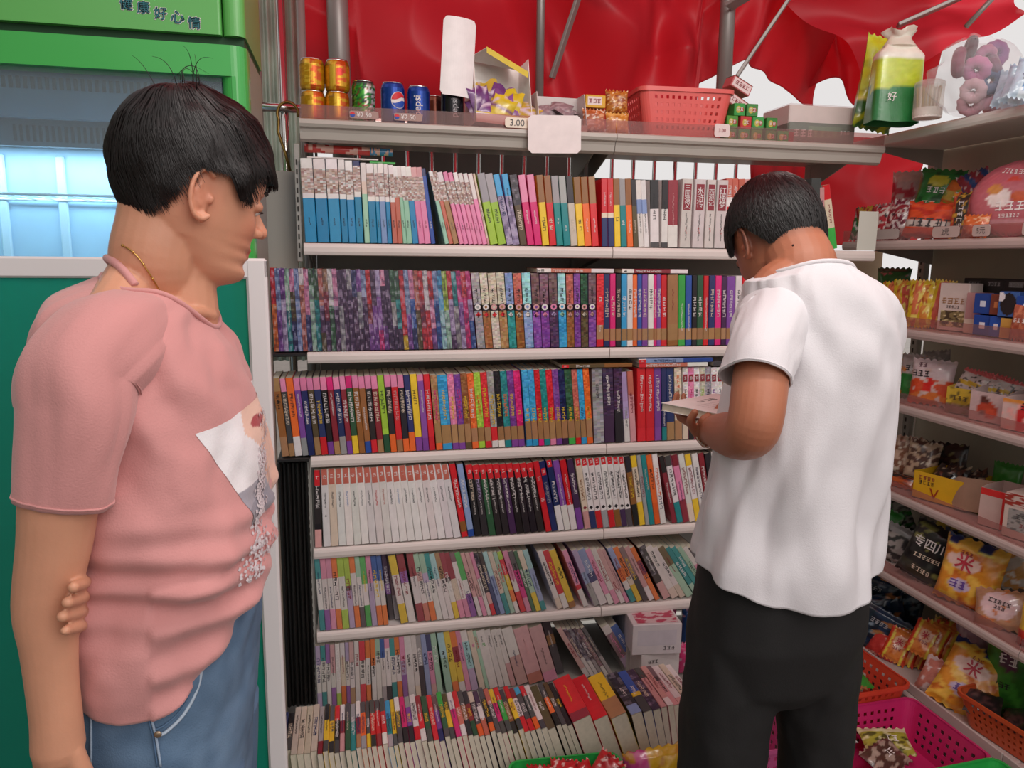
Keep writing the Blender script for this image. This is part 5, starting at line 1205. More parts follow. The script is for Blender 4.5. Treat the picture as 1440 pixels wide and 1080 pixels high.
rbag(1385, 872, 1470, 6, 1.93, [('base', '3c8a2c'), ('noise', '2a6a24', .15, 4), ('ell', .35, .6, .14, .1, '5a2c4a'), ('band', .9, 1, '6ab04a')], 'large green snack bag at the right of the lowest shelf', (('~~', .34, .6, .03, 'w'), ('~~~', .3, .35, .018, 'k')), yaw=-64, t=.07)
# orange basket on the deck with dark packs
bM = basis((1.905, 1.60, RZ[6]+.004), -84)
basket('orange perforated basket of dark packs at the bottom right', .36, .25, .095, bM, 'c8542c', nx=14, nz=4, taper=.86)
rs = random.Random(5)
for i in range(11):
    c = ['2a2022', '1f1a1c', '3a2624'][i % 3]
    pouch('snack_packet', 'dark glossy packet %s of the orange basket' % ['in the far left corner', 'at the far middle', 'in the far right corner', 'on the left', 'with a pale label near the middle', 'on the right', 'at the near left', 'with red mark near the middle', 'at the near right', 'on top at the left', 'on top at the right'][i], 'snack', .10, .085, .03, bM @ basis((-.10+.10*(i % 3)+rs.uniform(-.02, .02), .07-.065*(i//3)+.03, .03+.012*(i//5)), rs.uniform(-60, 60), -65+rs.uniform(-10, 15), rs.uniform(-15, 15)), [('base', c), ('noise', '5a3c3a', .2, 5)]+([('ell', .5, .5, .25, .2, 'b0a8a4')] if i == 4 else [('ell', .5, .5, .2, .2, 'd2382c')] if i == 7 else []), group='dark packets in the orange basket', nu=10, nv=10)
# ------------------------------------------------------------------ floor baskets and the corner
def fbasket(label, cpx, cpy, zr, w, d, h, yaw, col, z0, **k):
    p = atz(cpx, cpy, zr); Mx = basis((p.x, p.y, z0), yaw); basket(label, w, d, h, Mx, col, **k); return Mx
b1 = basis((1.50, 2.02, .06), 4); basket('coral red basket with green packets near the rack corner', .40, .30, .12, b1, 'd2452f', nx=12, nz=4)
b2 = basis((1.49, 1.715, .012), 2); basket('magenta perforated basket with clear packets on the floor', .44, .30, .13, b2, 'c92a6a', nx=13, nz=4)
b3 = basis((1.50, 1.40, .004), 3); basket('bright green basket at the bottom edge beside the rack', .42, .28, .155, b3, '2fae4e', nx=13, nz=4)
b4 = basis((.515, 1.615, .004), -3); basket('bright green basket of red packets in front of the books', .285, .21, .205, b4, '2fae4e', nx=9, nz=4)
b5 = basis((1.115, 1.83, .004), 0); basket('pink basket seen between the man\'s legs', .29, .24, .15, b5, 'c2568a', nx=9, nz=4)
mb = MB(); mb.box((1.30, 1.87, 0), (1.70, 2.17, .058), H('8f6a5a'), .003); tag(mb.build('crate', mat('brown_card', '#8a6450', .7)), 'low brown carton under the coral red basket', 'carton')
rs = random.Random(8)
for i in range(6):
    pouch('snack_packet', 'green packet with white label %s in the coral basket' % ['at the far left', 'at the far right', 'left of centre', 'right of centre', 'at the near left', 'at the near right'][i], 'snack', .13, .10, .025, b1 @ basis((-.13+.13*(i % 2)+.04*(i % 3), .06-.06*(i//2), .045+.012*(i//2)), rs.uniform(-40, 40), -72, rs.uniform(-10, 10)), [('base', '3c8a34'), ('ell', .3, .5, .16, .26, 'e6dcd8'), ('noise', 'b86a4a', .28, 5)], (('~~', .3, .5, .02, 'R'),), group='green packets in the coral basket')
mb = MB()
for i, (x, y, rz_, ops, l) in enumerate(((-.08, .03, 15, [('base', 'b8b4b0'), ('vband', .3, .5, 'd0ac24'), ('vband', .5, .85, '26201c'), ('noise', 'e0dcd8', .4, 6)], 'clear packet with yellow and black print in the magenta basket'),
        (.05, -.03, -14, [('base', 'a8a03c'), ('noise', '5a5424', .1, 5), ('band', .8, 1, 'd8cfa8'), ('noise', 'd8d09a', .3, 6)], 'olive yellow packet with foil gleam in the magenta basket'),
        (.02, -.09, 20, [('base', '5a3c34'), ('noise', 'b09a8c', .1, 5)], 'brown and grey packet half hidden in the magenta basket'), (-.15, -.08, 60, [('base', '8a3c3c'), ('noise', 'c08a7a', .1, 5)], 'dull red packet at the left of the magenta basket'))):
    pouch('snack_packet', l, 'snack', .15, .09, .03, b2 @ basis((x, y+.05, .05), rz_, -70, 0), ops, (('~~', .6, .5, .02, 'w'),))
for i in range(6):
    pouch('snack_packet', 'bright red foil packet %s in the green basket' % ['at the left', 'standing up at the left', 'in the middle', 'right of the middle', 'at the right', 'nearest the viewer'][i], 'snack', .075, .075, .028, b4 @ basis((-.09+.034*i, .02+.02*(i % 2), .145+.015*(i % 3)), rs.uniform(-40, 40), -45 if i != 1 else 0, rs.uniform(-30, 30)), [('base', 'c21f24'), ('noise', 'e8c0b8', .32, 6), ('noise', '8a1418', .3, 5)], group='red foil packets in the green basket')
pouch('snack_bag', 'yellow and magenta bag beside the green basket at the man\'s feet', 'bag', .17, .19, .06, basis((.79, 1.66, .035), -10, -12, -10), [('base', 'e0b01f'), ('vband', 0, .35, 'd0428a'), ('noise', 'c8861c', .25, 5)])
for i, (x, y, z0, c, l) in enumerate(((.98, 1.62, .02, 'b8a0a4', 'pale pink packet between the man\'s legs'), (1.02, 1.55, .03, 'c83a2c', 'red and white packet between the man\'s legs'))):
    pouch('snack_packet', l, 'snack', .12, .10, .03, basis((x, y, z0), 20-40*i, -50, 10), [('base', c), ('noise', 'e0d0cc', .1, 5)])
# tissue cartons and pink packs right of the lowest shelved books
Yb = 2.16
def bx_(px0, px1, py0, z0, Y, d, c, label, panels=(), texts=(), yaw=0):
    X0, X1 = xon(px0, z0, Y), xon(px1, z0, Y); h = at((px0+px1)/2, py0, Y).z-z0
    return carton('box', label, 'box', X1-X0, d, h, basis(((X0+X1)/2, Y+d/2, z0), yaw), c, panels, texts)
bx_(898, 953, 918, .285-.158, 2.12, .12, 'd5cac8', 'white box with yellow crescent under the pink-topped box', [('F', .45, .05, .8, .6, [('base', 'd5cac8'), ('ell', .5, .5, .4, .45, 'd0bc4a'), ('ell', .5, .35, .3, .35, 'd5cac8')])], [('F', '~~~', .3, .75, .012, 'K')], 4)
zq = at(925, 918, 2.12).z
bx_(892, 958, 878, zq+.001, 2.11, .10, 'd3c8ca', 'white tissue box with pink floral top', [('T', .1, .1, .95, .95, [('base', 'd8b8bc'), ('noise', 'b8405c', .0, 4)]), ('F', .1, .3, .9, .8, 'c9bfc6')], [('F', '~~~', .75, .2, .012, 'K')], -6)
bx_(880, 899, 872, .127, 2.20, .15, 'bdb4b0', 'narrow grey white carton behind the tissue boxes', [], [('F', '~~~', .5, .6, .012, 'G')])
for i, (px0, py0, px1, Y, c, l) in enumerate(((862, 862, 900, 2.38, 'b0527a', 'magenta pack standing behind the narrow carton'), (900, 858, 950, 2.40, 'a84870', 'dark pink pack at the back under the fifth shelf'), (948, 905, 975, 2.18, 'c83a72', 'bright pink packet beside the yellow crescent box'), (957, 855, 985, 2.36, '27508a', 'blue pack at the back beside the man'))):
    X0, X1 = xon(px0, .13, Y), xon(px1, .13, Y); pouch('packet', l, 'packet', X1-X0, at(px0, py0, Y).z-.127, .06, basis(((X0+X1)/2, Y, .1265)), [('base', c), ('noise', 'd0a0b4', .25, 4)])
# odds behind the first row: wrapping rolls lying on the blue picture books
p0 = at(425, 213, 2.30); p1 = at(548, 213, 2.30)
for i, (a, b, dz, c, r_, l) in enumerate(((428, 520, .0, 'c23a34', .012, 'red patterned wrapped roll lying on the blue picture books'), (520, 552, .0, '4a8ab4', .011, 'blue tube end poking out beyond the red roll'))):
    A = at(a, 208+i*5, 2.27); B = at(b, 213+i*2, 2.27)
    mb = MB(); N = 16; pts = [A.lerp(B, k/N) for k in range(N+1)]
    mb.tube(pts, r_, (.7, .2, .2), 12); n = len(mb.f)
    for k in range(n):
        if noise.noise(Vector((k*.13, k*.031, 4))) > .1: mb.c[k] = H('e0b0a0')
        else: mb.c[k] = H(c)
    tag(mb.build('wrapped_roll', M_FOIL, smooth=True), l, 'roll')
zt_ = SZ[1]+.2285
lying(432, 532, zt_, .004, 2.215, .14, [('w', 9, '')], 'e25s', 'thin white booklet lying on the blue picture books')
lying(520, 556, zt_-.008, .005, 2.215, .14, [('g', 9, '')], 'w35s', 'thin green booklet lying below the blue tube end')
# white sheets standing behind rows
A = at(667, 243, 2.45)
mb = MB(); mb.add([tuple(at(x, y, 2.47)) for x, y in ((668, 248), (735, 248), (728, 226), (700, 230), (668, 240))]+[tuple(at(x, y, 2.474)) for x, y in ((668, 248), (735, 248), (728, 226), (700, 230), (668, 240))], [(0, 1, 2, 3, 4), (9, 8, 7, 6, 5)]+[(i, (i+1) % 5, (i+1) % 5+5, i+5) for i in range(5)], H('d5cfcc'))
# ------------------------------------------------------------------ green drinks fridge and the white framed glass panel
M_GREEN = mat('green_enamel', '#3fae4e', .28, coat=.5, var=.03, vscale=2)
M_GREEN2 = mat('green_enamel_top', '#5fb158', .3, coat=.4, var=.03, vscale=2)
fr = thing('drinks_fridge', 'tall green drinks fridge with glass door and icy blue interior', 'fridge', (0, 0, 0))
FX0, FX1, FY, FB = -1.15, -.192, 1.72, 2.02
def rbox(mb, x0, x1, y0, y1, z0, z1, r, col=(0, .6, .2)):
    """box with its front right and left vertical edges rounded"""
    n = 8; pts = [(x0, y1), (x0, y0+r)]
    for q in range(n+1): a = math.pi+math.pi/2*q/n; pts.append((x0+r+r*math.cos(a), y0+r+r*math.sin(a)))
    for q in range(n+1): a = 1.5*math.pi+math.pi/2*q/n; pts.append((x1-r+r*math.cos(a), y0+r+r*math.sin(a)))
    pts.append((x1, y1)); m = len(pts)
    mb.add([(x, y, z0) for x, y in pts]+[(x, y, z1) for x, y in pts], [(i, (i+1) % m, m+(i+1) % m, m+i) for i in range(m)]+[tuple(range(m-1, -1, -1)), tuple(range(m, 2*m))], col)
mb = MB(); rbox(mb, FX0, FX1-.045, FY-.004, FB, 1.938, 2.12, .006); mb.build('sign_panel', M_GREEN2, fr)
mb = MB(); rbox(mb, FX1-.0435, FX1, FY-.004, FB, 1.938, 2.12, .02); mb.build('corner_panel', M_GREEN2, fr)
mb = MB(); mb.box((FX0, FY+.012, 1.920), (FX1-.004, FB, 1.938), (.03, .2, .08)); mb.build('groove', mat('dark_green_groove', '#12401f', .6), fr)
mb = MB(); rbox(mb, FX0, FX1, FY-.002, FY+.06, 1.86, 1.920, .03); mb.build('door_head', M_GREEN, fr, False)
mb = MB(); rbox(mb, FX1-.052, FX1, FY-.002, FY+.05, .12, 1.86, .03); mb.build('door_jamb', M_GREEN, fr)
mb = MB(); mb.box((FX0, FY-.002, .12), (FX0+.05, FY+.05, 1.86), (0, .6, .2), .01); mb.build('door_jamb', M_GREEN, fr)
mb = MB(); mb.box((FX0+.05, FY-.002, .12), (FX1-.052, FY+.05, .34), (0, .6, .2), .01); mb.build('door_foot', M_GREEN, fr)
mb = MB(); mb.box((FX0, FY, 0), (FX1, FB, .118), (0, .6, .2), .01); mb.build('plinth', mat('dark_plinth', '#1c2a20', .5), fr)
# body: sides, back, ceiling and inner lining
mb = MB(); mb.box((FX1-.03, FY+.05, .12), (FX1-.001, FB, 1.92), (0, .6, .2)); mb.build('side_panel', mat('grey_side', '#8d897c', .5), fr)
mb = MB(); mb.box((FX0, FY+.05, .12), (FX0+.03, FB, 1.92), (0, .6, .2)); mb.build('side_panel', M_GREEN, fr)
mb = MB(); mb.box((FX0+.03, FB-.02, .12), (FX1-.03, FB, 1.92), (.7, .8, .9)); mb.build('back_lining', mat('icy_lining', '#a9cfe6', .4, var=.1, vscale=6), fr)
mb = MB(); mb.box((FX0+.03, FY+.05, 1.905), (FX1-.03, FB-.02, 1.92), (.7, .8, .9)); mb.build('ceiling_lining', mat('grey_lining', '#7f95a6', .5), fr)
# evaporator covers with slots
mb = MB(); mb.box((FX0+.03, FY+.09, 1.775), (FX1-.06, FY+.11, 1.90), (.4, .45, .5)); c_ = mb.build('vent_cover', mat('vent_grey', '#5d7388', .45, var=.15, vscale=5), fr)
mb = MB()
for i in range(62):
    x = FX0+.05+i*.0135; mb.box((x, FY+.0885, 1.832), (x+.0075, FY+.0905, 1.856), (.05, .05, .06))
tag(mb.build('slot', M_SLOT, c_), kind='stuff')
mb = MB(); mb.box((FX0+.03, FY+.15, 1.725), (FX1-.06, FY+.17, 1.80), (.4, .45, .5)); c_ = mb.build('vent_cover', mat('vent_grey_dark', '#56626c', .45), fr)
mb = MB()
for i in range(40):
    x = -.69+i*.0125; mb.box((x, FY+.1485, 1.735), (x+.006, FY+.1505, 1.768), (.05, .05, .06))
tag(mb.build('slot', M_SLOT, c_), kind='stuff')
# wire shelves and ribs on the back
for z_ in (1.62, 1.25, .9, .55):
    mb = MB()
    for i in range(22):
        x = FX0+.06+i*.039; mb.tube([(x, FY+.09, z_), (x, FB-.03, z_)], .0014, (.9, .95, 1), 5)
    for y_ in (FY+.09, FB-.03): mb.tube([(FX0+.04, y_, z_), (FX1-.06, y_, z_)], .0028, (.9, .95, 1), 6)
    mb.build('wire_shelf', mat('white_wire', '#dfeaf0', .3), fr)
for i in range(7):
    x = FX0+.12+i*.125; mb = MB(); mb.box((x, FB-.03, .2), (x+.02, FB-.021, 1.72), (.8, .9, 1), .003); mb.build('back_rib', mat('icy_rib', '#c3ddec', .4), fr)
mb = MB(); mb.box((FX0+.05, FY+.012, .34), (FX1-.052, FY+.018, 1.86), (.8, .9, .95))
gm = clear_mat('fridge_glass', (.80, .90, .95), .10, .04); mb.build('glass_pane', gm, fr)
l = bpy.data.lights.new('fridge_lamp', 'AREA'); l.energy = 3.2; l.color = (.75, .9, 1); l.shape = 'RECTANGLE'; l.size = .85; l.size_y = .05
o = bpy.data.objects.new('fridge_lamp', l); COL.objects.link(o); o.location = (-.68, FY+.20, 1.72); o.rotation_euler = (math.radians(12), 0, 0)
mb = MB(); tb = MB()
# sticker lettering on the sign panel: white outline under teal characters
sx, sz = -.352, 1.972
for i, ch in enumerate('健康好心情'):
    x = -.412+.031*i; z_ = 1.985-.0068*i+(.001 if i % 2 else -.001)
    for (dx, dz) in ((.0016, 0), (-.0016, 0), (0, .0016), (0, -.0016), (.0012, .0012), (-.0012, -.0012)):
        lettering(mb, ch, lambda a, b: (x+a+dx, FY-.0048, z_+b+dz), PAL['w'], height=.023)
    lettering(tb, ch, lambda a, b: (x+a, FY-.0056, z_+b), hexc('2a7078'), height=.023)
mb.build('lettering', M_INK, fr, fixn=False); tb.build('lettering', M_INK, fr, fixn=False)
mb = MB(); mb.add([(-.362, FY-.0048, 2.04), (-.372, FY-.0048, 1.999), (-.352, FY-.0048, 2.04)], [(0, 1, 2)], PAL['w']); mb.build('sticker', M_INK, fr, fixn=False)
# white framed glass panel standing in front
wp = thing('glass_panel', 'white framed green tinted glass panel standing behind the woman', 'glass panel', (0, 0, 0))
GX0, GX1, GY, GZ = -1.05, -.158, 1.60, 1.492
M_WF = mat('white_frame', '#e9e4e4', .35)
mb = MB(); mb.box((GX0, GY, GZ-.040), (GX1, GY+.022, GZ), (1, 1, 1), .004); mb.build('frame_rail', M_WF, wp)
mb = MB(); mb.box((GX0, GY, .02), (GX1, GY+.022, .06), (1, 1, 1), .004); mb.build('frame_rail', M_WF, wp)
for a, b in ((GX0, GX0+.04), (GX1-.040, GX1)):
    mb = MB(); mb.box((a, GY-.001, 0), (b, GY+.023, GZ+.0005), (1, 1, 1), .005); mb.build('frame_stile', M_WF, wp)
mb = MB(); mb.box((GX0+.04, GY+.008, .06), (GX1-.04, GY+.013, GZ-.04), (.1, .5, .4)); mb.build('glass_pane', clear_mat('green_glass', (.03, .48, .34), .42, .08), wp)
# ------------------------------------------------------------------ people
def cr(p, n):
    """Catmull-Rom through rows of p, n samples per span"""
    p = np.array(p, float); out = []
    P = np.vstack([2*p[0]-p[1], p, 2*p[-1]-p[-2]])
    for i in range(1, len(P)-2):
        for k in range(n):
            t = k/n; a, b, c, d = P[i-1], P[i], P[i+1], P[i+2]
            out.append(.5*((2*b)+(-a+c)*t+(2*a-5*b+4*c-d)*t*t+(-a+3*b-3*c+d)*t**3))
    out.append(p[-1]); return np.array(out)
def blob(mb, c, r, col=(1, 1, 1), rot=None, n=14):
    vs = []; fs = []; R_ = rot or Matrix.Identity(3)
    for j in range(n+1):
        a = math.pi*j/n
        for i in range(n*2):
            b = math.pi*i/n; v = Vector((r[0]*math.sin(a)*math.cos(b), r[1]*math.sin(a)*math.sin(b), r[2]*math.cos(a))); vs.append(Vector(c)+R_ @ v)
    m = n*2
    for j in range(n):
        for i in range(m): fs.append((j*m+i, j*m+(i+1) % m, (j+1)*m+(i+1) % m, (j+1)*m+i))
    mb.add(vs, fs, col)
def limb(mb, pts, n=6, m=16, col=(1, 1, 1)):
    """pts rows x,y,z,r -> smooth tapered tube with round ends"""
    q = cr(pts, n); mb.tube([tuple(r[:3]) for r in q], [float(r[3]) for r in q], col, m); blob(mb, q[0][:3], (q[0][3],)*3, col, n=8); blob(mb, q[-1][:3], (q[-1][3],)*3, col, n=8)
def fuse(mb, name, m, vox, smooth=3, parent=None, colfn=None, fac=.5):
    me = mb.mesh(name); o = bpy.data.objects.new(name, me); COL.objects.link(o)
    r = o.modifiers.new('r', 'REMESH'); r.mode = 'VOXEL'; r.voxel_size = vox; r.use_smooth_shade = True
    s = o.modifiers.new('s', 'SMOOTH'); s.factor = fac; s.iterations = smooth
    dg = bpy.context.evaluated_depsgraph_get(); me2 = bpy.data.meshes.new_from_object(o.evaluated_get(dg)); o.modifiers.clear(); o.data = me2; me2.name = name
    for a in list(me2.color_attributes): me2.color_attributes.remove(a)
    n = len(me2.vertices); co = np.empty(n*3, np.float32); me2.vertices.foreach_get('co', co); co = co.reshape(-1, 3)
    colr = np.ones((n, 4), np.float32); colr[:, :3] = colfn(co) if colfn else .8
    at_ = me2.color_attributes.new('Col', 'FLOAT_COLOR', 'POINT'); at_.data.foreach_set('color', colr.ravel())
    me2.materials.clear(); me2.materials.append(m); me2.shade_smooth()
    if parent: o.parent = parent
    return o
M_SKIN = mat('skin', None, .48, sss=.12, var=.03, vscale=30, bump=.12, bscale=260)
# profile tables, local head: x to the face, y to its left, z up, chin at 0
ZF = [0, .006, .013, .022, .032, .041, .049, .056, .064, .072, .082, .095, .106, .118, .130, .150, .172, .192, .208, .218, .224]
FF = [.050, .066, .077, .080, .073, .0785, .075, .0805, .079, .081, .081, .080, .0775, .0790, .0845, .0870, .083, .068, .046, .022, -.008]
BB = [.02, .005, -.012, -.022, -.034, -.046, -.055, -.062, -.070, -.077, -.084, -.091, -.096, -.099, -.1, -.099, -.092, -.078, -.060, -.043, -.02]
WW = [.018, .030, .038, .044, .049, .053, .0565, .059, .0615, .064, .0665, .0690, .0705, .0718, .0728, .0735, .0700, .060, .044, .028, .008]
def head(mb, Mx, plump=1.0):
    N = 56; zs = np.linspace(0, .224, 60)
    rings = []
    for z_ in zs:
        F, B, W_ = (float(np.interp(z_, ZF, t)) for t in (FF, BB, WW)); W_ *= plump; cx = -.008 if z_ > .05 else (F+B)/2-.01
        ring = []
        for i in range(N):
            a = 2*math.pi*i/N; c, s = math.cos(a), math.sin(a)
            ef = .93 if z_ > .05 else 1.02
            x = cx+((F-cx) if c > 0 else (cx-B))*abs(c)**ef*(1 if c > 0 else -1); y = W_*abs(s)**.96*(1 if s > 0 else -1)
            if c > 0:
                x -= .0075*math.exp(-((abs(y)-.031)/.012)**2-((z_-.112)/.009)**2)   # eye sockets
                x += .0035*math.exp(-((abs(y)-.040)/.014)**2-((z_-.083)/.014)**2)   # cheekbones
                x += .0025*math.exp(-((abs(y)-.024)/.016)**2-((z_-.131)/.006)**2)   # brows
            ring.append(Mx @ Vector((x, y, z_)))
        rings.append(ring)
    vs = [v for r in rings for v in r]; fs = [(j*N+i, j*N+(i+1) % N, (j+1)*N+(i+1) % N, (j+1)*N+i) for j in range(len(rings)-1) for i in range(N)]
    fs += [tuple(range(N-1, -1, -1)), tuple(range((len(rings)-1)*N, len(rings)*N))]
    mb.add(vs, fs, (1, 1, 1)); R_ = Mx.to_3x3()
    def L(*p): return Mx @ Vector(p)
    def hb(p, r, rx=0, ry=0, rz=0): blob(mb, L(*p), r, rot=R_ @ Euler((rx, ry, rz)).to_matrix(), n=10)
    # nose
    def lt(pts): limb(mb, [(*L(p[0], p[1], p[2]), p[3]) for p in pts], 4, 10)
    lt([(.074, 0, .120, .006), (.0805, 0, .107, .0065), (.088, 0, .094, .0075), (.0935, 0, .0845, .0092)])
    hb((.0935, 0, .0825), (.0098, .010, .0088))
    for s in (-1, 1):
        hb((.084, s*.0115, .0795), (.010, .0062, .0072))
        # eyelids: low dome, nearly closed, looking down
        hb((.0685, s*.031, .1115), (.0112, .0145, .0098))
        # ear: plate, rim, lobe, tragus
        ex, ez = -.012, .104
        hb((ex, s*.0735, ez), (.015, .0045, .026), 0, .18, s*-.35)
        rim = []
        for k in range(13):
            a = math.radians(-60+285*k/12); rr = 1.0
            rim.append((ex-.001+.0165*math.cos(a)*-1*-1 if False else ex-.0165*math.sin(math.radians(-35+250*k/12)), s*(.078+.006*math.sin(math.pi*k/12)), ez+.030*math.cos(math.radians(-35+250*k/12)), .0032 if k < 9 else .0038))
        lt(rim)
        lt([(ex-.004, s*.079, ez+.013, .0022), (ex-.008, s*.079, ez, .0026), (ex-.002, s*.078, ez-.014, .0026)])
        hb((ex+.010, s*.0755, ez-.004), (.0045, .0035, .006))
        hb((ex+.003, s*.0755, ez-.027), (.0065, .0042, .008))
    # lips
    for (x, z_, r) in ((.0790, .0545, .0048), (.0770, .0455, .0052)):
        lt([(x-.020, -.022, .049, .0018), (x-.004, -.012, z_, r*.8), (x, 0, z_-.0004, r), (x-.004, .012, z_, r*.8), (x-.020, .022, .049, .0018)])
def head_tints(co, Mx, base, lip, warm=None):
    inv = np.array(Mx.inverted()); p = np.c_[co, np.ones(len(co))] @ inv.T
    c = np.tile(np.array(base), (len(co), 1)); x, y, z_ = p[:, 0], p[:, 1], p[:, 2]
    near = (np.abs(y) < .11) & (z_ > -.03) & (z_ < .24) & (np.abs(x) < .13)
    def g(cx, cy, cz, s): return np.exp(-(((x-cx)**2+(np.abs(y)-cy)**2+(z_-cz)**2)/s**2))*near
    l_ = np.clip(np.exp(-((z_-.0498)/.0072)**4)*np.exp(-(y/.021)**4)*(x > .066)*near, 0, 1)[:, None]
    c = c*(1-l_*.85)+np.array(lip)*l_*.85
    for (a, b, d, s, k) in ((.066, .042, .075, .026, .28), (-.012, .080, .104, .026, .30), (.095, 0, .083, .012, .25)):
        w_ = (g(a, b, d, s)*k)[:, None]; c = c*(1-w_)+np.array(lin(hexc('c8563f')))*w_
    w_ = (g(.074, .031, .118, .014)*.2)[:, None]; c = c*(1-w_)+np.array(lin(hexc('8a4a3c')))*w_
    return c, p
def eyes(body, Mx):
    for s in (-1, 1):
        mb = MB(); blob(mb, Mx @ Vector((.0695, s*.031, .1078)), (.0086,)*3, hexc('e6ded8'), n=10); mb.build('eye', mat('eye_white', '#e6ded8', .15), body, True)
        mb = MB(); pts = [(.0745-.0016*abs(k)**1.3*1.1, s*.031+k*.0042, .1055-.0008*abs(k)) for k in (-3, -2, -1, 0, 1, 2, 3)]
        pts = [(.0800-abs(k)**2*.0009, s*.031+k*.0040, .1062-.0006*abs(k)) for k in (-3, -2, -1, 0, 1, 2, 3)]
        mb.tube([Mx @ Vector(p) for p in pts], [.0006, .001, .0013, .0014, .0013, .0011, .0006], (.05, .04, .04), 6); mb.build('eyelashes', mat('lash', '#1a1110', .6), body, True)
        mb = MB(); pts = [(.0885-abs(k)**2*.0011, s*(.012+k*.0062), .1325+.002*math.sin(k)) for k in (0, 1, 2, 3, 4, 5)]
        mb.tube([Mx @ Vector(p) for p in pts], [.0012, .0022, .0022, .002, .0016, .0006], (.05, .04, .04), 6); mb.build('eyebrow', mat('lash', '#1a1110', .6), body, True)
M_HAIR = mat('black_hair', '#120b0a', .46, var=.25, vscale=60, spec=.5)
def hair(parent, Mx, c, rad, pole, zlim, n, thick, seed, drift=.5, flip=.06, name='hair', bulge=None, lens=(.5, 1.2), wid=.0007, fly=0):
    """cap of hair over an ellipsoid about c; zlim(x,y) is the hairline height"""
    rs = random.Random(seed); P = Vector(pole).normalized(); q = Vector((0, 0, 1)).rotation_difference(P).to_matrix()
    def point(a, f, k=1.0):
        d = q @ Vector((math.sin(f)*math.cos(a), math.sin(f)*math.sin(a), math.cos(f)))
        t = 1/math.sqrt((d.x/rad[0])**2+(d.y/rad[1])**2+(d.z/rad[2])**2)
        if bulge: t += bulge(d)
        return Vector(c)+d*t*k
    def fend(a, k=1.0, slack=0):
        f = .3
        while f < 2.9:
            p = point(a, f, k)
            if p.z < zlim(p.x, p.y)+slack: break
            f += .02
        return f
    mb = MB(); A, Fn = 96, 26; ends = [fend(2*math.pi*i/A)+.05*noise.noise(Vector((i*.6, seed, 0))) for i in range(A)]
    def cap(u, v):
        i = int(round(u*A)) % A; a = 2*math.pi*i/A; f = ends[i]*v
        k = 1+.012*noise.noise(Vector((a*9, f*2.2, seed)))+.008*noise.noise(Vector((a*26, f*3, seed)))
        return Mx @ point(a, f, k)
    mb.grid(cap, A, Fn, (.05, .04, .04), closed_u=True)
    def capi(u, v):
        i = int(round(u*A)) % A; a = 2*math.pi*i/A; return Mx @ point(a, ends[i]*(1 if v < .5 else .9), 1-thick*(v))
    mb.grid(capi, A, 1, (.05, .04, .04), closed_u=True)
    for s in range(n):
        a = rs.uniform(0, 2*math.pi); fe = fend(a); f0 = fe*math.sqrt(rs.random())*.9; f1 = min(fe+rs.uniform(0, flip), f0+rs.uniform(*lens)); dr = rs.uniform(-1, 1)*drift*.25+drift*.35
        off = 1+rs.uniform(-.004, .022); seg = 7; w_ = wid*rs.uniform(.6, 1.6); L_ = []; lift = rs.uniform(0, .03)
        wav = rs.uniform(-.03, .03)
        for k in range(seg+1):
            t = k/seg; f = f0+(f1-f0)*t; aa = a+dr*(f-f0)+wav*math.sin(t*5); p = point(aa, f, off+lift*t*t*.4)
            L_.append(p)
        for k in range(seg):
            p, p2 = L_[k], L_[k+1]; t_ = (p2-p).normalized(); nrm = (p-Vector(c)).normalized(); sd = t_.cross(nrm).normalized()
            wa, wb = w_*(1-(k/seg)**2*.8), w_*(1-((k+1)/seg)**2*.8)
            ridge = nrm*w_*.5
            mb.add([Mx @ (p-sd*wa), Mx @ (p+ridge), Mx @ (p+sd*wa), Mx @ (p2-sd*wb), Mx @ (p2+ridge), Mx @ (p2+sd*wb)], [(0, 1, 4, 3), (1, 2, 5, 4)], (.05, .04, .04))
    for s in range(fly):
        a = rs.uniform(0, 6.283); f0 = rs.uniform(.02, .35); p = point(a, f0); d = (p-Vector(c)).normalized(); sd = Vector((rs.uniform(-1, 1), rs.uniform(-1, 1), rs.uniform(-.2, .8))).normalized()
        L_ = []; LL = rs.uniform(.02, .05)
        for k in range(9): t = k/8; L_.append(Mx @ (p+d*LL*math.sin(t*2.4)*.6+sd*LL*t*t))
        mb.tube(L_, [.0006*(1-.7*k/8) for k in range(9)], (.05, .04, .04), 4)
    return mb.build(name, M_HAIR, parent, True, fixn=False)
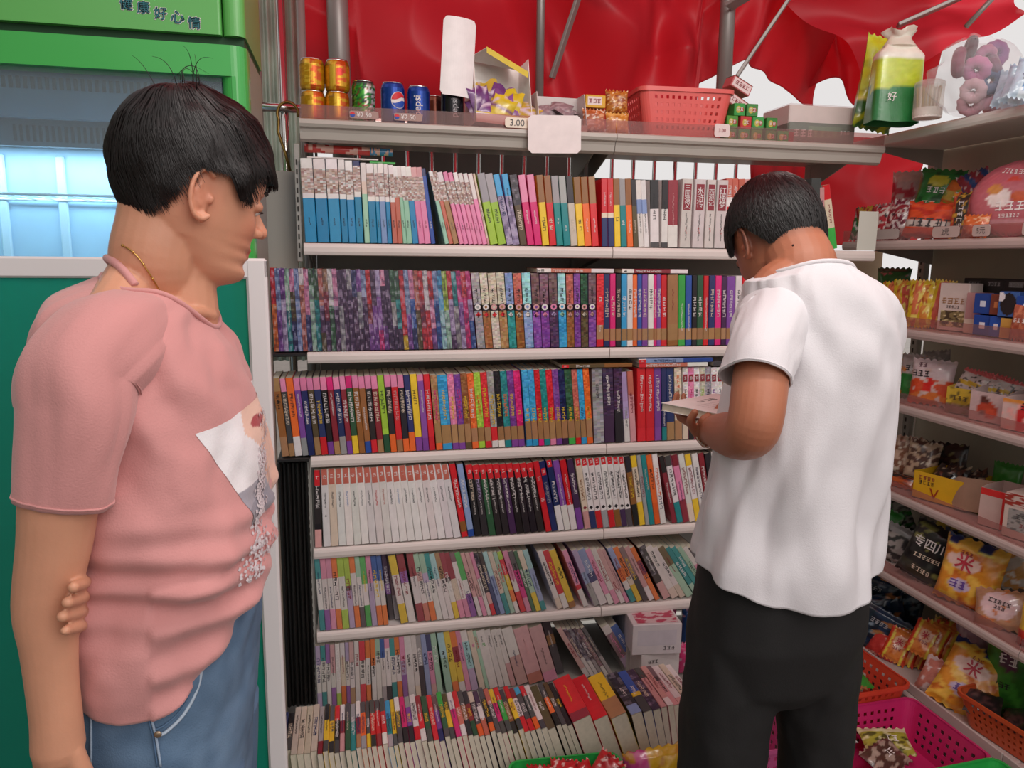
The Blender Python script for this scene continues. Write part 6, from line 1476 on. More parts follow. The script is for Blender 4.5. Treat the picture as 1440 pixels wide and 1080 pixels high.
def hand(mb, Mx, curl, s=1.0, thumb=(.5, .4), spread=.06, side=1):
    """palm along +x, back of the hand +z, thumb to +y*side; curl=(base, middle, tip) in radians towards -z"""
    def L(x, y, z_): return Mx @ (Vector((x, y*side, z_))*s)
    # palm
    for (y0, r) in ((-.030, .0115), (-.011, .0125), (.009, .013), (.027, .0125)):
        limb(mb, [(*L(-.005, y0*.6, 0), .014*s), (*L(.04, y0*.9, 0), r*s), (*L(.082-.006*abs(y0)/.03, y0, 0), .0095*s)], 3, 10)
    F_ = ((-.030, .032, .021, .017, .0068), (-.0105, .040, .026, .020, .0074), (.0095, .044, .029, .021, .0077), (.0285, .038, .025, .019, .0076))
    for i, (y0, a, b, c_, r) in enumerate(F_):
        x, z_ = .080-(.008 if i == 0 else 0), 0.0; an = 0; pts = [(*L(x-.008, y0, 0), r*1.12*s)]; yy = y0; sp = (y0/.03)*spread
        for k, l_ in enumerate((a, b, c_)):
            an += curl[i][k] if isinstance(curl[0], (list, tuple)) else curl[k]
            x += l_*math.cos(an); z_ -= l_*math.sin(an); yy += l_*sp
            pts.append((*L(x, yy, z_), r*(1, .93, .8)[k]*s))
        limb(mb, pts, 4, 10)
    a, b = thumb; pts = [(*L(.010, .020, -.004), .0125*s)]; x, y, z_ = .012, .026, -.006
    for k, (l_, an) in enumerate(((.034, a), (.030, a-b*.5), (.024, a-b))):
        x += l_*math.cos(an); y += l_*math.sin(an); z_ -= l_*.25; pts.append((*L(x, y, z_), (.0105, .0092, .0078)[k]*s))
    limb(mb, pts, 4, 10)
def frame(o, xdir, zdir):
    x = Vector(xdir).normalized(); z_ = Vector(zdir); z_ = (z_-x*z_.dot(x)).normalized(); y = z_.cross(x)
    m_ = Matrix((x, y, z_)).transposed().to_4x4(); m_.translation = Vector(o); return m_
def cloth(name, fn, nu, nv, m, parent, col, thick=.0022, closed=True):
    mb = MB(); mb.grid(fn, nu, nv, col, closed_u=closed); o = mb.build(name, m, parent, True, fixn=False)
    s = o.modifiers.new('thickness', 'SOLIDIFY'); s.thickness = thick; s.offset = -1; return o
def rings(tab, th, v, n=2.0, keys=None):
    """tab rows: z_front,z_side,z_back,xf,xb,hw_near,hw_far ; th 0 = front(+X)"""
    r = [np.interp(v, np.linspace(0, 1, len(tab)), [t[i] for t in tab]) for i in range(len(tab[0]))]
    return r
def dense(T):
    q = cr(T, 10); return np.linspace(0, 1, len(q)), q
def tabf(T):
    xs, q = dense(T)
    return lambda v, i: float(np.interp(v, xs, q[:, i]))
from mathutils.bvhtree import BVHTree
def snapper(o, lift):
    bm = bmesh.new(); bm.from_mesh(o.data); t = BVHTree.FromBMesh(bm); bm.free()
    def f(px, py):
        d = (CR*(px-720)-CU*(py-540)+CF*FPX).normalized(); h = t.ray_cast(CP, d); return h[0]-d*lift if h[0] else None
    return f
# ================= the woman
WY = 1.08
wm = None
HW = Matrix.Rotation(math.radians(27), 4, 'Z') @ Matrix.Rotation(math.radians(12), 4, 'Y')
HW = Matrix.Translation(at(286, 273, 1.008)-(HW @ Vector((-.012, -.078, .104)))) @ HW
mb = MB(); head(mb, HW, 1.03)
def hp(*p): return tuple(HW @ Vector(p))
limb(mb, [(*hp(-.034, 0, .105), .053), (*hp(-.034, 0, .06), .0535), (*hp(-.036, 0, .02), .0535), (-.246, WY, 1.455, .055), (-.254, WY, 1.39, .065)], 6, 24)
limb(mb, [(*hp(.01, 0, .035), .040), (-.215, WY, 1.47, .044), (-.215, WY, 1.42, .045)], 5, 18)
blob(mb, (-.250, WY, 1.335), (.088, .150, .128), n=20)
for s in (-1, 1):   # trapezius, collar bone, shoulder
    limb(mb, [(-.262, WY+s*.02, 1.475, .035), (-.275, WY+s*.09, 1.432, .032), (-.275, WY+s*.155, 1.400, .042)], 5, 16)
    limb(mb, [(-.178, WY+s*.012, 1.420, .008), (-.200, WY+s*.07, 1.430, .008), (-.240, WY+s*.13, 1.432, .009)], 5, 8)
limb(mb, [(-.255, WY, 1.25, .105), (-.265, WY, 1.10, .10), (-.268, WY, .98, .10)], 4, 24)
# near arm, hanging; far arm folded behind her back to hold the near elbow
AR = lambda px, py, r, Y=.87: (*at(px, py, Y), r)
limb(mb, [(-.262, .955, 1.395, .046), AR(108, 560, .041, .885), AR(86, 680, .0395), AR(78, 760, .0370), AR(64, 850, .0325), AR(69, 905, .0292), AR(73, 955, .0270), AR(79, 1010, .0266), AR(82, 1050, .028)], 6, 22)
hand(mb, frame(at(82, 1062, .87), (.10, .12, -1), (-.35, -1, -.1)), (.35, .45, .35), .98, (.45, .2), side=-1)
limb(mb, [(-.275, 1.225, 1.395, .050), (-.31, 1.275, 1.25, .044), (-.345, 1.27, 1.12, .040), (-.395, 1.20, 1.075, .037), (-.392, 1.10, 1.072, .033), (-.378, 1.02, 1.085, .027)], 6, 20)
# hand of the far arm: palm along the back, fingers come out over the near arm
limb(mb, [(-.378, 1.02, 1.085, .026), (-.36, .985, 1.105, .025), (-.345, .950, 1.118, .023)], 4, 14)
for i, (px0, py0, px1, py1) in enumerate(((126, 820, 103, 826), (127, 840, 95, 847), (127, 861, 88, 867), (126, 881, 92, 887))):
    a = at(px0, py0, .935); b = at((px0+px1)/2+3, (py0+py1)/2-3, .868); c = at(px1, py1, .826); k = (a+Vector((-.345, .955, a.z+.004))-Vector((0, 0, 0)))/2
    r = (.0070, .0073, .0072, .0062)[i]
    limb(mb, [(-.350, .962, a.z*.6+1.118*.4, r*1.15), (*((a+Vector((-.012, .012, 0)))), r*1.08), (*b, r), (*c, r*.86)], 5, 12)
WB = lin(hexc('d3987a')); WL = lin(hexc('b8584c'))
def wcol(co):
    c, p = head_tints(co, HW, WB, WL)
    # a little warmer at face, cooler pale neck
    return c
wm = fuse(mb, 'person', M_SKIN, .0023, 3, None, wcol)
tag(wm, 'woman in pink printed T-shirt and blue jeans, looking at the shelves', 'person')
eyes(wm, HW)
def zw(x, y):
    if x > .062: return .150
    if x > .045: return .135+(x-.045)*.8
    if x > .018: return .108+(.045-x)*.0+abs(x-.036)*.9
    if x > -.030: return .137
    if x > -.062: return .137-(-.030-x)*1.9
    return .074
def wb(d): return .010*max(0, -d.x)*max(0, d.z+.3)+.006*noise.noise(Vector((d.x*3, d.y*3, d.z*3+5)))
hair(wm, HW, (-.003, 0, .138), (.101, .0845, .107), (-.36, -.12, .93), zw, 5200, .07, 3, drift=.55, flip=.10, bulge=wb, lens=(.45, 1.2), fly=9)
# T-shirt
M_PINK = mat('pink_cotton', None, .85, sheen=.25, bump=.25, bscale=420)
ST = [  # z_front, z_side, z_back, xf, xb, hw
 (1.055, .950, 1.02, -.140, -.378, .186), (1.070, 1.01, 1.06, -.122, -.390, .194), (1.10, 1.08, 1.10, -.115, -.392, .196), (1.16, 1.16, 1.16, -.110, -.388, .196), (1.235, 1.235, 1.235, -.117, -.385, .192),
 (1.30, 1.30, 1.30, -.130, -.386, .190), (1.345, 1.355, 1.36, -.142, -.384, .188), (1.375, 1.40, 1.41, -.154, -.378, .180), (1.392, 1.432, 1.445, -.166, -.362, .155), (1.402, 1.450, 1.468, -.172, -.318, .116), (1.404, 1.456, 1.474, -.173, -.303, .103)]
STF = tabf(ST)
def shirt_w(u, v):
    th = 2*math.pi*u; c, s = math.cos(th), math.sin(th)
    g = lambda i: STF(v, i)
    zf, zs_, zb, xf, xb, hw = (g(i) for i in range(6))
    cx = (xf+xb)/2 if v < .9 else (xf+xb)/2
    zz = zs_*s*s+(zf if c > 0 else zb)*c*c
    rx = (xf-xb)/2; e = .86
    x = cx+rx*abs(c)**e*(1 if c > 0 else -1); y = WY+hw*abs(s)**e*(1 if s > 0 else -1)
    # folds: blousing above the hem, diagonal pulls from chest to hip
    low = max(0, min(1, (1.30-zz)/.2)); k = 0
    hm_ = min(1, max(.15, v*5)); k += hm_*(.009*low*math.sin(th*3+zz*26)+.006*low*math.sin(th*7-zz*38+1))
    k += .007*max(0, 1-abs(zz-1.12)/.09)*math.sin(zz*150+th*3.5)
    k += .005*max(0, 1-abs(zz-1.33)/.12)*math.sin(th*9+zz*30)
    k += .006*noise.noise(Vector((th*2.4, zz*13, 2.2)))+.003*noise.noise(Vector((th*6, zz*30, 7)))
    k *= min(1, (1-v)*6)
    if c > .1 and zz < 1.12: k += .006*math.sin(zz*120)
    return Vector((x+k*c, y+k*s, zz))
PINK = hexc('d0918e')
def shirt_col(u, v):
    th = (u*2*math.pi+math.pi) % (2*math.pi)-math.pi; p = shirt_w(u, v); a = math.degrees(th); z_ = p.z
    # printed picture on the chest
    t0, t1 = -54+(1.32-z_)*95, 58; zb, zt = 1.160, 1.322+.0004*(a+50)
    if t0 < a < t1 and zb < z_ < zt:
        x_ = (a-t0)/(t1-t0); y_ = (z_-zb)/(zt-zb)
        col = hexc('e9e4e6')
        if y_ < .42: col = hexc('a9a5ae') if x_ < .30-.25*(.42-y_) else col
        if abs(x_-.46-.10*(1-y_)) < .20+.10*y_: col = hexc('e2b49d')        # skin tone shape
        if abs(x_-.40) < .10 and .74 < y_ < .90 and abs(y_-.82) < .09-abs(x_-.40)*.5: col = hexc('b3423f')
        if abs(x_-.60) < .035: col = hexc('5a3a34')
        if y_ < .60 and x_ < .18 and y_ > .42: col = hexc('dcd6da')
        if x_ > .72: col = hexc('e6d5cf')
        return jit(col, .01)
    return PINK
ts = cloth('t_shirt', shirt_w, 200, 150, M_PINK, wm, PINK)
tag(ts, 'pink T-shirt with a printed picture and silver flakes')
def sleeve(path, radii, m, parent, col, seed, wr=.006, name='sleeve', flat=1.0, hem=None):
    q = cr([(*p, r) for p, r in zip(path, radii)], 10); mb = MB(); n = 64; up = None; R = []
    P = [Vector(r[:3]) for r in q]
    for i, p in enumerate(P):
        t = (P[min(i+1, len(P)-1)]-P[max(i-1, 0)]).normalized()
        if up is None: up = Vector((1, 0, 0))
        a = (up-t*up.dot(t)).normalized(); b = t.cross(a); up = a; v = i/(len(P)-1)
        ring = []
        for k in range(n):
            an = 2*math.pi*k/n; d = a*math.cos(an)+b*math.sin(an)*flat
            w_ = wr*(noise.noise(Vector((an*1.3, v*2.2, seed)))*1.3+.6*math.sin(an*3+v*7+seed)*v+.35*noise.noise(Vector((an*4, v*7, seed))))
            ring.append(p+d*(q[i][3]+w_))
        R.append(ring)
    vs = [v for r in R for v in r]
    mb.add(vs, [(j*n+k, j*n+(k+1) % n, (j+1)*n+(k+1) % n, (j+1)*n+k) for j in range(len(R)-1) for k in range(n)], col)
    o = mb.build(name, m, parent, True, fixn=False); s = o.modifiers.new('thickness', 'SOLIDIFY'); s.thickness = .0025; s.offset = -1
    hm = MB(); hm.tube([R[-2][k % n]*1.0 for k in range(n+1)], .0014, col, 6, False); hm.build('hem', m, o, True, fixn=False)
    return o
sleeve([(-.250, 1.00, 1.400), (-.256, .960, 1.405), (-.266, .915, 1.395), tuple(at(114, 530, .885)), tuple(at(112, 580, .875)), tuple(at(101, 640, .87)), tuple(at(91, 703, .87))], [.050, .055, .060, .0580, .0545, .0495, .0475], M_PINK, wm, PINK, 1.3, .005)
sleeve([(-.262, 1.16, 1.410), (-.268, 1.205, 1.412), (-.278, 1.255, 1.392), (-.292, 1.275, 1.33), (-.30, 1.285, 1.27)], [.052, .062, .064, .060, .058], M_PINK, wm, PINK, 4.3)
# neckband and strap behind the neck
mb = MB(); n = 100; pts = [shirt_w(k/n, 1.0) for k in range(n+1)]; mb.tube(pts, .0035, PINK, 8, False); mb.build('neckband', M_PINK, wm, True, fixn=False)
SK = snapper(wm, .0015)
L_ = [q for q in (SK(*p) for p in ((190, 401), (183, 392), (175, 382), (166, 373), (158, 367))) if q]; L_ += [at(151, 363, 1.05), at(151, 364, 1.09), at(156, 370, 1.13)]
mb = MB(); q = cr([tuple(p) for p in L_], 6); mb.tube([tuple(p) for p in q], .0050, PINK, 10); mb.build('strap', M_PINK, wm, True, fixn=False)
# the printed picture: a thin layer on the cloth of the chest
def shirt_at(th, z_, lift=.0007):
    u = (th/(2*math.pi)) % 1; lo, hi = .03, .9
    for _ in range(22):
        m_ = (lo+hi)/2
        if shirt_w(u, m_).z < z_: lo = m_
        else: hi = m_
    p = shirt_w(u, lo); return p+Vector((math.cos(th), math.sin(th), 0))*lift
def print_fn(u, v):
    zt = 1.292+.030*u; zb = 1.150+.012*u; z_ = zb+(zt-zb)*v
    th = math.radians(-55+(1-v)*30+u*(110-(1-v)*20)); return shirt_at(th, z_)
def print_col(x_, y_):
    col = hexc('ece8ea')
    if y_ < .40-.1*x_ and x_ < .34: col = hexc('a39fa9')
    if y_ < .22 and x_ < .34: col = hexc('8a8792')
    w_ = .17+.06*math.sin(y_*5)
    if abs(x_-.50+.10*(y_-.5)) < w_: col = hexc('e3b59f')
    if y_ > .62 and abs(x_-.50) < .26*(1-abs(y_-.82)*1.6): col = hexc('e8c0ac')
    if (abs(x_-.40)/.07)**1.4+(abs(y_-.84)/.06)**1.4 < 1: col = hexc('a8363c')
    if .68 < y_ and abs(x_-.62-.2*(y_-.8)) < .018: col = hexc('3c2622')
    if x_ > .30 and x_ < .335 and y_ < .62 and y_ > .1: col = hexc('c79a86')
    if x_ > .70 and y_ < .6: col = hexc('d8cdd0')
    if x_ > .36 and y_ < .12: col = hexc('6a4a48')
    return jit(col, .006)
mb = MB(); mb.grid(print_fn, 70, 90, print_col); tag(mb.build('printed_picture', M_PINK, ts, True, fixn=False), 'pale printed picture with red lips')
# flakes down the print
rs = random.Random(2); mb = MB()
for i in range(560):
    t = rs.random()**.8; z_ = 1.29-.20*t; th = math.radians(-8-24*t*t+rs.gauss(0, 3.2+3*(t > .75))+ (8 if t < .2 else 0)); u = (th/(2*math.pi)) % 1
    p = shirt_at(th, z_, .0005); nrm = Vector((math.cos(th), math.sin(th), rs.uniform(-.3, .3))).normalized(); p = p+nrm*.0022
    a = nrm.cross(Vector((rs.uniform(-1, 1), rs.uniform(-1, 1), rs.uniform(-1, 1)))).normalized()*.0022; b = nrm.cross(a).normalized()*.0018
    mb.add([p-a-b, p+a-b, p+a+b, p-a+b], [(0, 1, 2, 3)], hexc('e6dde0'))
tag(mb.build('sequins', mat('silver_flakes', '#efe6ea', .25, .25), wm, fixn=False), kind='stuff')
# jeans
M_DENIM = mat('blue_denim', None, .8, bump=.35, bscale=500, var=.1, vscale=14)
JW = [(.74, -.160, -.385, .170), (.80, -.155, -.388, .175), (.88, -.146, -.395, .178), (.95, -.140, -.398, .176), (1.02, -.134, -.392, .172), (1.075, -.142, -.378, .160)]
DEN = hexc('58738f')
def jeans(u, v):
    th = 2*math.pi*u; c, s = math.cos(th), math.sin(th); q = v*(len(JW)-1); g = lambda i: float(np.interp(q, range(len(JW)), [t[i] for t in JW]))
    z_, xf, xb, hw = (g(i) for i in range(4)); k = .004*noise.noise(Vector((th*2, z_*14, 1)))+.003*noise.noise(Vector((th*5, z_*30, 4)))
    return Vector(((xf+xb)/2+((xf-xb)/2+k)*abs(c)**.85*(1 if c > 0 else -1), WY+(hw+k)*abs(s)**.85*(1 if s > 0 else -1), z_))
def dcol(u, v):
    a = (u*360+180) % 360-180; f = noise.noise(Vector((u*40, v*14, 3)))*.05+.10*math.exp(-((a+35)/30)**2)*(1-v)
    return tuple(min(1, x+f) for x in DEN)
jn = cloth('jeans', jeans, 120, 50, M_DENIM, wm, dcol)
for s in (-1, 1):
    mb = MB(); q = cr([(-.270, WY+s*.090, .80, .115), (-.268, WY+s*.095, .72, .108), (-.262, WY+s*.10, .50, .085), (-.27, WY+s*.105, .30, .075), (-.275, WY+s*.11, .06, .072)], 6)
    mb.tube([tuple(r[:3]) for r in q], [float(r[3]) for r in q], DEN, 32); mb.build('trouser_leg', M_DENIM, jn, True, fixn=False)
def shoe(parent, x, y, yaw, col, L_=.25):
    mb = MB(); R_ = Matrix.Translation((x, y, 0)) @ Matrix.Rotation(math.radians(yaw), 4, 'Z')
    def f(u, v):
        a = 2*math.pi*u; k = v; t = (math.cos(a)+1)/2
        return R_ @ Vector((L_*.5*math.cos(a)*(1-.25*k*k)+(.04-.05*k), .045*math.sin(a)*(1-.15*k)*(1+.15*math.cos(a)), .003+.075*k*(1-.45*t*k)))
    mb.grid(f, 30, 10, col); mb.add([f(i/30, 1) for i in range(30)], [tuple(range(30))], col); mb.add([f(i/30, 0) for i in range(30)], [tuple(range(29, -1, -1))], col)
    mb.build('shoe', mat('shoe_rubber', None, .5), parent, True, fixn=False)
for s in (-1, 1): shoe(wm, -.25, WY+s*.11, 0, hexc('d8d4d0'))
def seam(pts, r=.0016, col='b6c6d6', name='seam', on=.0025):
    out = []
    for px, py in pts:
        y = .90
        for _ in range(14):   # slide onto the side of the jeans
            p = at(px, py, y); q = (p.z-.74)/(1.075-.74)*5; q = max(0, min(5, q)); xf, xb, hw = (float(np.interp(p.z, [t[0] for t in JW], [t[i] for t in JW])) for i in (1, 2, 3))
            c = max(-.999, min(.999, (p.x-(xf+xb)/2)/((xf-xb)/2))); s = (1-abs(c)**(2/.85))**(.85/2); y = WY-hw*s-on
        out.append(tuple(at(px, py, y)))
    q = cr(out, 5); mb = MB(); mb.tube([tuple(p) for p in q], r, hexc(col), 6); return mb.build(name, M_DENIM, jn, True, fixn=False)
seam([(286, 898), (285, 930), (277, 970), (258, 1005), (235, 1028), (220, 1036)], .0022); seam([(281, 900), (279, 932), (271, 968), (253, 1000), (231, 1020), (217, 1027)], .0012, '5a7796')
seam([(207, 993), (214, 1015), (220, 1040), (226, 1078)], .0016, '9fb3c8'); seam([(204, 994), (210, 1016), (216, 1041), (221, 1078)], .0012, '4f6c8c')
seam([(112, 966), (126, 968), (128, 1000), (128, 1078)], .0015, '9fb3c8')
seam([(300, 880), (301, 890), (303, 897)], .005, '6f8ba8', 'belt_loop')
mb = MB(); blob(mb, at(222, 1033, .893), (.0045, .002, .0045), hexc('b0a08a'), n=8); mb.build('rivet', mat('rivet_metal', '#a8927a', .3, .8), jn, True)
# necklace
SN = snapper(wm, .0012)
mb = MB(); nk = [(172, 345), (184, 352), (196, 364), (207, 380), (217, 396), (226, 412), (236, 428), (248, 441), (261, 453), (272, 463), (279, 467)]
nk = [tuple(q) for q in (SN(*p) for p in nk) if q]; q = cr(nk, 4); mb.tube([tuple(p) for p in q], .0010, (.8, .7, .5), 6)
for p in q[::5]: blob(mb, p, (.0018,)*3, (.8, .7, .5), n=4)
mb.build('necklace', mat('gold', '#c9a15a', .25, .9), wm, True, fixn=False)
# ================= the man
MX, MYY = .835, 1.275
HM = Matrix.Rotation(math.radians(94), 4, 'Z') @ Matrix.Rotation(math.radians(33), 4, 'Y')
HM = Matrix.Translation(at(1046, 342, 1.36)-(HM @ Vector((-.012, .078, .104)))) @ HM
def hm(*p): return tuple(HM @ Vector(p))
mb = MB(); head(mb, HM, 1.06)
limb(mb, [(*hm(-.045, 0, .085), .060), (*hm(-.052, 0, .035), .062), (MX-.003, 1.285, 1.475, .066), (MX, 1.275, 1.42, .08)], 6, 24)
limb(mb, [(*hm(.0, 0, .04), .045), (MX-.01, 1.33, 1.45, .05)], 4, 16)
for s in (-1, 1): limb(mb, [(MX, 1.27, 1.475, .045), (MX+s*.06, 1.275, 1.455, .042), (MX+s*.085, 1.28, 1.40, .040)], 5, 16)
blob(mb, (MX+.02, 1.28, 1.33), (.120, .100, .14), n=18)
limb(mb, [(MX+.02, 1.28, 1.25, .105), (MX, 1.28, 1.05, .105), (MX, 1.28, .92, .115)], 4, 24)
# arms; the left (viewer's left) elbow bends so that the forearm goes to the book
limb(mb, [(MX-.07, 1.262, 1.365, .036), (*at(1094, 462, 1.235), .040), (*at(1078, 490, 1.19), .044), (*at(1070, 530, 1.15), .0465), (*at(1064, 580, 1.125), .0455), (*at(1056, 606, 1.135), .0450), (*at(1040, 612, 1.20), .0440), (*at(1020, 609, 1.29), .0400), (*at(1008, 606, 1.36), .0335), (*at(998, 606, 1.42), .0290)], 7, 24)
limb(mb, [(MX+.130, 1.285, 1.405, .050), (.995, 1.33, 1.29, .045), (1.030, 1.385, 1.19, .042), (1.01, 1.42, 1.16, .038), (.95, 1.435, 1.15, .032), (.91, 1.45, 1.15, .027)], 6, 22)
BZ = 1.176
hand(mb, frame(at(998, 606, 1.42), (-.10, 1, .08), (-.35, -.1, -1)), ((.25, .6, .5), (.2, .45, .4), (.2, .4, .4), (.15, .4, .35)), .97, (1.15, .5), side=1)
hand(mb, frame((.91, 1.45, 1.15), (-1, .15, .02), (0, -.1, -1)), (.15, .3, .3), .97, (.7, .3), side=-1)
# thumb and finger seen in front of the book's near corner
limb(mb, [(*at(992, 622, 1.41), .012), (*at(978, 606, 1.395), .0100), (*at(971, 592, 1.375), .0086), (*at(977, 580, 1.365), .0076)], 5, 12)
limb(mb, [(*at(1000, 620, 1.41), .012), (*at(990, 606, 1.39), .0096), (*at(988, 592, 1.375), .0085), (*at(996, 585, 1.375), .0076)], 5, 12)
for i, (a, b, c) in enumerate((((1008, 604, 1.41), (1003, 586, 1.40), (1011, 575, 1.41)), ((1018, 596, 1.41), (1011, 577, 1.42), (1019, 567, 1.43)))):
    limb(mb, [(*at(*a), .0115), (*at(*b), .0095), (*at(*c), .0080)], 5, 12)
MBc = lin(hexc('b06f52')); ML = lin(hexc('a8584c'))
def mcol(co):
    c, p = head_tints(co, HM, MBc, ML); x, y, z_ = p[:, 0], p[:, 1], p[:, 2]
    fade = (np.clip((z_-.060+.25*np.clip(x+.03, 0, 1))/.03, 0, 1)*(x < -.01)*(z_ < .26)*(np.abs(x) < .14)*(np.abs(y) < .12))[:, None]*.6
    c = c*(1-fade)+np.array(lin(hexc('3a2a26')))*fade
    return c
mn = fuse(mb, 'person', M_SKIN, .0024, 3, None, mcol)
tag(mn, 'man in white T-shirt and black trousers, head bent over a white book', 'person')
eyes(mn, HM)
def zm(x, y):
    if x > .055: return .150
    if x > .012: return .100+(abs(x-.03))*.6
    if x > -.030: return .134
    if x > -.060: return .134-(-.030-x)*1.75
    return .070
hair(mn, HM, (-.010, 0, .132), (.107, .0865, .120), (-.30, .05, .95), zm, 4200, .06, 11, drift=.4, flip=.05, lens=(.12, .35), wid=.0006, fly=0)
mb = MB(); blob(mb, at(1115, 345, 1.222), (.002,)*3, (.1, .05, .04), n=6); tag(mb.build('mole', mat('mole', '#2a1712', .6), mn, True), 'small dark mole on the nape')
M_WHITE = mat('white_cotton', None, .85, sheen=.2, bump=.25, bscale=420)
WHT = hexc('dcd8db')
SM = [  # z_near(back), z_left, z_front, hw, yb(half depth back), yf
 (.868, .915, .90, .184, .142, .135), (.93, .95, .94, .184, .140, .135), (1.02, 1.02, 1.02, .185, .125, .125), (1.12, 1.12, 1.12, .188, .13, .12), (1.22, 1.22, 1.22, .192, .132, .115), (1.31, 1.31, 1.31, .198, .130, .11),
 (1.375, 1.370, 1.37, .200, .122, .105), (1.43, 1.415, 1.40, .185, .112, .095), (1.468, 1.448, 1.43, .145, .098, .085), (1.492, 1.470, 1.45, .095, .082, .078), (1.500, 1.478, 1.455, .078, .074, .075)]
SMF = tabf(SM)
def shirt_m(u, v):
    th = 2*math.pi*u; c, s = math.cos(th), math.sin(th); g = lambda i: SMF(v, i)
    zb, zl, zf, hw, yb, yf = (g(i) for i in range(6)); zz = zl*c*c+(zf if s > 0 else zb)*s*s
    e = .86; k = 0
    low = max(0, min(1, (1.32-zz)/.3))
    k += .011*low*math.sin(th*5+zz*9+.5)+.006*low*math.sin(th*11-zz*14)
    k += .006*noise.noise(Vector((th*2.2, zz*7, 3.1)))+.004*noise.noise(Vector((th*5.5, zz*12, 6)))
    k += .005*max(0, 1-abs(zz-1.38)/.12)*math.sin(th*10+zz*45)
    k *= min(1, (1-v)*7)
    hl = float(np.interp(zz, [.88, .93, 1.02, 1.12, 1.22, 1.31, 1.37, 1.43], [.184, .182, .170, .155, .142, .132, .130, .115])); hw = min(hw, hl) if c < 0 else hw-.012*max(0, min(1, (1.45-zz)*20))
    x = MX+(hw+k)*abs(c)**e*(1 if c > 0 else -1); y = MYY+((yf if s > 0 else yb)+k)*abs(s)**e*(1 if s > 0 else -1)
    return Vector((x, y, zz))
t2 = cloth('t_shirt', shirt_m, 180, 130, M_WHITE, mn, WHT)
sleeve([(MX-.05, 1.275, 1.390), (MX-.08, 1.262, 1.392), tuple(at(1092, 448, 1.235)), tuple(at(1077, 480, 1.19)), tuple(at(1068, 505, 1.165)), tuple(at(1063, 532, 1.148))], [.050, .058, .062, .061, .060, .059], M_WHITE, mn, WHT, 2.2, .005)
sleeve([(MX+.07, 1.28, 1.415), (MX+.105, 1.278, 1.408), (.960, 1.290, 1.375), (.985, 1.315, 1.33), (1.000, 1.335, 1.28)], [.055, .064, .060, .055, .055], M_WHITE, mn, WHT, 7.2)
mb = MB(); n = 80; mb.tube([shirt_m(k/n, 1.0) for k in range(n+1)], .0045, WHT, 8, False); mb.build('neckband', M_WHITE, mn, True, fixn=False)
M_BLK = mat('black_trousers', None, .75, bump=.2, bscale=300)
BLK = (.085, .08, .082)
JM = [(.625, .085, .07), (.67, .150, .108), (.77, .176, .126), (.85, .172, .122), (.93, .164, .112), (1.0, .155, .105)]
def pants(u, v):
    th = 2*math.pi*u; c, s = math.cos(th), math.sin(th); q = v*(len(JM)-1); g = lambda i: float(np.interp(q, range(len(JM)), [t[i] for t in JM])); z_, a, b = (g(i) for i in range(3))
    k = .005*noise.noise(Vector((th*2.3, z_*9, 1)))
    return Vector((MX-.002+(a+k)*abs(c)**.85*(1 if c > 0 else -1), MYY+.01+(b+k)*abs(s)**.85*(1 if s > 0 else -1), z_))
mb = MB(); mb.grid(pants, 72, 30, BLK, closed_u=True); mb.add([pants(k/72, 0) for k in range(72)], [tuple(range(71, -1, -1))], BLK); mb.add([pants(k/72, 1) for k in range(72)], [tuple(range(72))], BLK)
for sx, pts in ((-1, [(MX-.085, 1.29, .85, .085), (MX-.088, 1.29, .76, .096), (MX-.093, 1.29, .66, .096), (MX-.106, 1.29, .48, .086), (MX-.112, 1.30, .25, .078), (MX-.115, 1.31, .06, .068)]), (1, [(MX+.080, 1.29, .85, .083), (MX+.084, 1.29, .76, .094), (MX+.090, 1.28, .66, .091), (MX+.106, 1.28, .48, .074), (MX+.115, 1.28, .25, .074), (MX+.12, 1.28, .06, .066)])):
    q = cr(pts, 8); P_ = [Vector(r[:3]) for r in q]; n = 40; vs = []
    for i, p in enumerate(P_):
        for k in range(n):
            an = 2*math.pi*k/n; w_ = .009*noise.noise(Vector((an*1.4, p.z*9, sx*3)))+.004*noise.noise(Vector((an*4, p.z*25, sx)))
            vs.append(p+Vector((math.cos(an), math.sin(an), 0))*(q[i][3]+w_))
    mb.add(vs, [(j*n+k, j*n+(k+1) % n, (j+1)*n+(k+1) % n, (j+1)*n+k) for j in range(len(P_)-1) for k in range(n)]+[tuple(range(n-1, -1, -1)), tuple(range(len(vs)-n, len(vs)))], BLK)
pn = fuse(mb, 'trousers', M_BLK, .0055, 18, mn, lambda co: lin(BLK))
for s in (-1, 1): shoe(mn, MX+s*.12, 1.32, 90, hexc('3a3836'), .27)
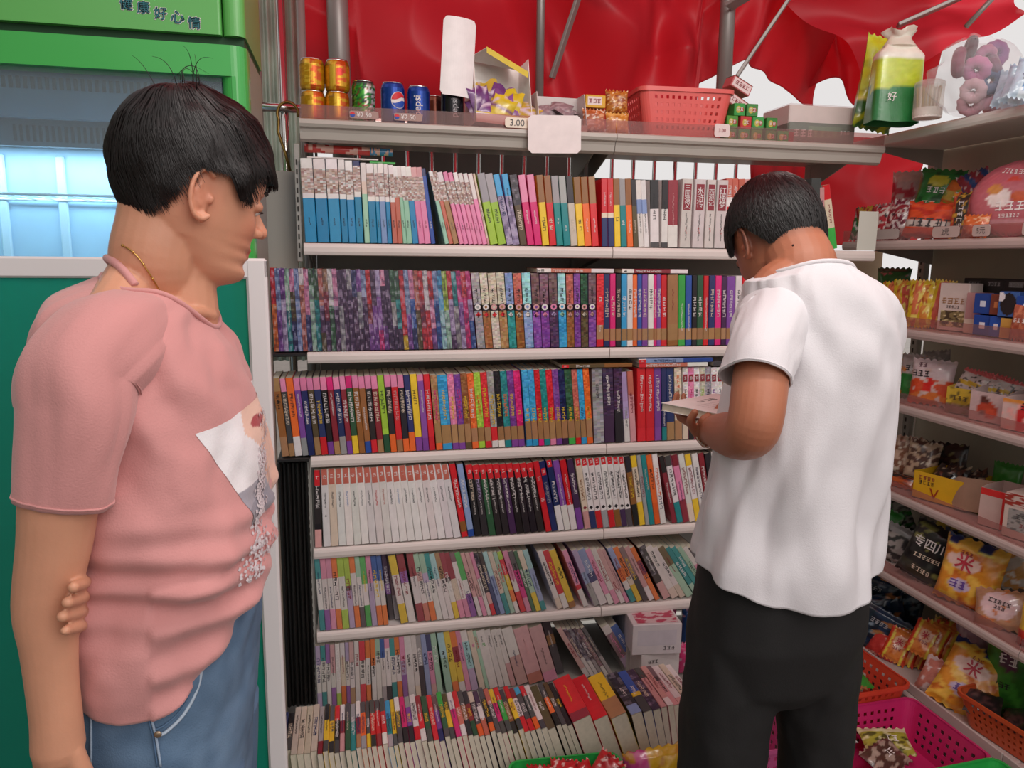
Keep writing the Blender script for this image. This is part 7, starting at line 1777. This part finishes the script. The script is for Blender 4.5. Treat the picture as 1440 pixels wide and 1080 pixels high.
# bracelet
mb = MB(); c0 = at(1001, 606, 1.40); ax = (at(998, 606, 1.42)-at(1008, 606, 1.36)).normalized(); a = ax.cross(Vector((0, 0, 1))).normalized(); b = ax.cross(a)
for k in range(30):
    an = 2*math.pi*k/30; p = c0+(a*math.cos(an)+b*math.sin(an))*.0345+ax*(.004*math.sin(an*2)-.006*math.sin(an)); blob(mb, p, (.0026, .0026, .0026), n=5)
    if k % 3 == 0: blob(mb, p+ax*.007, (.0022,)*3, n=5)
mb.tube([c0+(a*math.cos(2*math.pi*k/24)+b*math.sin(2*math.pi*k/24))*.037-ax*(.012+.008*math.sin(2*math.pi*k/24)) for k in range(25)], .0012, (.9, .9, .9), 6, False)
mb.build('bracelet', mat('bracelet_silver', '#e6d6c2', .22, .7), mn, True, fixn=False)
# the book he holds
P0, P1, P2 = Vector((.648, 1.481)), Vector((.815, 1.568)), Vector((.637, 1.325))
e1 = P1-P0; e2 = Vector((-e1.y, e1.x)); e2 = e2 if e2.dot(P2-P0) > 0 else -e2; e2 = e2.normalized()*.150
e1 = e1.normalized()*.190; TH = .016
bk = thing('paperback_book', 'white paperback with grey lettering held by the man', 'book')
def bp(u, v, z_): p = P0+e1*u+e2*v; return (p.x, p.y, z_+.012*v*0)
mb = MB(); vs = [bp(u, v, z_) for z_ in (BZ+.006, BZ+.0065+TH-.002) for u, v in ((.01, .01), (.99, .01), (.99, .985), (.01, .985))]
mb.add(vs, [(0, 1, 2, 3), (4, 7, 6, 5), (0, 4, 5, 1), (1, 5, 6, 2), (2, 6, 7, 3), (3, 7, 4, 0)], (.85, .8, .72)); mb.build('pages', M_PAGE, bk)
for z_ in (BZ+.005, BZ+.0045+TH):
    mb = MB(); vs = [bp(u, v, z_+d) for d in (0, .0012) for u, v in ((0, 0), (1, 0), (1, 1), (0, 1))]; mb.add(vs, [(0, 3, 2, 1), (4, 5, 6, 7), (0, 1, 5, 4), (1, 2, 6, 5), (2, 3, 7, 6), (3, 0, 4, 7)], hexc('ece6e2')); cv = mb.build('cover', M_CARD, bk)
mb = MB(); rs = random.Random(6); zt_ = BZ+.0045+TH+.0016
def bl(cu, cv_, s, col, n=1):
    for q in range(n):
        g = MB(); glyph(g, 0, 0, s, hexc(col), 0); mb.add([bp(cu+q*s*1.15/.19+x/.19, cv_-z2/.15, zt_) for x, y, z2 in g.v], g.f, hexc(col))
bl(.38, .30, .011, '6a6466', 2); bl(.55, .28, .017, '4a4446', 2)
for r in range(5): bl(.18, .45+.09*r, .005, 'b9b0ae', 18)
mb.build('lettering', M_INK, bk, fixn=False)
